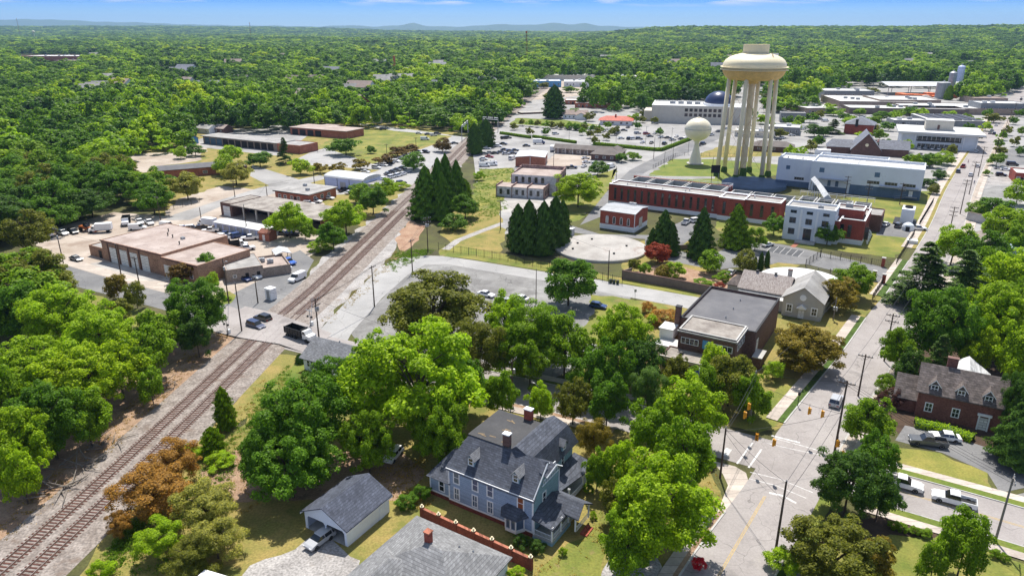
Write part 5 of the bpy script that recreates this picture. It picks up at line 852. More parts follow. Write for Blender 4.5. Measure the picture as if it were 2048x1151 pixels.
        if w_ > 5 and w_ < 60: b.wins('f', [w_*(i+.5)/6 for i in range(6)], z*.35, min(1.6, w_/12), z*.28, at=-.03, fr='trim_white'); b.door('f', w_*.17, 1.4, 2.4, at=-.05, m='iron')
        if w_ > 20: [b.unit(w_*random.uniform(.15, .85), d_*random.uniform(.2, .8), z-.4, 3, 2.4, 1.6, random.choice(['metal_grey', 'roof_white'])) for _ in range(int(w_/13))]
        b.done()
    # open sided shed with white roof, gravel heaps, silos
    b = Bd('open_shed', 'wide open-sided shed with bright white ribbed roof beyond the brick pile', 'shed', (1778, 172), 9, -3); b.roof(0, 0, 100, 38, 9, 12, 'x', 'metal_roof', .5); [b.box('post', 'steel', x, y, 0, x+.5, y+.5, 9) for x in range(0, 101, 20) for y in (0, 37)]; b.done()
    b = Bd('brick_stack', 'broad stack of orange bricks in front of the open white shed', 'brick pile', None, 0, -5, loc=G(1808, 196)); [b.box('bricks', 'orange', i*9, j*12, 0, i*9+7.5, j*12+10, random.uniform(2, 4)) for i in range(6) for j in range(2)]; b.done()
    for k, (x, y, r, h, lab) in enumerate(((1882, 197, 6, 16, 'fat grey silo beside the white factory roofs'), (1898, 192, 3.5, 24, 'slim dark silo right of the fat one'), (1914, 182, 3.5, 27, 'tall pale blue-grey silo tower'))):
        p = G(x, y); t = thing('silo', lab, 'silo', (p.x, p.y, 0)); MB().lathe([(r, 0), (r, h*.93), (r*.9, h*.95), (.6, h)], 20).build('silo_body', ['metal_grey', 'steel', 'blue_metal'][k], t, smooth=False); MB().lathe([(.8, h-.2), (.8, h+1)], 8).tube((r+.3, 0, 0), (r+.3, 0, h), .25).build('silo_pipe', 'steel', t)
    for k, (x, y, s) in enumerate(((1850, 200, 9), (1866, 203, 7), (1938, 196, 8), (1925, 199, 6), (1952, 192, 7))):
        p = G(x, y); MB().lathe([(s, 0), (s*.7, s*.22), (s*.3, s*.45), (.2, s*.55)], 12).build('gravel_heap', 'gravel_grey', None, (p.x, p.y, 0), label=['widest pale gravel heap left of the fat grey silo', 'pale gravel heap just behind the fat grey silo', 'pale gravel heap by the brown store roof', 'small gravel heap before the brown store', 'gravel heap farthest right in the works yard'][k], cat='heap')
    b = Bd('solar_roof', 'low building whose roof carries rows of dark solar panels', 'building', (1863, 240), 5, -10); b.box('wall', 'metal_grey', 0, 0, 0, 34, 40, 4.8).box('roof', 'roof_white', -.3, -.3, 4.8, 34.3, 40.3, 5); [MB().box(2+i*6.4, 1, 5.01, 7+i*6.4, 38, 5.4).build('solar_panel', 'solar', b.o) for i in range(5)]; b.done()
    b = Bd('motel_office', 'low dark hip-roofed brick office at the foot of the tower legs', 'building', (1503, 290), 3.2, -20); b.gable(0, 0, 22, 10, 3.2, 5.2, 'x', 'brown_brick', 'brown_roof', 1, inset=(4, 4)); b.wins('f', [4, 8, 12], 1, 1.4, 1.3, at=-.03); b.done()
    # transformer / chemical tank on the plant lawn
    p = G(1785, 448); t = thing('chiller_unit', 'white boxy plant unit with a round fan on the lawn', 'plant unit', (p.x, p.y, 0), R(-31)); MB().box(0, 0, 0, 7, 10, .5).build('base', 'iron', t); MB().box(2, 1, .5, 6, 8, 5.5).build('casing', 'plant_white', t); MB().lathe([(1.3, 5.5), (1.3, 6.1), (1, 6.1), (1, 5.6)], 16, (4, 4.5, 0)).build('fan', 'iron', t)
    p = G(1815, 460); t = thing('storage_tent', 'small white domed shelter on the lawn next to the iron fence', 'tent', (p.x, p.y, 0), R(-31)); MB().lathe([(1.9, 0), (1.9, 1.3), (1.6, 2.0), (.7, 2.6), (.02, 2.8)], 12).build('shelter', 'plant_white', t); MB().box(-.6, -2.0, 0, .6, -1.7, 1.6).build('opening', 'iron', t)
    # far towers and masts
    for x, yb, yt, D_, nm, lab in ((500, 56, 46, 3900, 'radio_mast', 'far red and white radio mast on the left skyline'), (1053, 100, 62, 1300, 'radio_mast', 'orange-topped radio mast rising from the woods near the centre'), (37, 52, 38, 5200, 'radio_mast', 'thin grey mast on the far left skyline')):
        a = (x-1024)/1512; X, Y = a*D_, D_; zt = CAMH-(yt-55)/1512*D_*1.0; g0 = terrain(X, Y); t = thing(nm, lab, 'mast', (X, Y, g0)); h = zt-g0; mb = MB(); w = 2.2
        for s in range(3): an = s*2.094; mb.tube((w*math.cos(an), w*math.sin(an), 0), (.8*math.cos(an), .8*math.sin(an), h), .35, n=4)
        for k in range(12): z0, z1 = h*k/12, h*(k+1)/12; r0, r1 = w-(w-.8)*k/12, w-(w-.8)*(k+1)/12; [mb.tube((r0*math.cos(s*2.094), r0*math.sin(s*2.094), z0), (r1*math.cos((s+1)*2.094), r1*math.sin((s+1)*2.094), z1), .2, n=3) for s in range(3)]
        mb.build('lattice', 'rust', t); MB().lathe([(1.6, h-3), (1.6, h)], 8).build('antenna', 'orange', t)
    D_ = 4200; X = (65-1024)/1512*D_; t = thing('far_water_tower', 'tiny pale water tower on the far left skyline', 'water tower', (X, D_, terrain(X, D_))); MB().lathe([(3, 0), (2, 20), (2, 34), (7, 38), (8, 42), (6, 46), (.1, 48)], 16).build('tank', 'tank_white', t)
    for px, lab in (((640, 150), 'far white-walled roof in the middle of the left woods'), ((450, 132), 'far tan roof high in the left woods'), ((860, 140), 'far pale roof near the top centre'), ((1200, 122), 'far grey roof beyond the clearing'), ((1500, 130), 'far white roof behind the tall tower'), ((1345, 132), 'far pale roof left behind the tall tower'), ((215, 178), 'far roof deep in the left woods near the yellow trees'), ((745, 170), 'far pale roof among the trees left of centre'), ((780, 168), 'far grey-blue roof among the trees'), ((690, 184), 'far tan roof in the woods'), ((330, 152), 'far dark roof deep in the left woods'), ((350, 145), 'second far dark roof deep in the left woods'), ((560, 118), 'far pale roof low in the left woods'), ((790, 152), 'far white house right of the brick chimney'), ((740, 132), 'far white hall by the orange chimney')):
        b = Bd('wooden_house', lab, 'house', px, 6, random.uniform(-40, 20)); FARH.append(px); b.gable(0, 0, 26, 16, 11, 16.5, 'x', 'white', random.choice(['tar_grey', 'slate_blue_roof', 'brown_roof2']), .6); b.done()
    rq = random.Random(21)
    for i in range(34):
        px = (rq.uniform(20, 1000), rq.uniform(106, 212)) if i < 22 else (rq.uniform(1180, 1960), rq.uniform(104, 150))
        if px[0] < 420 and px[1] > 190: continue
        b = Bd('wooden_house', 'pale roof peeking from the far woods %s' % ('at upper left' if px[0] < 500 else 'left of the tall tower' if px[0] < 1480 else 'right of the tall tower'), 'house', px, 6, rq.uniform(-60, 40), 'house roofs in the far woods'); FARH.append(px); b.gable(0, 0, rq.uniform(14, 26), rq.uniform(10, 14), 9, 14, 'x', rq.choice(['white', 'orange_brick']), rq.choice(['tar_grey', 'slate_blue_roof', 'brown_roof2', 'tar_tan', 'tar_grey']), .6); b.done()
    p = G(790, 152); t = thing('brick_chimney', 'slim orange brick factory chimney among the far trees', 'chimney', (p.x, p.y, 0)); MB().lathe([(2.2, 0), (1.5, 26), (1.7, 27), (1.3, 27)], 12).build('stack', 'orange', t)
mk('teal_roof', (.09, .19, .175), rough=.5, var=.05)
town()
# ============================================================ TREES
def leaf_mesh(name, cen, nor, siz, m, aspect=1.0, seed=0):
    r = np.random.default_rng(seed); n = len(cen); nor = nor/np.linalg.norm(nor, axis=1)[:, None]
    t = r.normal(size=(n, 3)); u = np.cross(nor, t); u /= np.linalg.norm(u, axis=1)[:, None]; v = np.cross(nor, u)
    s = (siz*r.uniform(.7, 1.3, n))[:, None]*.5; w = s*aspect
    # a leaf spray: kite shaped, slightly folded
    a = cen-u*s; b = cen+v*w*.8-nor*s*.18; c = cen+u*s*1.1; d = cen-v*w*.8-nor*s*.18
    co = np.stack([a, d, c, b], 1).reshape(-1, 3).astype(np.float32)
    me = bpy.data.meshes.new(name); me.vertices.add(4*n); me.vertices.foreach_set('co', co.ravel()); me.loops.add(4*n); me.loops.foreach_set('vertex_index', np.arange(4*n, dtype=np.int32))
    me.polygons.add(n); me.polygons.foreach_set('loop_start', np.arange(0, 4*n, 4, dtype=np.int32)); me.polygons.foreach_set('loop_total', np.full(n, 4, dtype=np.int32)); me.materials.append(m); me.update(calc_edges=True); me.validate(); return me
def unit(n, r): v = r.normal(size=(n, 3)); return v/np.linalg.norm(v, axis=1)[:, None]
def crown(name, seed, n, leaf, lobes=46, Rr=1.0, Hh=.85, m=None, shell=.62, lob=(.17, .34), flat=0.0, top=None, jit=.55):
    """unit crown: radius about 1, centred at 0, made of leaf clumps round many lobes"""
    r = np.random.default_rng(seed); d = unit(lobes*3, r); d = d[d[:, 2] > -.78][:lobes]; lobes = len(d)
    az = np.arctan2(d[:, 1], d[:, 0]); wob = 1+.13*np.sin(az*3+seed)+.10*np.sin(az*5+2*seed)+.08*np.cos(d[:, 2]*6+seed)
    rad = r.uniform(shell, .84, lobes)*wob; c = d*rad[:, None]; lr = r.uniform(lob[0], lob[1], lobes)
    if top == 'cone': z = r.uniform(-1, 1, lobes)**1; z = 1-2*np.sqrt(r.uniform(0, 1, lobes)); prof = np.clip((1-z)*.5, 0, 1)**.75; c = np.stack([np.cos(az)*prof*.78, np.sin(az)*prof*.78, z*.95], 1); lr = lr*(.45+.6*prof)
    if top == 'column': z = r.uniform(-1, 1, lobes); prof = np.clip(1-np.abs(z)**3, .15, 1)*(1-.25*z); c = np.stack([np.cos(az)*prof*.62, np.sin(az)*prof*.62, z*.92], 1)
    wt = lr**2; k = r.choice(lobes, size=n, p=wt/wt.sum()); q = unit(n, r); q[:, 2] = np.where(q[:, 2] < -.45, -q[:, 2]*.9, q[:, 2]); ck = c[k]; cn = ck/(np.linalg.norm(ck, axis=1)[:, None]+1e-6)
    q = q+cn*.35; q /= np.linalg.norm(q, axis=1)[:, None]; rr_ = lr[k]*r.uniform(.55, 1.08, n); p = ck+q*rr_[:, None]*(np.array([1, 1, .42]) if top else 1)
    p[:, 2] *= 1.0
    if flat: p[:, 2] = p[:, 2]*(1-flat)
    nor = q+jit*unit(n, r)+np.array([0, 0, .25]); return leaf_mesh(name, p*Rr, nor, np.full(n, leaf), m or LEAF, seed=seed)
def layered(name, seed, n, leaf, m):
    """deodar-like: flat tiers of drooping boughs"""
    r = np.random.default_rng(seed); P_ = []; N_ = []; boughs = 90; per = n//boughs
    for i in range(boughs):
        z = -0.95+1.85*(i/boughs); L = (1-((z+1)/2)**1.1)*r.uniform(.75, 1.1)+.06; a = r.uniform(0, 2*math.pi); t = np.sqrt(r.uniform(0.02, 1, per)); wd = .20*L*(1-t*.4)+.03; s = r.normal(0, 1, per)*wd*.6
        x = math.cos(a)*t*L-math.sin(a)*s; y = math.sin(a)*t*L+math.cos(a)*s; zz = z-.10*t*t*L*1.5+r.normal(0, .012, per)-np.abs(s)*.15
        P_.append(np.stack([x, y, zz], 1)); N_.append(np.tile([0, 0, 1.0], (per, 1))+.6*unit(per, r))
    return leaf_mesh(name, np.concatenate(P_), np.concatenate(N_), np.full(per*boughs, leaf), m, .8, seed)
def solid(name, seed, n, leaf, prof, m, amp=.10):
    r = np.random.default_rng(seed); z = r.uniform(-1, 1, n*2); pr = prof(z); keep = r.uniform(0, 1, n*2) < np.clip(pr+.08, 0, 1); z, pr = z[keep][:n], pr[keep][:n]; n = len(z); a = r.uniform(0, 2*math.pi, n)
    w = 1+amp*(np.sin(a*5+z*9+seed)+np.sin(a*9-z*17+2*seed)+.8*np.sin(a*3+z*27))*.8; rad = pr*w*np.where(r.uniform(0, 1, n) < .25, r.uniform(.7, 1, n), r.uniform(.93, 1.05, n)); c = np.stack([np.cos(a)*rad, np.sin(a)*rad, z], 1)
    nor = np.stack([np.cos(a), np.sin(a), np.full(n, .45)], 1)+.45*unit(n, r); return leaf_mesh(name, c, nor, np.full(n, leaf), m, seed=seed)
CONEP = lambda z: np.clip((1-z)*.5, 0, 1)**.62*np.clip((z+1.06)*6, 0, 1)*.95
COLP = lambda z: np.clip(1-np.abs(z*.5+.5)**3.2, 0, 1)**.8*np.clip((z+1.05)*5, 0, 1)*.9
CR = {'big': [crown('crown_leaves', s, 36000, .044, 190, lob=(.09, .21), shell=.42, jit=.7) for s in (1, 2, 3)], 'mid': [crown('crown_leaves', s, 14000, .066, 110, lob=(.12, .25), shell=.42, jit=.7) for s in (4, 5, 6, 7)],
      'small': [crown('crown_leaves', s, 4200, .11, 40, lob=(.22, .40), shell=.45) for s in (8, 9, 10)], 'tiny': [crown('crown_leaves', s, 1000, .22, 22, lob=(.28, .45), shell=.4) for s in (11, 12, 13)],
      'loose': [crown('crown_leaves', s, 26000, .040, 95, lob=(.13, .24), shell=.3) for s in (14, 15)], 'bush': [crown('bush_leaves', s, 7000, .075, 40, lob=(.16, .34), shell=.5) for s in (16, 17)],
      'cone': [solid('crown_leaves', s, 17000, .085, CONEP, CONI, .24) for s in (18, 19)], 'column': [solid('crown_leaves', s, 15000, .10, COLP, CONI, .22) for s in (20, 21)],
      'cedar': [layered('crown_leaves', s, 42000, .045, CONI) for s in (22, 23)], 'vine': [solid('crown_leaves', 25, 15000, .10, COLP, LEAF, .30)], 'conebig': [solid('crown_leaves', s, 34000, .055, lambda z: np.clip((1-z)*.5, 0, 1)**.5*np.clip((z+1.1)*3, 0, 1)*.95, CONI, .16) for s in (24,)]}
def limbs(seed, br=7):
    r = random.Random(seed); mb = MB(); mb.tube((0, 0, 0), (.01, .01, .45), .034, .026, 8)
    for i in range(br):
        a = 2*math.pi*i/br+r.uniform(-.3, .3); z0 = .35+.12*r.random(); e1 = (.22*math.cos(a), .22*math.sin(a), z0+.20+.1*r.random()); e2 = (.46*math.cos(a+.25), .46*math.sin(a+.25), z0+.38+.12*r.random())
        mb.tube((0, 0, z0-.03), e1, .018, .011, 6).tube(e1, e2, .011, .004, 5).tube(e1, (.36*math.cos(a-.5), .36*math.sin(a-.5), z0+.32), .008, .003, 4)
    mb.tube((.01, .01, .44), (0, 0, .9), .022, .005, 6); return mb.mesh('trunk_and_limbs', 'bark')
TRK = [limbs(1), limbs(2, 6), limbs(3, 8)]; TRKS = MB().tube((0, 0, 0), (0, 0, .9), .03, .006, 6).mesh('trunk', 'bark')
TRKT = MB().tube((0, 0, 0), (0, 0, .6), .03, .015, 5).mesh('trunk', 'bark')
BRI = (.205, .335, .012); YEL = (.245, .37, .013); MID = (.135, .245, .012); DEE = (.080, .18, .014); DRK = (.056, .125, .022); OLV = (.135, .16, .026); OLO = (.17, .145, .022); ORG = (.30, .18, .048); BLU = (.080, .155, .036); RED = (.24, .05, .035); PUR = (.075, .035, .04); CEM = (.24, .26, .07); BRN = (.11, .075, .02)
rt = random.Random(5)
def tree(cx, cy, rpx, h, col, label, kind='mid', cat='tree', name=None, group=None, sq=1.0, base=None, ry=None):
    zc = h*.54 if kind not in ('cone', 'column', 'cedar', 'conebig', 'vine') else h*.5
    if kind == 'bush': zc = h*.5
    p = G(cx, cy, zc) if base is None else Vector(base); r = rpx*MPP(cx, cy, zc) if base is None else rpx
    nm = name or {'cone': 'conifer', 'column': 'conifer', 'cedar': 'cedar_tree', 'conebig': 'conifer', 'bush': 'bush'}.get(kind, 'tree')
    t = thing(nm, label, cat, (p.x, p.y, 0), rt.uniform(0, 6.28), group); hz_ = (h-zc)/.95 if kind != 'bush' else h*.55
    if kind in ('cone', 'column', 'cedar', 'conebig', 'vine'): hz_ = h*.48
    v = rt.uniform(.92, 1.08); put('crown', rt.choice(CR[kind]), t, (0, 0, zc), color=tuple(c*v for c in col), scale=(r*1.06, r*1.06*sq, hz_*1.05))
    if kind != 'bush': put('trunk', rt.choice(TRK) if kind in ('big', 'mid', 'loose', 'small') else (TRKS if kind in ('cone', 'column', 'cedar', 'conebig') else TRKT), t, (0, 0, 0), scale=(max(r, h*.45)*1.0,)*2+(h,), name=None) if False else put('trunk', rt.choice(TRK) if kind in ('big', 'mid', 'loose', 'small') else (TRKS if kind in ('cone', 'column', 'cedar', 'conebig') else TRKT), t, (0, 0, 0), scale=(r*1.1, r*1.1, h))
    else: put('stems', TRKT, t, (0, 0, 0), scale=(1.5, 1.5, h))
    return t
NT = [(1005, 790, 36, 10, MID, 'green tree over the shaded street behind the flat house roof', 'mid'), (1215, 800, 44, 10, DEE, 'dark tree on the far verge of the shaded street', 'mid'), (1195, 940, 30, 7, MID, 'green tree touching the Victorian porch roof', 'mid'), (1500, 790, 36, 9, MID, 'green tree behind the grey leaning signal pole', 'mid'), (1350, 745, 34, 8, OLV, 'olive tree before the white annex of the municipal building', 'mid'), (1800, 700, 36, 10, MID, 'green tree on the pavement under the double-crossarm pole', 'mid'), (1010, 640, 42, 12, BRI, 'bright tree at the left of the cars in the old lot', 'mid'),(2042, 478, 36, 11, MID, 'green tree above the teal roof at the right edge', 'mid'), (1982, 545, 44, 13, MID, 'green tree between the cedars and the right edge', 'mid'), (2050, 545, 40, 12, BRI, 'bright tree cut by the right edge below the teal roof', 'mid'), (2030, 620, 44, 14, MID, 'tall green tree at the right edge above the bright roof tree', 'mid'), (735, 880, 58, 11, MID, 'green tree above the small white parked car', 'big'), (665, 780, 60, 13, DEE, 'deep green tree between the big dark tree and the huge middle one', 'big'), (930, 770, 46, 11, DEE, 'shaded tree at the right foot of the huge middle tree', 'mid'), (1235, 1000, 34, 7, OLV, 'olive shrubby tree beside the front path', 'mid'), (1010, 700, 40, 11, MID, 'green tree over the old lot right of the olive dome', 'mid'), (1180, 745, 42, 10, DEE, 'dark tree on the verge left of the magnolia', 'mid'), (1060, 725, 42, 10, MID, 'green tree at the lower edge of the old lot', 'mid'),  # near, hand placed: cx, cy, r, h, colour, label, kind
 (838, 755, 136, 20, BRI, 'huge bright green tree in the middle, right behind the blue Victorian house', 'big'), (752, 735, 55, 13, MID, 'leafy green tree between the white cottage and the huge middle tree', 'big'),
 (880, 860, 62, 12, MID, 'green tree leaning over the flat roof of the Victorian house', 'big'), (602, 845, 98, 15, DEE, 'very large deep green tree behind the white garage', 'big'), (578, 925, 92, 11, DEE, 'broad dark tree casting shade onto the garage roof', 'big'), (530, 905, 58, 11, DEE, 'dark spreading tree left of the garage', 'big'),
 (868, 612, 108, 15, OLV, 'wide olive-yellow domed tree behind the huge middle tree', 'big'), (955, 700, 58, 13, OLV, 'loose olive tree right of the huge middle tree', 'loose'), (1075, 665, 78, 15, MID, 'airy green tree standing in the old parking lot', 'loose'), (1130, 690, 55, 13, MID, 'green tree at the right of the airy parking-lot tree', 'mid'),
 (1138, 562, 58, 12, DEE, 'dense dark green tree by the loop road and bins', 'mid'), (1245, 672, 64, 14, BRI, 'bright green tree left of the municipal building', 'big'), (1222, 740, 48, 12, DEE, 'darker tree right under the bright one by the municipal building', 'mid'), (1286, 728, 48, 11, DRK, 'dark glossy magnolia before the municipal porch', 'mid'), (1296, 790, 46, 11, BLU, 'grey-green pine on the cross street verge', 'loose'),
 (1147, 800, 38, 9, OLV, 'small pale olive tree behind the Victorian chimney', 'mid'), (1082, 802, 32, 7, BRI, 'small bright tree near the brick hut behind the Victorian roof', 'mid'), (1190, 872, 40, 7, OLO, 'orange-tipped crape myrtle beside the Victorian porch', 'loose'),
 (1322, 1010, 112, 14, BRI, 'large bright green tree at bottom centre beside the main street', 'big'), (1375, 905, 62, 12, MID, 'green tree at the junction corner above the large bright tree', 'mid'), (1255, 1090, 60, 10, MID, 'green tree low beside the Victorian driveway', 'mid'), (1378, 815, 66, 12, BRI, 'bright tree across the street from the junction signals', 'mid'), (1300, 860, 50, 11, MID, 'medium green tree on the verge left of the junction', 'mid'), (1240, 935, 40, 9, BRI, 'light green tree between myrtle and the large bright tree', 'mid'),
 (1462, 758, 52, 10, OLV, 'mottled green tree in front of the municipal porch corner', 'mid'), (1432, 730, 32, 8, YEL, 'young yellow-green tree with orange tips before the porch', 'small'), (1412, 770, 40, 9, MID, 'green tree just left of the mottled one', 'mid'), (1546, 742, 24, 4, BRI, 'rounded light green shrub right of the municipal building', 'bush'), (1510, 800, 30, 7, MID, 'small tree behind the signal pole at the junction', 'small'),
 (1617, 695, 74, 9, OLO, 'big rust-tinted crape myrtle between the hall and the main street', 'big'), (1680, 588, 42, 8, OLO, 'olive-gold tree beside the stucco gable', 'mid'), (1710, 560, 40, 9, MID, 'green tree behind the olive-gold one by the gate', 'mid'),
 (1852, 545, 76, 17, BLU, 'tall deodar cedar with tiered boughs beside the main street', 'cedar'), (1888, 650, 74, 17, DEE, 'massive deep green tree right of the main street', 'big'), (1930, 560, 78, 17, BLU, 'second deodar cedar behind the massive deep green tree', 'cedar'), (1822, 735, 34, 8, DRK, 'dark green tree by the end of the brick house', 'mid'), (1880, 715, 42, 11, BLU, 'small cedar between the massive tree and the brick house', 'cedar'),
 (1995, 640, 78, 17, BRI, 'large light green tree behind the brick house', 'big'), (2020, 560, 60, 15, YEL, 'yellow-green tree at the right edge above the brick house', 'mid'), (2045, 712, 54, 14, BRI, 'bright tree over the brick house roof end', 'mid'), (1960, 700, 36, 11, YEL, 'yellowish tree between massive tree and brick house chimney', 'mid'), (2030, 805, 34, 11, DRK, 'dark pine hiding the right end of the brick house', 'loose'), (2060, 860, 60, 12, DRK, 'dark conifer cut by the right edge beside the drive', 'conebig'),
 (1970, 505, 50, 13, DEE, 'deep green tree behind the cedars', 'mid'), (1910, 488, 42, 12, BRI, 'bright tree just behind the cedar by the gate', 'mid'), (2015, 450, 46, 12, BRI, 'bright tree beside the gravel lot at the right edge', 'mid'), (2038, 385, 26, 9, BRI, 'small bright tree at the right edge by the pale lots', 'small'), (1990, 415, 32, 8, DEE, 'dark shrubby tree above the stone wall', 'small'), (1955, 420, 22, 6, MID, 'low green scrub tree beside the street kerb', 'small'),
 (1735, 842, 54, 9, MID, 'round green tree beside the brick house hedge', 'mid'), (1752, 915, 42, 8, DEE, 'green tree below the round one by the lawn', 'mid'), (1700, 965, 68, 10, DRK, 'dark round tree on the near side of the junction', 'big'), (1762, 990, 40, 8, DRK, 'dark tree right of the junction tree', 'mid'), (1672, 1105, 98, 8, OLV, 'wide olive crape myrtle at the bottom right of the street', 'big'), (1745, 1120, 50, 6, OLO, 'reddish crape myrtle at the bottom edge', 'mid'), (1932, 1085, 52, 10, MID, 'green tree on the front lawn at bottom right', 'mid'), (1870, 1120, 30, 6, MID, 'small green tree at the bottom right lawn', 'small'), (1790, 795, 22, 3.5, PUR, 'dark purple shrub at the corner of the brick house', 'bush'), (1568, 1120, 40, 3, BRI, 'bright shrubs at the bottom kerb of the main street', 'bush'), (1775, 770, 24, 4, MID, 'green shrub by the pavement near the brick house', 'bush'), (1762, 805, 20, 3.5, PUR, 'second purple shrub beside the round green tree', 'bush'),
 (62, 560, 84, 15, OLV, 'broad dark olive tree at the left edge beside the depot street', 'big'), (40, 620, 60, 13, DEE, 'dark tree below the broad olive one at the left edge', 'mid'), (118, 632, 78, 14, BRI, 'large bright yellow-green tree near the left edge', 'big'), (200, 672, 74, 13, BRI, 'bright spreading tree in the left grove', 'big'), (60, 745, 92, 14, BRI, 'big bright tree in the left grove below the olive one', 'big'), (165, 760, 84, 13, YEL, 'yellow-green tree at the heart of the left grove', 'big'), (95, 840, 80, 13, DEE, 'deep green tree in the left grove above the rail bank', 'big'), (15, 890, 80, 13, BRI, 'bright tree cut by the left edge above the rails', 'big'), (235, 735, 58, 12, YEL, 'lime tree at the grove edge by the tracks', 'mid'), (290, 705, 52, 12, MID, 'green tree on the rail bank in the grove', 'mid'), (170, 830, 56, 11, MID, 'green tree over the bare bank', 'mid'), (300, 770, 26, 7, MID, 'small tree leaning over the bank', 'small'), (10, 800, 60, 14, MID, 'green tree at the left edge of the grove', 'mid'), (40, 950, 46, 9, BRI, 'low bright tree at the left edge near the rails', 'mid'),
 (388, 615, 64, 14, DEE, 'dense round deep green tree left of the crossing', 'big'), (318, 665, 50, 11, MID, 'green tree beside the dense round one', 'mid'), (392, 672, 34, 9, DRK, 'dark lower tree at the foot of the round one', 'mid'), (232, 572, 22, 7, OLO, 'small brown-green tree by the depot street', 'small'), (270, 588, 20, 7, OLV, 'small olive tree by the depot street', 'small'), (238, 620, 26, 5, OLV, 'scrubby olive tree above the left grove', 'small'), (365, 545, 28, 6, BRN, 'brownish low tree in front of the depot doors', 'small'), (415, 530, 22, 7, DEE, 'small dark tree at the depot corner', 'small'), (425, 560, 14, 4, BRI, 'small bright tree beside the office annex', 'small'),
 (305, 985, 84, 7, ORG, 'rust-orange bamboo thicket beside the railway', 'loose'), (350, 925, 58, 6.5, ORG, 'upper rust-brown thicket beside the railway', 'loose'), (415, 1015, 70, 7, CEM, 'yellow bamboo clump at lower left', 'loose'), (430, 1075, 62, 6, CEM, 'pale yellow leafy bush at lower left', 'loose'), (318, 1080, 54, 5, BRI, 'light green bush at the lower left', 'loose'), (385, 1110, 58, 5, OLV, 'olive bamboo clump at the bottom edge', 'loose'), (240, 1050, 28, 4, ORG, 'small rust bush beside the rails', 'loose'), (200, 1140, 26, 2.5, BRI, 'low green brush at the bottom by the rails', 'bush'),
 (447, 815, 17, 8, MID, 'vine-covered column of green near the tracks', 'vine'), (424, 880, 19, 5, MID, 'lower vine-covered stump beside the green column', 'vine'), (378, 905, 26, 2.5, BRI, 'low green thicket by the vine column', 'bush'), (440, 920, 30, 2, BRI, 'weedy green patch below the vine column', 'bush'),
 (600, 716, 9, 2, DRK, 'tiny dark arborvitae row beside the cottage lawn', 'column'),
 (576, 438, 40, 12, BRI, 'bright tree in front of the machine shed', 'mid'), (690, 432, 40, 12, BRI, 'bright tree beside the tracks right of the shed', 'mid'), (665, 470, 30, 9, DEE, 'dark tree on the rail verge', 'mid'), (745, 400, 32, 10, DEE, 'deep green tree hugging the tracks', 'mid'), (770, 378, 26, 9, BRI, 'bright tree by the warehouse and tracks', 'mid'), (720, 385, 24, 8, MID, 'green tree right of the blue warehouse', 'small'), (638, 492, 24, 3, BRI, 'green shrub beside the yard gate', 'bush'), (800, 372, 22, 3, YEL, 'yellow-green scrub by the tracks', 'bush'), (610, 462, 18, 6, MID, 'small tree beside the brick hut', 'small'),
 (826, 322, 26, 8, DEE, 'dark loose tree among the parked car rows', 'small'), (885, 290, 19, 7, BRN, 'brown-green round tree beside the rail lines', 'small'), (691, 293, 31, 8.5, DEE, 'neat round tree alone in the mown field', 'small'), (741, 299, 10, 4, DEE, 'little round tree in the mown field', 'small'),
 (640, 335, 14, 5, OLO, 'small rusty myrtle by the field road', 'tiny'), (676, 335, 17, 5, OLO, 'rusty myrtle beside the warehouse', 'tiny'), (720, 328, 18, 5, OLO, 'rusty myrtle at the head of the car rows', 'tiny'), (765, 318, 20, 5, BRN, 'brownish myrtle along the car rows', 'tiny'), (795, 303, 20, 5, BRN, 'second brownish myrtle along the car rows', 'tiny'), (820, 296, 18, 5, BRN, 'third brownish myrtle along the car rows', 'tiny'),
 (568, 300, 20, 14, BLU, 'tall dark blue-green cedar in front of the bus garage', 'cedar'), (519, 318, 25, 7, DEE, 'arching green tree below the bus garage', 'small'), (600, 333, 22, 7, YEL, 'yellow-green round tree right of the cedar', 'small'), (462, 308, 24, 9, BRI, 'bright tree left of the arching one', 'small'), (470, 345, 34, 10, CEM, 'cream-blossomed tree by the yard road', 'mid'), (448, 330, 24, 9, BRI, 'bright tree above the blossomed one', 'small'), (372, 370, 34, 11, CEM, 'cream-blossomed tree beside the brown workshop', 'mid'), (330, 370, 24, 8, DEE, 'dark tree left of the blossomed one', 'small'), (390, 300, 20, 6, DEE, 'low dark tree above the workshop roof', 'small'), (360, 305, 14, 6, BRI, 'small bright tree above the workshop roof', 'small'), (310, 388, 30, 9, CEM, 'pale blossomed tree at the depot yard edge', 'small'), (280, 360, 22, 8, MID, 'green tree at the workshop corner', 'small'),
 (1157, 378, 50, 13, YEL, 'big lime-yellow tree beside the old shop building', 'big'), (1196, 337, 20, 6, DEE, 'small dark tree below the motel', 'small'), (1243, 315, 13, 4.5, DEE, 'dark shrub tree at the motel corner', 'small'), (1265, 312, 14, 4, MID, 'green shrubs beside the motel corner', 'small'),
 (930, 412, 30, 9, DEE, 'dark tree tangled behind the tall cypress group', 'mid'), (905, 445, 26, 5, DEE, 'low dark tree at the cypress feet', 'small'), (930, 380, 12, 9, MID, 'slim green tree at the edge of the vacant lot', 'column'),
 (1474, 452, 27, 14, MID, 'pyramid-shaped green tree before the waterworks', 'cone'), (1512, 478, 22, 7, MID, 'small green tree beside the pyramid one', 'small'), (1549, 450, 24, 7, DEE, 'magnolia left of the white entrance block', 'mid'), (1657, 466, 26, 7, DEE, 'magnolia right of the white entrance block', 'mid'),
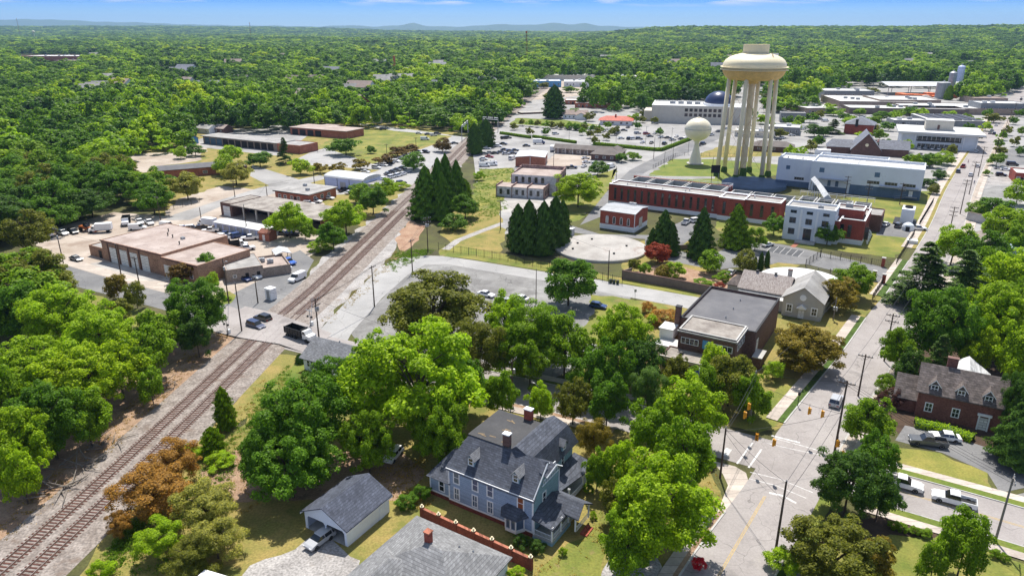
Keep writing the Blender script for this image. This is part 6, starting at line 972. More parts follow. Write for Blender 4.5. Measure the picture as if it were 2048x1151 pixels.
 (1316, 505, 28, 6, RED, 'red-topped maple beside the round reservoir cover', 'mid'), (1422, 524, 26, 6, MID, 'rounded green tree in the plant courtyard', 'small'), (1490, 522, 24, 6, OLV, 'olive small tree by the plant parking', 'small'), (1350, 540, 22, 4.5, BRI, 'lime bush behind the brown wall', 'small'), (1325, 545, 18, 4, OLO, 'tan bush behind the brown wall', 'small'), (1290, 538, 14, 3.5, MID, 'green bush behind the brown wall', 'small'), (1268, 530, 13, 4, OLV, 'olive bush at the left end of the brown wall', 'small'), (1445, 552, 17, 3, MID, 'green bush at the courtyard end', 'bush'), (1405, 563, 20, 1.5, MID, 'low green ground bush in the courtyard', 'bush'), (1440, 572, 12, 2, RED, 'red-leaved shrub beside the hall corner', 'bush'),
 (1325, 632, 34, 3.5, ORG, 'rust-red shrub mass left of the municipal roof', 'bush'), (1298, 615, 16, 3, ORG, 'small rust-red shrub by the loop road', 'bush'), (960, 352, 12, 4, BRI, 'bright scrub at the vacant lot corner', 'bush'),
 (1820, 318, 14, 5, MID, 'small tree in the bank car park', 'tiny'), (1886, 316, 22, 6, BRI, 'bright tree right of the bank car park', 'small'), (1868, 322, 18, 6, MID, 'green tree in the bank car park corner', 'small'), (1878, 348, 16, 4, DRK, 'dark shrub by the end of the white plant', 'small'), (1868, 378, 13, 4, OLV, 'clipped round shrub beside the white plant', 'small'), (1855, 365, 16, 4, DRK, 'dark shrub against the white plant wall', 'small'),
 (1995, 318, 16, 6, MID, 'street tree right of the main road', 'small'), (1975, 345, 8, 3, MID, 'tiny round tree right of the main road', 'tiny'), (2002, 300, 12, 5, OLV, 'second street tree right of the main road', 'tiny'),
 (1630, 260, 20, 8, DRK, 'dark round tree left of the cedar in town', 'small'), (1652, 262, 13, 6, DRK, 'dark tree touching the town cedar', 'small'), (1668, 252, 24, 10, BLU, 'wide dark cedar beside the hip-roofed hall', 'cedar'), (1560, 265, 14, 6, OLV, 'olive tree right of the tower legs', 'tiny'), (1726, 268, 14, 4, YEL, 'yellow-green bush between church and hall', 'tiny'), (1778, 252, 15, 6, DEE, 'dark round tree left of the bank', 'tiny'), (1765, 232, 18, 7, DEE, 'dark tree cluster above the bank', 'small'), (1795, 226, 14, 6, MID, 'green tree above the bank roof', 'tiny'), (1820, 222, 18, 7, DEE, 'dark tree left of the solar roof', 'tiny'), (1720, 222, 12, 6, MID, 'small tree before the mill wing', 'tiny'), (1668, 222, 18, 7, MID, 'green tree before the mill roofs', 'tiny'), (1690, 232, 13, 6, DEE, 'dark tree above the hip-roofed hall', 'tiny'), (1960, 245, 13, 6, MID, 'green tree right of the bank', 'tiny'), (1972, 252, 11, 6, YEL, 'yellow-green tree right of the bank', 'tiny'), (1936, 234, 10, 6, MID, 'small tree by the solar roof corner', 'tiny')]
for a in NT: tree(*a[:6], kind=a[6])
# tall cypress groups and conifer pairs
def cyp(ax, ay, by, w, col, label, kind='cone', grp=None):
    p = G((ax+(ax-1024)*0), by); h = HT(ax, by, ay); rpx = w/2
    t = tree(0, 0, w/2*MPP(ax, by)*1.05, h, col, label, kind, base=(p.x*1.0, p.y, 0), group=grp, name='cypress_tree')
for q in ((853, 332, 436, 58, DEE, 'fattest cypress at the left of the group beside the tracks'), (878, 316, 420, 42, DEE, 'second cypress from the left beside the tracks'), (893, 308, 415, 42, DEE, 'tallest cypress of the group beside the tracks'), (914, 320, 405, 36, DEE, 'rightmost cypress of the group beside the tracks'), (886, 345, 440, 36, DEE, 'front cypress in the middle of the group beside the tracks')): cyp(*q, grp='cypresses beside the tracks')
for q in ((1036, 408, 503, 36, DRK, 'leftmost dark cypress near the round reservoir cover'), (1058, 400, 508, 38, DRK, 'second dark cypress near the round reservoir cover'), (1087, 402, 510, 38, DRK, 'third dark cypress near the round reservoir cover'), (1110, 392, 495, 36, DRK, 'fourth dark cypress near the round reservoir cover'), (1124, 400, 488, 28, DRK, 'rightmost dark cypress near the round reservoir cover')): cyp(*q, kind='column', grp='dark cypresses by the reservoir')
for q in ((1325, 420, 506, 46, DRK, 'thin-topped dark conifer before the waterworks, left one'), (1400, 415, 516, 48, DRK, 'thin-topped dark conifer before the waterworks, right one'), (1342, 445, 510, 30, DRK, 'narrow dark conifer between the two big ones'), (1303, 455, 505, 24, DRK, 'small dark conifer beside the red maple')): cyp(*q)
for q in ((950, 246, 308, 26, DRK, 'ivy-covered dark tree left of the signal bridge'), (972, 238, 294, 30, DRK, 'ivy-covered dark tree right of its twin at the signal bridge'), (1108, 170, 236, 36, DRK, 'tall dark evergreen left of the tan-roofed house'), (1896, 170, 200, 14, MID, 'small round-topped poplar by the works')): cyp(*q, kind='column')
cyp(1520, 503, 540, 10, DRK, 'slim dark cypress by the plant parking, left', 'column'); cyp(1533, 500, 533, 9, DRK, 'slim dark cypress by the plant parking, right', 'column'); cyp(1508, 512, 545, 9, DRK, 'slim short cypress by the plant parking', 'column')
# small car-park trees
rp_ = random.Random(3)
for i in range(11): tree(1045+i*15.5, 244+i*1.3, 8, 5, random.choice([DEE, OLV, MID]), 'small street tree in the row above the pale car park', 'tiny', group='street trees above the car park')
for x, y in ((1028, 252), (1060, 262), (1092, 262), (1165, 262), (1180, 268), (1195, 262), (1213, 272), (1225, 262), (1190, 280), (1140, 250), (1154, 252), (1168, 250), (1215, 250), (1232, 258), (1275, 250), (1310, 240), (1285, 238), (1320, 262)): tree(x, y, 8, 5, random.choice([DEE, OLV, MID]), 'small clipped tree in the big car park', 'tiny', group='small trees in the big car park')
TS = [(1470, 235), (1500, 225), (1530, 238), (1545, 250), (1590, 250), (1600, 240), (1618, 235), (1575, 240), (1640, 228), (1655, 215), (1700, 240), (1748, 240), (1775, 215), (1790, 232), (1840, 225), (1745, 255), (1760, 268), (1770, 290), (1720, 285), (1635, 280), (1620, 292), (1580, 300), (1600, 305), (1830, 320), (1850, 318), (1810, 290), (1900, 300), (1950, 270), (1944, 255), (1985, 235), (1975, 225), (1998, 215), (1900, 230), (1640, 185), (1700, 182), (1740, 180), (1560, 190), (1580, 182), (1060, 185), (1100, 190), (1145, 178), (1175, 188), (1210, 180), (1240, 168), (1290, 160), (1160, 150), (1090, 170), (1330, 165), (1150, 225), (1180, 232), (1270, 235), (1290, 228)]
for x, y in TS: tree(x+rp_.uniform(-4, 4), y, rp_.uniform(10, 17), 7, rp_.choice([DEE, MID, OLV, BRI]), 'small green town tree between the low roofs', 'tiny', group='small town trees')
for x, y in ((2005, 270), (2030, 282), (2042, 300), (1998, 285), (2028, 240), (2040, 225), (2046, 262), (2015, 260)): tree(x, y, 9, 6, rp_.choice([DEE, MID, OLV]), 'small tree on the right side of the far street', 'tiny', group='trees along the far street')
# woods: regions in photo pixels of the ground
def inpoly(x, y, P_):
    c = False; j = len(P_)-1
    for i in range(len(P_)):
        if (P_[i][1] > y) != (P_[j][1] > y) and x < (P_[j][0]-P_[i][0])*(y-P_[i][1])/(P_[j][1]-P_[i][1])+P_[i][0]: c = not c
        j = i
    return c
def proj(X, Y):
    zc = Y*cP+CAMH*sP; u = Y*sP-CAMH*cP; return 1024+X/zc*FPX, 575.5-u/zc*FPX
OPEN = [  # clear ground (buildings, lots) where no wood grows
 [(228, 345), (262, 322), (330, 316), (360, 300), (400, 286), (378, 276), (385, 262), (440, 262), (560, 266), (600, 262), (680, 258), (720, 258), (905, 262), (935, 268), (1000, 246), (1040, 212), (1062, 180), (1060, 168), (1100, 160), (1340, 164), (1420, 172), (1560, 172), (1640, 192), (1700, 172), (1880, 178), (1985, 200), (2030, 190), (2060, 120), (3000, 400), (3000, 2000), (-600, 2000), (-600, 700), (0, 560), (70, 505), (110, 470), (228, 436), (330, 440), (330, 400), (260, 395), (250, 360)],
 [(20, 106), (170, 112), (165, 140), (35, 132)], [(300, 138), (420, 140), (400, 152), (310, 150)]]
WOODIN = [[(1190, 186), (1300, 180), (1440, 184), (1470, 196), (1440, 206), (1300, 212), (1290, 226), (1180, 224), (1170, 205)], [(1530, 190), (1640, 205), (1610, 225), (1560, 228), (1520, 224)], [(1240, 176), (1400, 172), (1420, 180), (1250, 182)], [(1905, 196), (1990, 185), (1980, 200), (1930, 204)],
 [(-200, 640), (0, 560), (110, 620), (0, 820), (-200, 1000)], [(2090, 560), (2400, 560), (2400, 800), (2090, 760)]]
def ntile(x, y, s=38.0): return (math.sin(x/s*1.3+y/s*.7)+math.sin(x/s*.5-y/s*1.1+1.3)+1.2*math.sin((x+y)/s*.31+2))/3.2
pts = []; rw = random.Random(11)
def accept(X, Y):
    px, py = proj(X, Y)
    if any(inpoly(px, py, w) for w in WOODIN): return px, py
    if any(inpoly(px, py, o) for o in OPEN): return None
    if abs(px-1024) > 1300: return None
    if ntile(X, Y, 95) > .93 and rw.random() < .8: return None
    if any(abs(px-hx-8) < 20 and -2 < py-hy < 9 for hx, hy in FARH): return None
    return px, py
Y = 150.0
while Y < 9500:
    sp_ = 14.0 if Y < 600 else (14.0+(Y-600)*.009); hw = Y*.74+30; X = -hw
    while X < hw:
        x, y = X+rw.uniform(-.42, .42)*sp_, Y+rw.uniform(-.42, .42)*sp_; a = accept(x, y)
        if a: pts.append((x, y, a[0], a[1], sp_))
        X += sp_
    Y += sp_*.95
pts.sort(key=lambda p: p[1]); near = [p for p in pts if p[1] < 2200 and -60 < p[2] < 2108][:48]; ns = set(id(p) for p in near); far = [p for p in pts if id(p) not in ns]
print('WOOD', len(pts), 'near', near[-1][1])
WC = [(BRI, 'bright green'), (DEE, 'deep green'), (MID, 'mid green'), (DRK, 'very dark green'), (YEL, 'lime-yellow'), (OLV, 'olive green'), (DEE, 'deep green'), (MID, 'mid green')]
for (x, y, px, py, s) in near:
    v = ntile(x, y)+rw.uniform(-.35, .35); c, cn = (WC[4] if v > .75 else WC[0] if v > .35 else WC[2] if v > .05 else WC[5] if v > -.1 else WC[1] if v > -.5 else WC[3]); h = rw.uniform(10, 15.5)
    zone = 'in the wood at the left edge' if px < 120 else 'in the left wood above the depot' if px < 260 else 'in the wood behind the brown workshop' if px < 420 else 'at the wood edge above the bus garage' if px < 620 else 'in the wood beyond the mown field' if px < 900 else 'in the wood beside the far tracks' if px < 1200 else 'in the block of trees beyond the car park' if px < 1500 else 'in the trees right of the town'
    tree(0, 0, rw.uniform(6.8, 10), h, c, ('tall ' if h > 13.2 else '')+cn+' tree '+zone, 'mid' if y < 330 else 'small', base=(x, y, 0), group='trees of the wood')
# the rest of the woods: one body of canopy
WSRC = [put_ for put_ in ()]
src = []
for i, s in enumerate((31, 32, 33, 34)):
    me = crown('wood_crown', s, 1500 if i < 3 else 1500, .155, 26, lob=(.20, .38), m=LEAFR, Hh=.9) if i < 3 else crown('wood_crown', s, 1100, .16, 24, lob=(.2, .34), m=LEAFR, top='cone'); src.append(bpy.data.objects.new('wood_crown', me))
N_ = len(far); co = np.zeros((N_, 3), np.float32); scl = np.zeros((N_, 3), np.float32); rot = np.zeros((N_, 3), np.float32); idx = np.zeros(N_, np.int32)
for i, (x, y, px, py, s) in enumerate(far):
    h = rw.uniform(12, 21) if y < 1500 else rw.uniform(13, 23); r = s*rw.uniform(.46, .84); h *= 1+.22*ntile(x, y, 60); co[i] = (x, y, terrain(x, y)+h*.52); scl[i] = (r, r, h*.5); rot[i] = (0, 0, rw.uniform(0, 6.28)); idx[i] = rw.choice((0, 0, 1, 1, 2, 2, 3)) if y < 2500 else rw.choice((0, 1, 2))
me = bpy.data.meshes.new('woodland'); me.vertices.add(N_); me.vertices.foreach_set('co', co.ravel())
for nm, ty, ar in (('tscale', 'FLOAT_VECTOR', scl), ('trot', 'FLOAT_VECTOR', rot)): at = me.attributes.new(nm, ty, 'POINT'); at.data.foreach_set('vector', ar.ravel())
at = me.attributes.new('tidx', 'INT', 'POINT'); at.data.foreach_set('value', idx); me.update(); wood = put('woodland', me, kind='stuff')
ng = bpy.data.node_groups.new('woodland', 'GeometryNodeTree'); ng.interface.new_socket('Geometry', in_out='INPUT', socket_type='NodeSocketGeometry'); ng.interface.new_socket('Geometry', in_out='OUTPUT', socket_type='NodeSocketGeometry')
A = ng.nodes.new; K = ng.links.new; gi = A('NodeGroupInput'); go = A('NodeGroupOutput'); gj = A('GeometryNodeGeometryToInstance')
for o in reversed(src): oi = A('GeometryNodeObjectInfo'); oi.inputs['Object'].default_value = o; oi.inputs['As Instance'].default_value = True; K(oi.outputs['Geometry'], gj.inputs[0])
# join as four instances, pick by index
gj2 = A('GeometryNodeJoinGeometry'); ng.nodes.remove(gj)
for nd in [q for q in ng.nodes if q.bl_idname == 'GeometryNodeObjectInfo']: K(nd.outputs['Geometry'], gj2.inputs[0])
ip = A('GeometryNodeInstanceOnPoints'); K(gi.outputs[0], ip.inputs['Points']); K(gj2.outputs[0], ip.inputs['Instance']); ip.inputs['Pick Instance'].default_value = True
def named(n, ty): q = A('GeometryNodeInputNamedAttribute'); q.data_type = ty; q.inputs['Name'].default_value = n; return q.outputs['Attribute']
K(named('tidx', 'INT'), ip.inputs['Instance Index']); K(named('tscale', 'FLOAT_VECTOR'), ip.inputs['Scale'])
er = A('FunctionNodeEulerToRotation'); K(named('trot', 'FLOAT_VECTOR'), er.inputs[0]); K(er.outputs[0], ip.inputs['Rotation']); K(ip.outputs[0], go.inputs[0])
md = wood.modifiers.new('woodland', 'NODES'); md.node_group = ng
# ============================================================ VEHICLES
def side(mb, prof, hw, mi=0, taper=None):
    """extrude a side profile (x, z) across the width; taper = half width by height"""
    n = len(prof); w = lambda z: hw if taper is None else np.interp(z, [t[0] for t in taper], [t[1] for t in taper])
    vv = [(x, -w(z), z) for x, z in prof]+[(x, w(z), z) for x, z in prof]
    mb.add(vv, [tuple(range(n)), tuple(range(n, 2*n))[::-1]]+[(i, n+i, n+(i+1) % n, (i+1) % n) for i in range(n)], mi)
def car_parts(kind):
    P_ = {}; b = MB(); g = MB(); ex = []
    if kind in ('sedan', 'hatch', 'suv', 'minivan', 'van'):
        L, Wd, Hh, bl, hood, a0, a1, b0, b1 = {'sedan': (4.75, .90, 1.45, .93, .84, -1.75, .95, -1.05, .25), 'hatch': (4.3, .88, 1.5, .95, .86, -2.0, .95, -1.7, .2), 'suv': (4.8, .95, 1.78, 1.08, .98, -2.28, .95, -2.05, .3), 'minivan': (5.0, .97, 1.78, 1.05, .93, -2.35, 1.25, -2.1, .5), 'van': (5.6, 1.0, 2.15, 1.25, 1.1, -2.75, 1.7, -2.7, 1.0)}[kind]
        h = L/2; side(b, [(-h+.05, .32), (-h, .55), (-h+.06, bl-.08), (-h+.2, bl), (a1, bl), (h-.35, hood-.06), (h-.06, hood-.22), (h, .5), (h-.08, .32)], Wd, 0, [(.3, Wd-.06), (.55, Wd), (bl-.15, Wd), (bl, Wd-.05)])
        side(g, [(a0, bl-.01), (b0, Hh-.06), (b1, Hh-.06), (a1, bl-.01)], Wd-.07, 0, [(bl, Wd-.08), (Hh, Wd-.24)]); rf = MB(); side(rf, [(b0-.06, Hh-.07), (b0, Hh), (b1, Hh), (b1+.1, Hh-.07)], Wd-.2, 0)
        for s in (-1, 1):
            for x in ((a0+b0)/2+.25, -.35 if kind != 'van' else .4): rf.tube((x, s*(Wd-.085), bl), (x+.02, s*(Wd-.225), Hh-.05), .045, n=4)
        if kind == 'van': b.box(-h+.1, -Wd+.02, bl-.02, .7, Wd-.02, Hh-.1)
        b.v_off = 0; o = len(b.v); b.v += rf.v; b.f += [tuple(i+o for i in f) for f in rf.f]; b.m += rf.m; wx = (-h+.95, h-.92); wr = .34
    elif kind == 'pickup':
        L, Wd, h = 5.7, .98, 2.85; side(b, [(-h, .5), (-h, .62), (1.0, .62), (1.0, 1.12), (h-.3, 1.02), (h, .8), (h, .5), (h-.1, .42), (-h+.1, .42)], Wd); b.box(-h, -Wd, .62, -.75, -Wd+.1, 1.15).box(-h, Wd-.1, .62, -.75, Wd, 1.15).box(-h, -Wd+.1, .62, -h+.08, Wd-.1, 1.12); side(b, [(-.78, .6), (-.78, 1.15), (1.05, 1.15), (1.05, .6)], Wd-.01)
        side(g, [(-.78, 1.14), (-.62, 1.76), (.55, 1.76), (1.2, 1.14)], Wd-.08, 0, [(1.1, Wd-.08), (1.8, Wd-.24)]); rf = MB(); side(rf, [(-.68, 1.75), (-.6, 1.84), (.5, 1.84), (.64, 1.75)], Wd-.2); o = len(b.v); b.v += rf.v; b.f += [tuple(i+o for i in f) for f in rf.f]; b.m += rf.m; ex.append(('bed_liner', MB().box(-2.74, -.86, .625, -.82, .86, .66), 'black')); wx = (-1.85, 1.85); wr = .40
    elif kind == 'boxtruck':
        Wd, h = 1.1, 3.6; side(b, [(1.6, .6), (1.6, 2.3), (2.3, 2.35), (2.75, 1.5), (3.5, 1.4), (3.6, .6)], 1.0); side(g, [(1.7, 1.55), (1.75, 2.2), (2.3, 2.22), (2.68, 1.55)], 1.02); ex.append(('box', MB().box(-3.6, -1.15, .9, 1.45, 1.15, 3.1), 'white')); ex.append(('chassis', MB().box(-3.5, -.5, .55, 3.3, .5, .9), 'black')); wx = (-2.3, 2.7); wr = .48
    elif kind == 'dump':
        Wd, h = 1.2, 4.0; side(b, [(1.7, .8), (1.7, 2.6), (2.5, 2.65), (2.85, 1.85), (3.9, 1.65), (4.0, .8)], 1.05); side(g, [(1.8, 1.9), (1.85, 2.5), (2.5, 2.52), (2.8, 1.9)], 1.07)
        bd = MB(); 
        for q in ((-4, -1.22, 1.5, -1.12), (-4, 1.12, 1.5, 1.22)): bd.box(q[0], q[1], 1.1, q[2], q[3], 2.6)
        bd.box(-4, -1.12, 1.1, -3.9, 1.12, 2.5).box(1.4, -1.12, 1.1, 1.5, 1.12, 2.9).box(-3.9, -1.12, 1.1, 1.4, 1.12, 1.2)
        for i in range(7): bd.box(-3.8+i*.85, -1.28, 1.1, -3.7+i*.85, -1.22, 2.6).box(-3.8+i*.85, 1.22, 1.1, -3.7+i*.85, 1.28, 2.6)
        ex.append(('dump_body', bd, 'dump_black')); ex.append(('chassis', MB().box(-3.8, -.45, .6, 3.7, .45, 1.05), 'black')); ex.append(('exhaust', MB().tube((1.6, .9, 1), (1.6, .9, 3.1), .08), 'chrome')); wx = (-3.1, -1.9, -.7, 3.0); wr = .52
    elif kind == 'loader':
        Wd, h = 1.2, 3.0; side(b, [(-2.6, .9), (-2.6, 1.9), (-.6, 2.0), (-.4, 1.3), (1.2, 1.3), (1.2, .8)], .9); side(g, [(-.9, 1.9), (-.9, 3.1), (.4, 3.1), (.6, 1.6)], .8); ex.append(('bucket', MB().add([(2.4, -1.4, .2), (3.5, -1.4, .2), (3.0, -1.4, 1.3), (2.4, -1.4, 1.2), (2.4, 1.4, .2), (3.5, 1.4, .2), (3.0, 1.4, 1.3), (2.4, 1.4, 1.2)], [(0, 1, 2, 3), (4, 7, 6, 5), (0, 4, 5, 1), (0, 3, 7, 4)]).tube((.8, -.7, 1.4), (2.6, -.7, .7), .15).tube((.8, .7, 1.4), (2.6, .7, .7), .15), 'orange')); wx = (-1.7, 1.4); wr = .75
    hl = MB().box(-.03, -.18, -.08, .05, .18, .08); fx = {'pickup': 2.85, 'boxtruck': 3.6, 'dump': 4.0, 'loader': 1.2}.get(kind, h); zl = {'pickup': .85, 'boxtruck': 1.1, 'dump': 1.2, 'loader': 1.1, 'van': .85}.get(kind, .68)
    rx = {'pickup': -2.85, 'boxtruck': -3.6, 'dump': -4.0, 'loader': -2.6}.get(kind, -h)
    return b, g, ex, wx, wr, Wd, hl, fx, rx, zl
VP = {}
def vehicle(x, y, kind, col, deg, label, cat=None, group=None, full=False, ex_col=None):
    nm = {'sedan': 'car', 'hatch': 'car', 'suv': 'car', 'minivan': 'car', 'van': 'van', 'pickup': 'pickup_truck', 'boxtruck': 'box_truck', 'dump': 'dump_truck', 'loader': 'wheel_loader'}[kind]; cat = cat or nm.replace('_', ' ')
    p = G(x, y, .04); k = (kind, full)
    if k not in VP:
        b, g, ex, wx, wr, Wd, hl, fx, rx, zl = car_parts(kind)
        if full:
            VP[k] = dict(body=b.mesh('body', PAINT), glass=g.mesh('windows', 'car_glass'), ex=[(n, m.mesh(n, mm)) for n, m, mm in ex], tyre=MB().lathe([(wr*.62, -.12), (wr, -.11), (wr, .11), (wr*.62, .12)], 18).mesh('wheel', 'rubber'), rim=MB().lathe([(.02, -.09), (wr*.62, -.125), (wr*.62, .125), (.02, .09)], 10).mesh('rim', 'rim'), hl=hl.mesh('headlight', 'lamp_clear'), tl=hl.mesh('tail_light', 'lamp_red'), wx=wx, wr=wr, Wd=Wd, fx=fx, rx=rx, zl=zl)
        else:
            mats_ = [PAINT, 'car_glass', 'rubber', 'lamp_clear', 'lamp_red', 'white', 'black', 'orange']
            def cat_(m, mi): o = len(b.v); b.v.extend(m.v); b.f.extend([tuple(i+o for i in f) for f in m.f]); b.m.extend([mi]*len(m.f))
            cat_(g, 1)
            for n, m, mm in ex: cat_(m, 5 if mm == 'white' else 7 if mm == 'orange' else 6)
            for xx in wx:
                for s in (-1, 1): b.tube((xx, s*(Wd-.22), wr), (xx, s*(Wd+.01), wr), wr, n=10, mi=2)
            for s in (-.62, .62): b.box(fx-.03, s-.15, zl-.06, fx+.03, s+.15, zl+.06, 3); b.box(rx-.03, s-.15, zl-.06, rx+.03, s+.15, zl+.06, 4)
            VP[k] = b.mesh(nm, mats_)
    d = VP[k]; base = 'orange' if kind == 'loader' else None
    if not full: return put(nm, d, None, (p.x, p.y, p.z), R(deg), label, cat, group, color=col)
    t = thing(nm, label, cat, (p.x, p.y, p.z), R(deg), group); put('body', d['body'], t, color=col); put('windows', d['glass'], t)
    for n, m in d['ex']: put(n, m, t)
    for xx in d['wx']:
        for s in (-1, 1): w = put('wheel', d['tyre'], t, (xx, s*(d['Wd']-.1), d['wr'])); w.rotation_euler = (R(90), 0, 0); put('rim', d['rim'], w)
    for s in (-.66, .66): put('headlight', d['hl'], t, (d['fx'], s, d['zl'])); put('tail_light', d['tl'], t, (d['rx'], s, d['zl']))
    return t
CW, CS, CG, CK, CB, CR_ = (.78, .78, .78), (.42, .43, .45), (.10, .105, .115), (.012, .012, .014), (.02, .05, .17), (.32, .02, .02)
CN = {CW: 'white', CS: 'silver', CG: 'dark grey', CK: 'black', CB: 'blue', CR_: 'red'}
for q in [(526, 640, 'suv', CK, 147, 'black SUV waiting on the level crossing behind the blue minivan'), (512, 655, 'minivan', (.02, .035, .10), -33, 'dark blue minivan on the road just left of the level crossing'), (602, 677, 'dump', CW, -33, 'black-bodied dump truck with white cab leaving the level crossing'),
 (543, 545, 'pickup', CW, -35, 'white pickup truck parked outside the beige office wall'), (568, 537, 'pickup', CW, -40, 'white pickup truck parked beside the blue covered truck'), (577, 527, 'pickup', (.02, .12, .5), -40, 'bright blue pickup truck under a tarp at the yard corner'), (508, 556, 'suv', CW, -30, 'white police-style SUV beside the blue car at the office'), (488, 560, 'sedan', CB, -30, 'blue sedan parked in front of the beige office'), (595, 560, 'van', CW, -115, 'white cargo van parked on the lot near the tracks'),
 (1671, 806, 'suv', CS, 57, 'silver SUV driving away up the main street'), (1802, 972, 'pickup', CW, -30, 'white pickup truck half hidden by the dark tree'), (1906, 1005, 'pickup', CW, 151, 'white crew-cab pickup truck on the cross street at right'), (1855, 888, 'pickup', CG, 165, 'dark grey jeep-like pickup truck on the drive of the brick house'), (1889, 878, 'sedan', CW, 163, 'white sedan on the drive beside the clipped hedge'),
 (640, 1084, 'hatch', CS, -125, 'silver car parked at the left bay of the white garage'), (787, 915, 'hatch', CW, -110, 'small white car in the shade behind the garage'), (972, 592, 'sedan', CW, -30, 'white sedan in the old lot near the olive domed tree'), (1040, 600, 'sedan', CW, 150, 'white sedan in the old lot under the airy tree'), (1010, 606, 'hatch', CS, 150, 'silver hatchback in the old lot beside a white sedan'), (1196, 615, 'hatch', CB, -25, 'small blue hatchback at the edge of the old lot'), (440, 1186, 'van', CW, -20, 'white van cut by the bottom edge near the gravel drive')]: vehicle(*q, full=True)
rc = random.Random(9)
def lot(items, where, group=None):
    for x, y, k, c, d in items: vehicle(x, y, k, c, d+rc.uniform(-4, 4), '%s %s %s' % (CN[c], {'sedan': 'car', 'hatch': 'small car', 'suv': 'SUV', 'minivan': 'minivan', 'van': 'van', 'pickup': 'pickup truck', 'boxtruck': 'box truck', 'dump': 'dump truck', 'loader': 'wheel loader'}[k], where), group=group)
lot([(153, 520, 'sedan', CG, -30), (72, 470, 'pickup', CG, -30), (90, 474, 'boxtruck', CW, 150), (126, 469, 'suv', CW, -35), (147, 466, 'suv', CK, -35), (202, 464, 'boxtruck', CW, 195), (253, 448, 'dump', CW, -70), (280, 447, 'pickup', CW, -50), (299, 448, 'pickup', CW, -50), (276, 459, 'van', CW, 10), (335, 455, 'van', CW, -20), (352, 461, 'pickup', CW, -60), (366, 458, 'sedan', CW, 20), (385, 459, 'suv', CW, 20), (87, 515, 'pickup', CW, 150), (98, 522, 'sedan', CG, 150)], 'parked in the brick depot yard', 'vehicles in the depot yard')
vehicle(176, 462, 'loader', (.55, .16, .04), -10, 'orange wheel loader parked at the tree edge of the depot yard')
lot([(415, 452, 'boxtruck', CW, 160), (421, 464, 'pickup', CW, 200), (398, 460, 'pickup', CK, 200), (453, 470, 'sedan', CB, 40), (465, 474, 'sedan', CS, 40), (477, 474, 'suv', CB, 40), (500, 479, 'pickup', CW, 195), (440, 486, 'boxtruck', CW, 60), (470, 498, 'dump', CW, 30), (492, 500, 'pickup', CW, 30)], 'beside the long white-roofed shed', 'vehicles beside the white-roofed shed')
lot([(618, 410, 'suv', CW, -20), (633, 405, 'suv', CW, -20), (658, 398, 'sedan', CW, -20), (687, 382, 'pickup', CK, 70), (699, 387, 'sedan', CW, 70), (714, 386, 'suv', CG, 70), (565, 469, 'sedan', CG, 0), (585, 471, 'suv', CK, 0)], 'by the low brick office', 'cars by the low brick office')
lot([(731, 345, 'sedan', CW, -25), (753, 337, 'suv', CW, -25), (767, 332, 'sedan', CW, -25), (781, 327, 'suv', CK, -25), (792, 324, 'sedan', CW, -25), (804, 318, 'sedan', CS, -25), (814, 312, 'sedan', CW, -25), (826, 309, 'sedan', CW, -25), (838, 306, 'suv', CW, -25), (852, 306, 'suv', CK, -25),
     (776, 349, 'sedan', CG, 60), (784, 356, 'suv', CW, 60), (796, 353, 'suv', CW, 60), (806, 350, 'sedan', CW, 60), (795, 341, 'sedan', CG, -30), (805, 338, 'sedan', CK, -30), (786, 345, 'sedan', CK, -30), (803, 368, 'suv', CK, 30), (768, 360, 'sedan', CW, -25), (815, 345, 'sedan', CS, 60)], 'in the car rows behind the blue warehouse', 'cars behind the blue warehouse')
lot([(838, 268, 'sedan', CW, -20), (856, 270, 'sedan', CG, -20), (867, 272, 'suv', CW, 30), (875, 269, 'suv', CG, 30), (766, 260, 'suv', CK, 20), (909, 288, 'sedan', CG, 20), (850, 280, 'van', CW, 0)], 'along the road above the mown field', 'cars above the mown field')
lot([(974, 298, 'sedan', CW, -15), (987, 293, 'sedan', CW, -15), (996, 294, 'suv', CW, -15), (1007, 289, 'sedan', CK, -15), (1008, 278, 'suv', CK, 20), (1016, 277, 'suv', CG, 20), (969, 309, 'sedan', CG, 10), (980, 307, 'sedan', CS, 10), (990, 308, 'sedan', CK, 10), (1001, 306, 'sedan', CG, 10), (1012, 309, 'sedan', CS, 10), (1009, 301, 'sedan', CK, 10), (1019, 303, 'sedan', CG, 10), (1030, 302, 'sedan', CK, 10), (1026, 308, 'sedan', CG, 10), (967, 319, 'sedan', CW, -10), (979, 315, 'sedan', CR_, -10), (966, 326, 'sedan', CS, 15), (986, 326, 'sedan', CW, 15), (969, 333, 'van', CW, 0), (1024, 319, 'van', CW, 70), (1053, 293, 'sedan', CK, 0), (984, 331, 'van', CW, 0)], 'crowded in the salvage lot by the brick shop', 'cars in the salvage lot')
vehicle(1078, 288, 'boxtruck', CB, 0, 'blue-cabbed tank truck standing above the brick shop')
lot([(1105, 302, 'boxtruck', CW, 80), (1171, 318, 'sedan', CW, 15), (1173, 326, 'sedan', CW, 15), (1192, 330, 'suv', CW, 10), (1222, 335, 'van', CW, 50), (1143, 337, 'pickup', CK, 10), (1168, 334, 'sedan', CW, 60)], 'on the motel forecourt', 'vehicles at the motel')
its = [(1089, 266, CW), (1111, 269, CW), (1242, 278, CW), (1258, 279, CK), (1266, 279, CW), (1278, 279, CG), (1293, 269, CR_), (1300, 274, CG), (1303, 287, CK), (1285, 286, CW), (1329, 289, CK), (1323, 276, CW), (1336, 277, CK), (1353, 274, CW), (1363, 279, CG), (1371, 276, CW), (1232, 271, CG), (1256, 256, CG), (1248, 262, CK), (1275, 268, CS), (1310, 268, CW), (1345, 281, CS)]
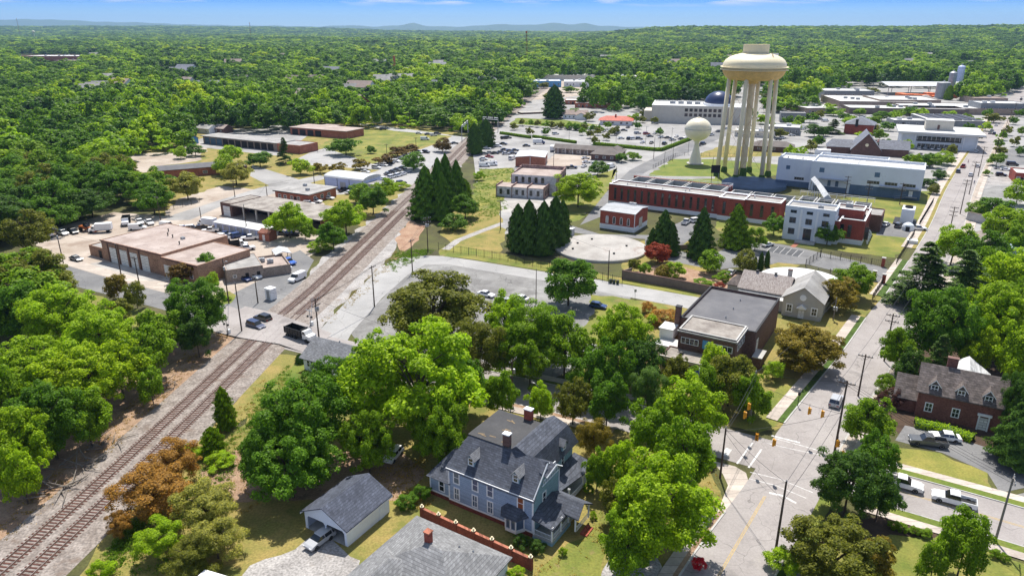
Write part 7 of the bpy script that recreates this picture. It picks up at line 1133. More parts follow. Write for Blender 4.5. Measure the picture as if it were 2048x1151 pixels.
lot([(x, y, rc.choice(['sedan', 'suv', 'sedan']), c, rc.choice([20, 60, -10])) for x, y, c in its], 'in the big pale car park', 'cars in the big car park')
its = [(1104+i*9.5, 254+i*.8+rc.uniform(-1, 1), rc.choice([CW, CW, CK, CG, CS, CR_])) for i in range(15)]
lot([(x, y, 'sedan', c, 65) for x, y, c in its], 'in the shaded row before the red-roofed restaurant', 'cars before the restaurant')
lot([(1422, 271, 'suv', CW, 35), (1437, 264, 'sedan', CG, 35), (1406, 289, 'suv', CK, 50), (1396, 292, 'sedan', CK, 50), (1452, 258, 'sedan', CW, 35)], 'on the street between the two water towers')
lot([(1838, 298, 'sedan', CW, 60), (1850, 298, 'suv', CS, 60), (1864, 299, 'sedan', CW, 60), (1877, 299, 'sedan', CW, 60), (1890, 300, 'sedan', CW, 60), (1799, 307, 'sedan', CK, 30), (1806, 302, 'sedan', CR_, 30), (1841, 311, 'sedan', CG, 60), (1860, 330, 'sedan', CG, 60), (1815, 312, 'sedan', CW, 30)], 'in front of the modern white bank', 'cars in front of the bank')
lot([(1952, 304, 'sedan', CW, 55), (1926, 335, 'pickup', CR_, 55), (1916, 345, 'suv', CG, 55), (1941, 352, 'sedan', CS, 55), (1955, 334, 'sedan', CW, 55), (1984, 262, 'sedan', CW, 52), (1988, 269, 'suv', CK, 52), (1980, 268, 'sedan', CG, 52), (2008, 236, 'sedan', CK, 52), (1992, 252, 'sedan', CW, 52), (2018, 228, 'suv', CG, 52), (2042, 200, 'suv', CK, 52)], 'on the long main street in the distance', 'cars on the far main street')
lot([(2002, 352, 'suv', CK, -20), (2011, 341, 'sedan', CW, -20), (2024, 331, 'van', CK, -20), (1998, 338, 'sedan', CS, -20), (1712, 236, 'sedan', CW, 60), (1720, 236, 'sedan', CS, 60), (1728, 236, 'suv', CW, 60), (1742, 235, 'sedan', CW, 60), (1735, 240, 'sedan', CW, 60), (1605, 259, 'van', CW, 20), (1565, 277, 'sedan', CW, 10), (1583, 272, 'sedan', CW, 10), (1752, 289, 'sedan', CG, 60), (1758, 284, 'sedan', CR_, 60), (1766, 283, 'sedan', CK, 60), (1556, 280, 'sedan', CG, 10), (1575, 268, 'sedan', CS, 10), (1650, 243, 'van', CW, 20), (1638, 238, 'sedan', CS, 20)], 'parked among the small town roofs', 'cars among the town roofs')
lot([(1756, 450, 'sedan', CK, 50), (1771, 451, 'sedan', CW, 50), (1797, 454, 'suv', CG, 50), (1835, 460, 'pickup', CW, -12), (1372, 447, 'pickup', CW, 60), (1535, 492, 'sedan', CW, 30), (1392, 444, 'suv', CW, 30), (1462, 548, 'sedan', CS, 60)], 'parked inside the waterworks grounds', 'vehicles at the waterworks')
# ============================================================ POLES AND WIRES
POLES = {}
def pole(key, x, y, top, label, arms=1, az=-31, col='wood_pole', r=.17, trans=0, lamp=None, lean=None):
    p = G(x, y); h = HT(x, y, top); t = thing('utility_pole' if not (lamp and not arms) else 'street_lamp', label, 'utility pole' if not (lamp and not arms) else 'street lamp', (p.x, p.y, 0), R(az)); MB().tube((0, 0, 0), (0, 0, h), r, r*.65, 8).build('pole', col, t); tips = []
    for k in range(arms):
        z = h-.35-k*1.3; a = MB().box(-1.25, -.26, z-.07, 1.25, -.14, z+.07).tube((-.7, -.2, z-.05), (0, -.12, z-.75), .03, n=4).tube((.7, -.2, z-.05), (0, -.12, z-.75), .03, n=4).build('crossarm', col, t)
        for xx in (-1.15, -.55, .55, 1.15): MB().lathe([(.05, 0), (.08, .08), (.05, .2), (.07, .26), (.02, .3)], 6).build('insulator', 'insulator', a, (xx, -.2, z+.07))
    for k in range(trans): MB().lathe([(.02, 0), (.26, .02), (.28, .8), (.2, .9), (.05, .95)], 10).build('transformer', 'steel', t, (.35*math.cos(k*2.1), -.38*math.sin(k*2.1+.6), h-3.0))
    if lamp: MB().tube((0, 0, h-1.2), (lamp*.9, -.3, h-.4), .05, n=5).box(lamp*.9-.35*(1 if lamp > 0 else 1), -.42, h-.5, lamp*.9+.35, -.18, h-.38).build('lamp_arm', 'steel', t)
    if not arms and not lamp: MB().lathe([(.06, 0), (.08, .1), (.04, .25)], 6).build('cap', 'insulator', t, (0, 0, h))
    POLES[key] = (Vector((p.x, p.y, 0)), h, R(az)); return t
for q in [('a', 484, 664, 566, 'tall bare wooden pole at the left side of the level crossing', 0, -31, 'wood_pole', .17, 0, None), ('b', 516, 606, 560, 'short wooden pole in the car lot near the crossing', 0), ('c', 458, 607, 516, 'wooden pole with lamp arm and transformer at the office corner', 0, -31, 'wood_pole', .17, 1, 2.0),
 ('d', 244, 558, 488, 'wooden pole on the pavement before the white roller doors', 0), ('e', 279, 570, 513, 'wooden pole with crossarm before the right roller doors', 1), ('f', 127, 527, 456, 'crossarm pole at the left end of the depot street', 1, -31, 'wood_pole', .17, 1), ('g', 638, 676, 596, 'double-crossarm pole beside the dump truck', 2, 60, 'wood_pole', .18, 2),
 ('h', 749, 613, 531, 'wooden pole on the kerb of the pale loop road', 1, 60), ('i', 825, 544, 479, 'wooden pole at the bend of the pale loop road', 1, 60), ('j', 856, 504, 434, 'heavy pole with triple crossarms and transformers by the cypresses', 3, 30, 'wood_pole', .18, 3), ('k', 1001, 458, 400, 'wooden pole by the stone swale near the dark cypresses', 1, 30),
 ('l', 1216, 558, 501, 'bare pole standing by the iron fence before the reservoir cover', 0), ('m', 1072, 600, 538, 'thin bare pole beside the dense dark tree in the lot', 0, -31, 'wood_pole', .12), ('n', 1024, 802, 717, 'wooden pole with transformer on the shaded cross street', 1, 59, 'wood_pole', .17, 1), ('o', 1078, 806, 762, 'black lamp pole on the shaded cross street', 0, -31, 'iron', .10, 0, -1.2),
 ('p', 1768, 722, 627, 'double-crossarm pole under the dark conifer on the main street', 2, -31), ('q', 1716, 792, 708, 'single-crossarm pole on the main street by the round green tree', 1, -31), ('r', 1667, 914, 761, 'tall brown pole at the right corner of the junction', 1, -31, 'wood_pole', .19), ('s', 1550, 1108, 962, 'bare dark pole at the bottom kerb of the main street', 0, -31, 'wood_pole', .18), ('t', 1440, 955, 855, 'dark bare pole at the left corner of the junction', 0, -31, 'wood_pole', .18),
 ('u', 1499, 845, 742, 'grey leaning pole with orange signals at the far left junction corner', 0, -31, 'wood_pole_grey', .2), ('v', 1990, 1083, 955, 'grey pole by the lawn at the far right of the cross street', 1, 59, 'wood_pole_grey', .17), ('w', 1666, 640, 596, 'grey pole with white transformer beside the stucco gable', 0, -31, 'wood_pole_grey', .15, 2),
 ('x', 1899, 463, 413, 'triple-crossarm pole on the main street beside the plant lawn', 3, -31), ('y', 1920, 428, 359, 'tall pole on the main street kerb beside scrub', 2, -31), ('z', 1938, 389, 323, 'tall pole on the main street right of the white plant', 2, -31), ('A', 1956, 353, 293, 'tall pole on the main street by the tiny round tree', 2, -31),
 ('B', 569, 253, 234, 'crossarm pole at the wood edge above the vehicle yard', 1, -20), ('C', 720, 268, 247, 'short pole beside the mown field fence', 0), ('D', 774, 312, 288, 'crossarm pole over the brownish myrtles', 1, -20), ('E', 629, 369, 343, 'pole beside the left end of the blue warehouse', 0), ('F', 535, 397, 369, 'pole beside the low brick office', 0), ('H', 470, 394, 361, 'double pole with wires below the blossomed tree', 1, -20), ('I', 820, 256, 225, 'pole on the verge above the field road', 1, -20), ('J', 832, 289, 275, 'short crossarm pole at the right of the mown field', 1, -20), ('K', 959, 307, 276, 'lamp pole by the ivy-covered trees', 0, 0, 'wood_pole', .15, 0, .9), ('L', 495, 470, 409, 'tall pole rising in front of the long white-roofed shed', 0, 0, 'wood_pole', .16), ('N', 403, 442, 415, 'short pole at the gate of the shed yard', 0), ('O', 321, 440, 393, 'pole at the right end of the wood by the depot', 1, -31)]: pole(*q[:5], **dict(zip(('arms', 'az', 'col', 'r', 'trans', 'lamp'), q[5:])))
for i in range(14):   # the long row going up the main street
    q = msr[44+i*2]+Vector((2.6, -1.5, 0)) if 44+i*2 < len(msr) else None
    if q is None: break
    px, py = proj(q.x, q.y); zc = q.y*cP+CAMH*sP; 
    if py > 335 or py < 150 or px > 2060: continue
    zt = 11; Pt = (q.y*sP+(zt-CAMH)*cP)/(q.y*cP+(CAMH-zt)*sP); pole('S%d' % i, px, py, 575.5-Pt*FPX, 'far utility pole in the row lining the long main street', 2, -31)
for x, y, tp in ((1088, 270, 245), (1138, 282, 252), (1180, 287, 258), (1232, 283, 250), (1291, 288, 252), (1342, 296, 255), (1345, 322, 282), (1328, 334, 302), (1319, 300, 262), (1376, 308, 268)): pole('P%d' % x, x, y, tp, 'slim lamp pole in the big pale car park', 0, 0, 'iron', .10, 0, .8)
for x, y, tp, l in ((1107, 338, 303, 'slim pole in front of the motel yard'), (1232, 362, 333, 'wooden pole by the plant street'), (1307, 318, 274, 'wooden pole at the plant gate'), (1422, 366, 314, 'dark pole with panel beside the tower lawn'), (1557, 300, 262, 'lamp pole by the plant car park')): pole('Q%d' % x, x, y, tp, l, 0, 0, 'wood_pole', .14)
for x, y, tp, l, az in ((1733, 408, 363, 'lattice-armed substation pole before the white plant, left one', -31), (1799, 409, 366, 'substation pole before the white plant, right one', -31), (1690, 395, 352, 'thin pole before the white plant stairs', -31)): pole('T%d' % x, x, y, tp, l, 3, az)
def wire(a, b, dz=0, n=8, sag=.9, off=0, r=.028):
    pa, ha, za = POLES[a]; pb, hb, zb = POLES[b]; A_ = pa+Vector((math.cos(za)*off, math.sin(za)*off, ha+dz)); B_ = pb+Vector((math.cos(zb)*off, math.sin(zb)*off, hb+dz)); mb = MB(); pr_ = A_; L = (B_-A_).length; s = sag*L/40
    for i in range(1, n+1): f = i/n; q = A_.lerp(B_, f)-Vector((0, 0, 4*s*f*(1-f))); mb.tube(pr_, q, r, n=3, cap=False); pr_ = q
    mid = (A_+B_)/2; o = mb.build('overhead_wire', 'wire', label='thin black wire hanging between two neighbouring utility poles', cat='wire', group='overhead wires'); TOP.remove(o)
for a, b in (('x', 'y'), ('y', 'z'), ('z', 'A'), ('p', 'q'), ('q', 'r'), ('x', 'p')):
    for o in (-1.1, 1.1): wire(a, b, -.1, off=o)
for a, b in (('d', 'e'), ('d', 'f'), ('e', 'c'), ('c', 'a'), ('g', 'h'), ('h', 'i'), ('i', 'j'), ('j', 'k'), ('g', 'n'), ('n', 't'), ('r', 's'), ('r', 'v'), ('u', 'r'), ('t', 's'), ('u', 't'), ('H', 'F'), ('F', 'E'), ('E', 'D'), ('D', 'I'), ('B', 'I'), ('k', 'l'), ('w', 'u'), ('g', 'a'), ('L', 'F')): wire(a, b, -.2)
for o in (-.9, .9): wire('i', 'j', -.3, off=o); wire('r', 'v', -.3, off=o, sag=.6); wire('g', 'h', -.3, off=o)
# traffic signals hung over the junction
def signal(x, y, z, az, label):
    p = G(x, y, z); t = thing('traffic_signal', label, 'traffic signal', (p.x, p.y, p.z), R(az)); MB().box(-.2, -.14, -.6, .2, .14, .6).box(-.26, -.02, -.68, .26, .0, .68).build('housing', 'signal_yellow', t)
    for k, m in ((.38, 'lamp_red'), (0, 'signal_yellow'), (-.38, 'sign_green')): MB().lathe([(.02, 0), (.15, .0), (.15, .02)], 10).build('lamp', m, t, (0, -.145, k)).rotation_euler = (R(90), 0, 0); 
    v = MB(); [v.tube((0, -.14, k+.02), (0, -.36, k+.04), .17, .17, 8, cap=False) for k in (.38, 0, -.38)]; v.build('visors', 'signal_yellow', t); MB().tube((0, 0, .6), (0, 0, 1.3), .03, n=4).build('hanger', 'iron', t)
for q in ((1618, 821, 5.9, 60, 'yellow traffic signal over the upper street, left of the pair'), (1644, 827, 5.9, 60, 'yellow traffic signal over the upper street, right of the pair'), (1514, 873, 5.9, -30, 'orange traffic signal over the left crosswalk, nearer the shade'), (1547, 884, 5.9, 60, 'orange traffic signal over the crosswalk beside the stop line'), (1497, 812, 6.0, 60, 'upper orange traffic signal next to the grey leaning pole'), (1489, 829, 6.0, 60, 'lower orange traffic signal next to the grey leaning pole'), (1675, 886, 3.2, 30, 'yellow signal on the post at the right junction corner'), (1685, 908, 2.6, 30, 'second yellow signal low at the right junction corner')): signal(*q)
def span(p, q, nm='span_wire', lab='black span wire carrying the traffic signals over the junction', r=.03):
    mb = MB(); pr_ = Vector(p); 
    for i in range(1, 9): f = i/8; v = Vector(p).lerp(Vector(q), f)-Vector((0, 0, 2.2*f*(1-f))); mb.tube(pr_, v, r, n=4, cap=False); pr_ = v
    mb.build(nm, 'wire', label=lab, cat='wire', group='signal span wires')
def ph(k, z): return POLES[k][0]+Vector((0, 0, z))
span(ph('u', 8.0), ph('r', 8.0)); span(ph('t', 8.0), ph('u', 8.0)); span(ph('t', 8.2), ph('r', 8.2)); span(ph('s', 8.5), ph('t', 8.0)); span(ph('s', 8.5), ph('r', 8.0))
# crossing signals
for x, y, l in ((622, 653, 'railway crossing signal mast beside the double-armed pole'), (456, 669, 'railway crossing signal mast at the left of the tracks')):
    p = G(x, y); t = thing('crossing_signal', l, 'crossing signal', (p.x, p.y, 0), R(-31)); MB().tube((0, 0, 0), (0, 0, 4.6), .08).build('mast', 'steel', t); MB().box(-.75, -.1, 2.5, .75, -.03, 2.62).box(-.9, -.14, 4.0, .9, -.1, 4.2, rz=0).build('crossbuck', 'trim_white', t)
    for s in (-.6, .6): MB().lathe([(.02, 0), (.26, .02), (.26, .3), (.1, .34)], 10).build('lamp', 'iron', t, (s, .05, 2.56)).rotation_euler = (R(90), 0, 0)
    MB().tube((0, .2, 1.1), (.3, 1.0, 7.2), .05, n=4).box(-.3, 0, .2, .3, .6, 1.2).build('gate_arm', 'trim_white', t)
# railway signal bridges
for (xa, ya, xb, yb, top, l) in ((924, 284, 936, 272, 251, 'railway signal bridge with pale beam beside the ivy-covered trees'), (966, 262, 996, 264, 234, 'farther railway signal bridge with square frames on top')):
    a, b = G(xa, ya), G(xb, yb); h = HT(xa, ya, top); t = thing('signal_bridge', l, 'signal bridge', (a.x, a.y, 0)); d = b-a; d.z = 0
    MB().tube((0, 0, 0), (0, 0, h), .22).build('post', 'steel', t); MB().tube((d.x, d.y, 0), (d.x, d.y, h), .22).build('post', 'steel', t); bm = MB(); bm.tube((0, 0, h), (d.x, d.y, h), .2, n=4).tube((0, 0, h-1.2), (d.x, d.y, h-1.2), .16, n=4)
    for i in range(8): f = i/8; g = (i+.5)/8; bm.tube((d.x*f, d.y*f, h), (d.x*g, d.y*g, h-1.2), .08, n=4)
    bm.build('beam', 'trim_white', t)
    for f in (.3, .7): MB().box(-.35, -.3, 0, .35, .3, 1.9).build('signal_head', 'iron', t, (d.x*f, d.y*f, h-.4))
# ============================================================ FENCES, WALLS, HEDGES
def fence(pts, label, hgt=2.0, step=2.6, bar=.32, m='iron', nm='iron_fence', piers=None, r=.03):
    P_ = [G(*p) for p in pts]; o = P_[0]; t = thing(nm, label, 'fence', (o.x, o.y, 0)); pn = MB()
    for a, b in zip(P_, P_[1:]):
        L = (b-a).length; n = max(1, int(L/step)); a_, b_ = a-o, b-o
        for z in (.25, hgt-.15): pn.tube(a_+Vector((0, 0, z)), b_+Vector((0, 0, z)), r, n=4)
        k = int(L/bar); [pn.tube(a_.lerp(b_, i/k)+Vector((0, 0, .1)), a_.lerp(b_, i/k)+Vector((0, 0, hgt)), r*.6, n=3, cap=False) for i in range(k+1)]
        for i in range(n+1): q = a_.lerp(b_, i/n); MB().box(-.06, -.06, 0, .06, .06, hgt+.15).build('post', m, t, (q.x, q.y, 0))
    pn.build('railing_panel', m, t)
fence([(877, 499), (892, 503), (1000, 519), (1099, 538), (1186, 556), (1244, 570)], 'long black iron fence on the grass above the loop road', 2.3, bar=.6)
fence([(1611, 533), (1640, 514)], 'open black gate leaf beside the plant parking bays', 2.2, bar=.4); fence([(1641, 514), (1700, 523), (1763, 533)], 'black iron fence along the front of the waterworks lawn', 2.0, bar=.5); fence([(1767, 533), (1792, 529), (1828, 470)], 'dark fence running up beside the pavement from the plant gate', 2.0, bar=.6)
fence([(1838, 452), (1866, 405)], 'dark fence between the plant lawn and the main street pavement', 2.0, bar=.4); fence([(1765, 568), (1744, 600)], 'short fence beside the pavement below the plant gate', 1.9); fence([(1747, 558), (1765, 566)], 'short iron panel between two brick piers', 1.6)
fence([(1306, 337), (1351, 313), (1369, 311), (1436, 313), (1500, 315)], 'pale fence round the bulb water tower lawn', 1.8, 4, 1.2); fence([(1612, 540), (1660, 546), (1700, 553)], 'low grey railing between hall tank and plant drive', 1.2, m='steel')
fence([(635, 305), (668, 297), (705, 300)], 'thin fence at the lower side of the mown field', 1.6, 4, 1.2); fence([(330, 424), (400, 405)], 'thin wire fence beside the shed yard', 1.8, 4, 1.2)
for x, y, l in ((1765, 533, 'brick gate pier at the waterworks lawn corner'), (1747, 560, 'brick gate pier across the plant drive, left one'), (1766, 567, 'brick gate pier across the plant drive, right one')):
    p = G(x, y); t = thing('gate_pier', l, 'pier', (p.x, p.y, 0), R(-31)); MB().box(-.45, -.45, 0, .45, .45, 2.6).build('pier_body', 'red_brick', t); MB().box(-.55, -.55, 2.6, .55, .55, 2.8).build('pier_cap', 'concrete', t)
def wall(pts, h, w, m, label, nm='garden_wall', cat='wall', cap=None):
    P_ = [G(*p) for p in pts]; o = P_[0]; t = thing(nm, label, cat, (o.x, o.y, 0)); q = [p-o for p in P_]; mb = MB(); ribbon(mb, q, -w/2, w/2, h, 0); a, b = q[0], q[-1]; mb.box(a.x-w*.3, a.y-w*.3, 0, a.x+w*.3, a.y+w*.3, h-.002).box(b.x-w*.3, b.y-w*.3, 0, b.x+w*.3, b.y+w*.3, h-.002); mb.build('wall_body', m, t)
    if cap: mb = MB(); ribbon(mb, q, -w/2-.05, w/2+.05, h+.12, h+.004); mb.build('coping', cap, t)
wall([(1244, 557), (1330, 572), (1420, 590)], 2.4, .35, 'wall_brown', 'long brown block wall between the loop road and the courtyard', cap='brown_brick'); wall([(1262, 552), (1244, 557)], 2.4, .35, 'wall_brown', 'short return of the brown block wall'); wall([(1400, 498), (1330, 500)], 1.6, .35, 'wall_brown', 'low brown wall at the back of the courtyard')
wall([(1934, 440), (1960, 446), (1994, 452)], 3.0, .8, 'concrete', 'grey stone retaining wall under the bright scrub', cap='wall_brown')
def hedge(pts, h, w, label, col=MID, seed=0):
    P_ = [G(*p) for p in pts]; o = P_[0]; r = np.random.default_rng(seed); cs_, ns_ = [], []
    for a, b in zip(P_, P_[1:]):
        L = (b-a).length; n = int(L*(h+w)*55*(1 if L < 60 else .3)); f = r.uniform(0, 1, n); d = (b-a).normalized(); nr = np.array([-d.y, d.x, 0]); th = r.uniform(-.2, math.pi+.2, n); u = np.cos(th)*w/2; z = np.clip(np.sin(th), 0, 1)**.5*h*(1+r.normal(0, .05, n)); z = np.where(r.uniform(0, 1, n) < .35, r.uniform(0, h, n), z)
        c = np.array([a.x-o.x, a.y-o.y, 0])+f[:, None]*np.array([b.x-a.x, b.y-a.y, 0])+u[:, None]*nr+z[:, None]*np.array([0, 0, 1]); cs_.append(c); ns_.append(np.cos(th)[:, None]*nr+np.sin(th)[:, None]*np.array([0, 0, 1])+.5*unit(n, r))
    t = thing('hedge', label, 'hedge', (o.x, o.y, 0)); put('hedge_leaves', leaf_mesh('hedge_leaves', np.concatenate(cs_), np.concatenate(ns_), np.full(sum(len(c) for c in cs_), .26 if P_[0].y < 200 else .6), LEAF, seed=seed), t, color=col)
    mb = MB(); ribbon(mb, [p-o for p in P_], -w*.4, w*.4, h*.85, 0); mb.build('hedge_core', 'hedge', t)
hedge([(1828, 850), (1890, 862), (1945, 882)], 1.2, 2.2, 'clipped bright hedge in front of the brick house', BRI, 1); hedge([(1001, 268), (1061, 277)], 1.6, 1.6, 'left dark hedge along the near side of the pale car park', MID, 2); hedge([(1066, 275), (1152, 287)], 1.6, 1.6, 'middle dark hedge along the near side of the pale car park', MID, 3); hedge([(1187, 290), (1310, 302), (1323, 302), (1384, 279)], 1.8, 1.8, 'right hedge turning the corner of the pale car park', MID, 4)
hedge([(605, 724), (625, 712)], 1.0, .7, 'row of tiny clipped shrubs beside the cottage lawn', DRK, 5)
for i, (x, y, r_) in enumerate(((1788, 1052, 13), (1807, 1058, 13), (1829, 1064, 14), (1852, 1070, 14), (1989, 1110, 12), (2008, 1116, 12))): tree(x, y-4, r_, 1.1, MID, 'round clipped bush in the front planting bed', 'bush', group='clipped bushes in the planting bed')
for x, y, r_, h, c, l in ((1043, 1082, 17, 1.7, DRK, 'dark shrub beneath the bay window'), (1075, 1090, 18, 1.7, DRK, 'dark flowering shrub at the porch corner'), (1125, 1102, 9, 1.2, BRI, 'small green shrub beside the porch walk'), (1187, 1030, 8, 1.2, BRI, 'little green shrub by the porch steps'), (1033, 1145, 20, 1.5, BRI, 'bright shrub at the end of the brick wall'), (1178, 978, 12, 1.5, MID, 'green shrub beside the porch roof'), (812, 1000, 24, 2.0, DEE, 'dark shrub between garage and Victorian house'), (840, 985, 20, 2.2, DEE, 'second dark shrub behind the brick wall end'), (1400, 1128, 14, 2.0, (.45, .02, .05), 'red-flowering crape myrtle at the bottom edge'), (455, 596, 10, .9, BRI, 'low shrub on the verge by the depot office'), (1290, 1100, 22, 2, MID, 'shrub on the front lawn at the bottom')): tree(x, y, r_, h, c, l, 'bush')
# ============================================================ SMALL THINGS
def person(x, y, top, leg, label, az=0, stride=.28):
    p = G(x, y, .03); me = bpy.data.meshes.new('person'); s = stride
    V = [(0, 0, .95), (0, 0, 1.2), (0, 0, 1.43), (0, 0, 1.52), (0, -.01, 1.66), (.1, 0, .9), (.12, -s*.6, .5), (.12, -s, .08), (.12, -s-.14, .04), (-.1, 0, .9), (-.12, s*.3, .5), (-.12, s, .1), (-.12, s-.13, .04), (.2, 0, 1.42), (.26, .1, 1.15), (.25, -.05, .9), (-.2, 0, 1.42), (-.26, -.1, 1.15), (-.25, -.2, .92)]
    E = [(0, 1), (1, 2), (2, 3), (3, 4), (0, 5), (5, 6), (6, 7), (7, 8), (0, 9), (9, 10), (10, 11), (11, 12), (2, 13), (13, 14), (14, 15), (2, 16), (16, 17), (17, 18)]
    rad = [.15, .14, .13, .06, .11, .09, .07, .05, .04, .09, .07, .05, .04, .06, .045, .035, .06, .045, .035]; me.from_pydata(V, E, []); me.update(); o = put('person', me, None, (p.x, p.y, p.z), R(az), label, 'person')
    md = o.modifiers.new('skin', 'SKIN'); md.use_smooth_shade = True
    me.skin_vertices[0].data[0].use_root = True
    for i, q in enumerate(rad): me.skin_vertices[0].data[i].radius = (q, q*.8)
    sb = o.modifiers.new('sub', 'SUBSURF'); sb.levels = 1; sb.render_levels = 1; me.materials.append(top)
    MB().lathe([(.02, 1.5), (.125, 1.62), (.12, 1.72), (.02, 1.79)], 10).build('hair', 'bark', o); MB().lathe([(.19, .55), (.17, 1.0)], 10, cap=False).build('shorts', leg, o)
mk('shirt_red', (.5, .03, .03)); mk('shirt_blue', (.06, .09, .25)); person(1936, 326, M['shirt_red'], 'shirt_blue', 'person in a red top walking in the far main street', 40); person(1948, 368, M['shirt_blue'], 'iron', 'person in dark blue walking on the pavement by the poles', 160)
for i, x in enumerate((1221, 1228, 1235)):
    p = G(x, 566+i*1.2); t = thing('wheelie_bin', ['leftmost', 'middle', 'rightmost'][i]+' of three dark green bins beside the loop road', 'bin', (p.x, p.y, .02), R(-31)); MB().add([(-.25, -.3, 0), (.25, -.3, 0), (.25, .3, 0), (-.25, .3, 0), (-.32, -.38, 1.05), (.32, -.38, 1.05), (.32, .38, 1.05), (-.32, .38, 1.05)], [(3, 2, 1, 0), (0, 1, 5, 4), (1, 2, 6, 5), (2, 3, 7, 6), (3, 0, 4, 7)]).build('bin_body', 'bin_green', t); MB().box(-.35, -.42, 1.05, .35, .42, 1.13).build('lid', 'iron', t)
p = G(543, 598); t = thing('equipment_cabinet', 'white railway equipment cabinet standing in the gravel by the crossing', 'cabinet', (p.x, p.y, 0), R(-31)); MB().box(-1.1, -.9, .15, 1.1, .9, 3.0).build('cabinet_body', 'trim_white', t); MB().box(-1.2, -1, 3.0, 1.2, 1, 3.12).build('cabinet_roof', 'trim_white', t); MB().box(-.5, -.93, .3, .5, -.9, 2.6).build('door', 'metal_grey', t)
p = G(1404, 760, 0); q = G(1407, 712, 7); t = thing('flagpole', 'white flagpole with stars-and-stripes before the municipal porch', 'flag', (q.x-3.0, q.y-8.5, 0)); MB().tube((0, 0, 0), (0, 0, 8.6), .06, .03, 8).lathe([(.02, 8.6), (.1, 8.7), (.02, 8.82)], 8).build('pole', 'trim_white', t)
fl = MB()
for i in range(13): fl.add([(-.05-2.0*a/8-.0, .12*math.sin(a*.9), 8.3-i*.1-.03*a) for a in range(9)]+[(-.05-2.0*a/8, .12*math.sin(a*.9), 8.2-i*.1-.03*a) for a in range(9)], [(a, a+1, a+10, a+9) for a in range(8)], 0 if i % 2 == 0 else 1)
fl.add([(-.05-2.0*a/8, .12*math.sin(a*.9)-.01, 8.3-.03*a) for a in range(4)]+[(-.05-2.0*a/8, .12*math.sin(a*.9)-.01, 7.6-.03*a) for a in range(4)], [(a, a+1, a+5, a+4) for a in range(3)], 2); fl.build('flag_cloth', ['shirt_red', 'trim_white', 'shirt_blue'], t)
def branches(x, y, label, s=1.0, seed=1, n=16):
    r = random.Random(seed); p = G(x, y); mb = MB()
    for i in range(n):
        a = r.uniform(0, 6.28); q = Vector((r.uniform(-2, 2), r.uniform(-1.2, 1.2), .1))*s; d = Vector((math.cos(a), math.sin(a), r.uniform(.05, .5))).normalized()*r.uniform(1.2, 3.2)*s; mb.tube(q, q+d, .09*s, .03*s, 5)
        for k in range(2): e = q+d*r.uniform(.4, .9); mb.tube(e, e+Vector((r.uniform(-1, 1), r.uniform(-1, 1), r.uniform(0, .6)))*s*.7, .035*s, .012, 4)
    mb.build('brush_pile', 'bark_pale', None, (p.x, p.y, .1), label=label, cat='brush pile')
branches(95, 985, 'pile of bleached dead branches on the shaded bank', 1.5, 1); branches(150, 930, 'tangle of dead limbs farther up the shaded bank', 1.2, 2); branches(205, 890, 'bare fallen bush on the bank below the grove', 1.2, 3); branches(335, 770, 'scattered sticks on the bank near the small leaning tree', 1.0, 4)
p = G(1595, 812); t = thing('pedestrian_signal', 'pedestrian signal post on the grass strip by the upper street', 'signal post', (p.x, p.y, 0)); MB().tube((0, 0, 0), (0, 0, 2.9), .07).build('post', 'iron', t); MB().box(-.2, -.15, 2.3, .2, .15, 2.9).build('signal_head', 'iron', t)
p = G(1422, 366); t = thing('panel_board', 'dark rectangular board on posts beside the tall tower', 'board', (p.x+1.5, p.y, 0)); MB().box(-2, -.1, 4.5, 2, .1, 8).build('board', 'iron', t); MB().tube((-1.5, 0, 0), (-1.5, 0, 4.6), .1).tube((1.5, 0, 0), (1.5, 0, 4.6), .1).build('legs', 'steel', t)
for x, y, l in ((1270, 596, 'small street sign on the verge of the loop road'), (1152, 575, 'thin sign post by the parking lot kerb')):
    p = G(x, y); t = thing('street_sign', l, 'sign', (p.x, p.y, 0)); MB().tube((0, 0, 0), (0, 0, 2.4), .04).build('post', 'steel', t); MB().box(-.3, -.06, 1.7, .3, -.03, 2.4).build('sign_plate', 'metal_grey', t)
p = G(628, 292); t = thing('trailer', 'long pale box trailer parked by the brown depot on the grass', 'trailer', (p.x+42, p.y-6, 0), R(12)) ; MB().box(-7, -1.3, 1.1, 7, 1.3, 3.8).build('box', 'metal_grey', t); MB().box(-6.5, -1, .5, 6.5, 1, 1.1).build('chassis', 'black', t)
p = G(700, 268); t.location = (p.x, p.y, 0)

# ground cover: weeds and tufts on the banks and yards (one body, nobody could count it)
def cover(name, polys, n, leaf, col, seed, h=.35, clump=26):
    r = np.random.default_rng(seed); out = []; rr2 = random.Random(seed)
    for P_ in polys:
        Q = [G(*p) for p in P_]; xs_ = [q.x for q in Q]; ys_ = [q.y for q in Q]; pl_ = [(q.x, q.y) for q in Q]; k = 0
        while k < n:
            x, y = rr2.uniform(min(xs_), max(xs_)), rr2.uniform(min(ys_), max(ys_)); k += 1
            if not inpoly(x, y, pl_) or fbm(x*7, y*7, 30) < rr2.uniform(-.9, .5): continue
            m = clump; s = rr2.uniform(.25, .9); c = r.normal(0, 1, (m, 3))*[s*.5, s*.5, 0]+[x, y, 0]; c[:, 2] = r.uniform(.02, h*s*1.6, m); out.append(c)
    c = np.concatenate(out); nor = unit(len(c), r)+np.array([0, 0, .7]); put(name, leaf_mesh(name, c, nor, np.full(len(c), leaf), LEAF, seed=seed), color=col, kind='stuff')
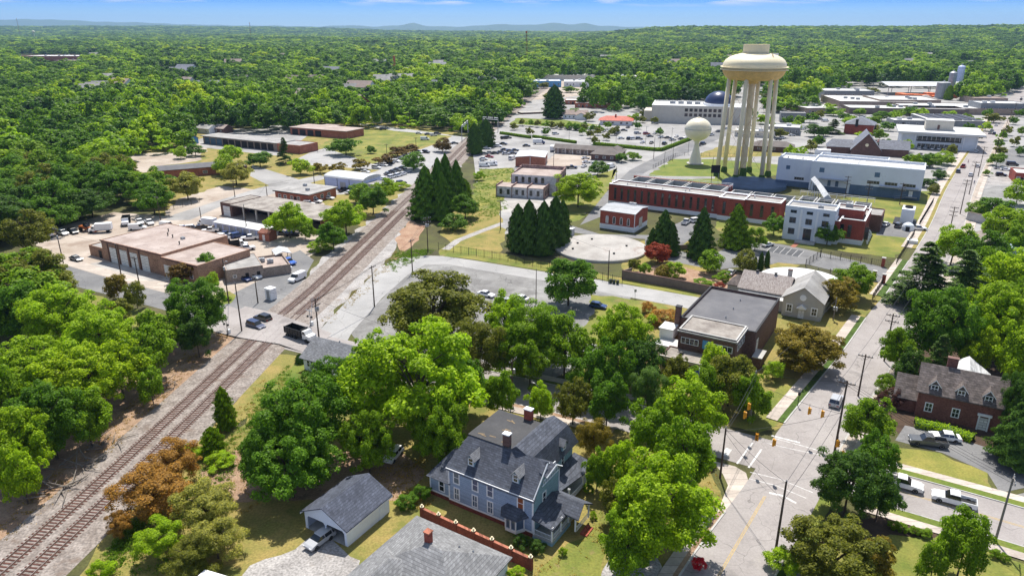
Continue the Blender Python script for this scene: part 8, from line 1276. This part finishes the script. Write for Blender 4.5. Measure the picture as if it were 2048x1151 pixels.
cover('weeds', [[(330, 1000), (400, 900), (470, 860), (540, 750), (600, 720), (560, 790), (470, 940), (360, 1151), (200, 1151)], [(250, 1060), (320, 960), (400, 880), (380, 900), (230, 1151), (170, 1151)], [(770, 530), (800, 500), (880, 500), (840, 515), (790, 545)], [(870, 440), (1000, 400), (1000, 430), (900, 470)], [(942, 398), (958, 338), (1030, 336), (1010, 395), (1020, 420), (950, 420)]], 900, .20, (.10, .19, .02), 51)
cover('dry_tufts', [[(-40, 1080), (180, 880), (400, 680), (470, 660), (300, 830), (60, 1080)], [(330, 1060), (400, 900), (520, 760), (620, 730), (520, 1000), (400, 1151)], [(640, 640), (700, 590), (760, 530), (790, 500), (800, 520), (720, 600), (655, 650)], [(1050, 1151), (1180, 1050), (1230, 900), (1440, 900), (1440, 1000), (1200, 1151)], [(800, 1010), (700, 960), (860, 900), (900, 960), (850, 1020)]], 900, .16, (.26, .19, .07), 52, .22, 14)
# ============================================================ unique labels
ORD = ['first', 'second', 'third', 'fourth', 'fifth', 'sixth', 'seventh', 'eighth', 'ninth', 'tenth', 'eleventh', 'twelfth', 'thirteenth', 'fourteenth', 'fifteenth', 'sixteenth', 'seventeenth', 'eighteenth', 'nineteenth', 'twentieth']
def scrx(o):
    p = o.location; zc = p.y*cP+(CAMH-p.z)*sP; return p.x/max(zc, 1)
from collections import defaultdict
dd = defaultdict(list)
for o in TOP: dd[o['label']].append(o)
for lb, os_ in dd.items():
    if len(os_) > 1:
        os_.sort(key=scrx)
        for i, o in enumerate(os_):
            nm = ORD[i] if i < 20 else ('last' if i == len(os_)-1 else None)
            if i == 0 and len(os_) > 1: sx = 'leftmost such'
            elif i == len(os_)-1: sx = 'rightmost such'
            else: sx = '%s from left' % (nm or '%dth' % (i+1))
            o['label'] = lb+', '+sx
for o in TOP:
    w = o['label'].split()
    if len(w) > 16: print('LONG LABEL', len(w), o['label'])
# ============================================================ air
hz = MB().box(-26000, -26000, -60, 26000, 26000, 420).build('haze', [], kind='stuff') if HAZE else None
if hz:
    m = bpy.data.materials.new('haze'); m.use_nodes = True; t = m.node_tree; t.nodes.remove(t.nodes['Principled BSDF'])
    v = t.nodes.new('ShaderNodeVolumePrincipled'); v.inputs['Color'].default_value = (.42, .66, 1.0, 1); v.inputs['Density'].default_value = HAZE; v.inputs['Anisotropy'].default_value = 0.1
    t.links.new(v.outputs[0], t.nodes['Material Output'].inputs['Volume']); hz.data.materials.append(m)
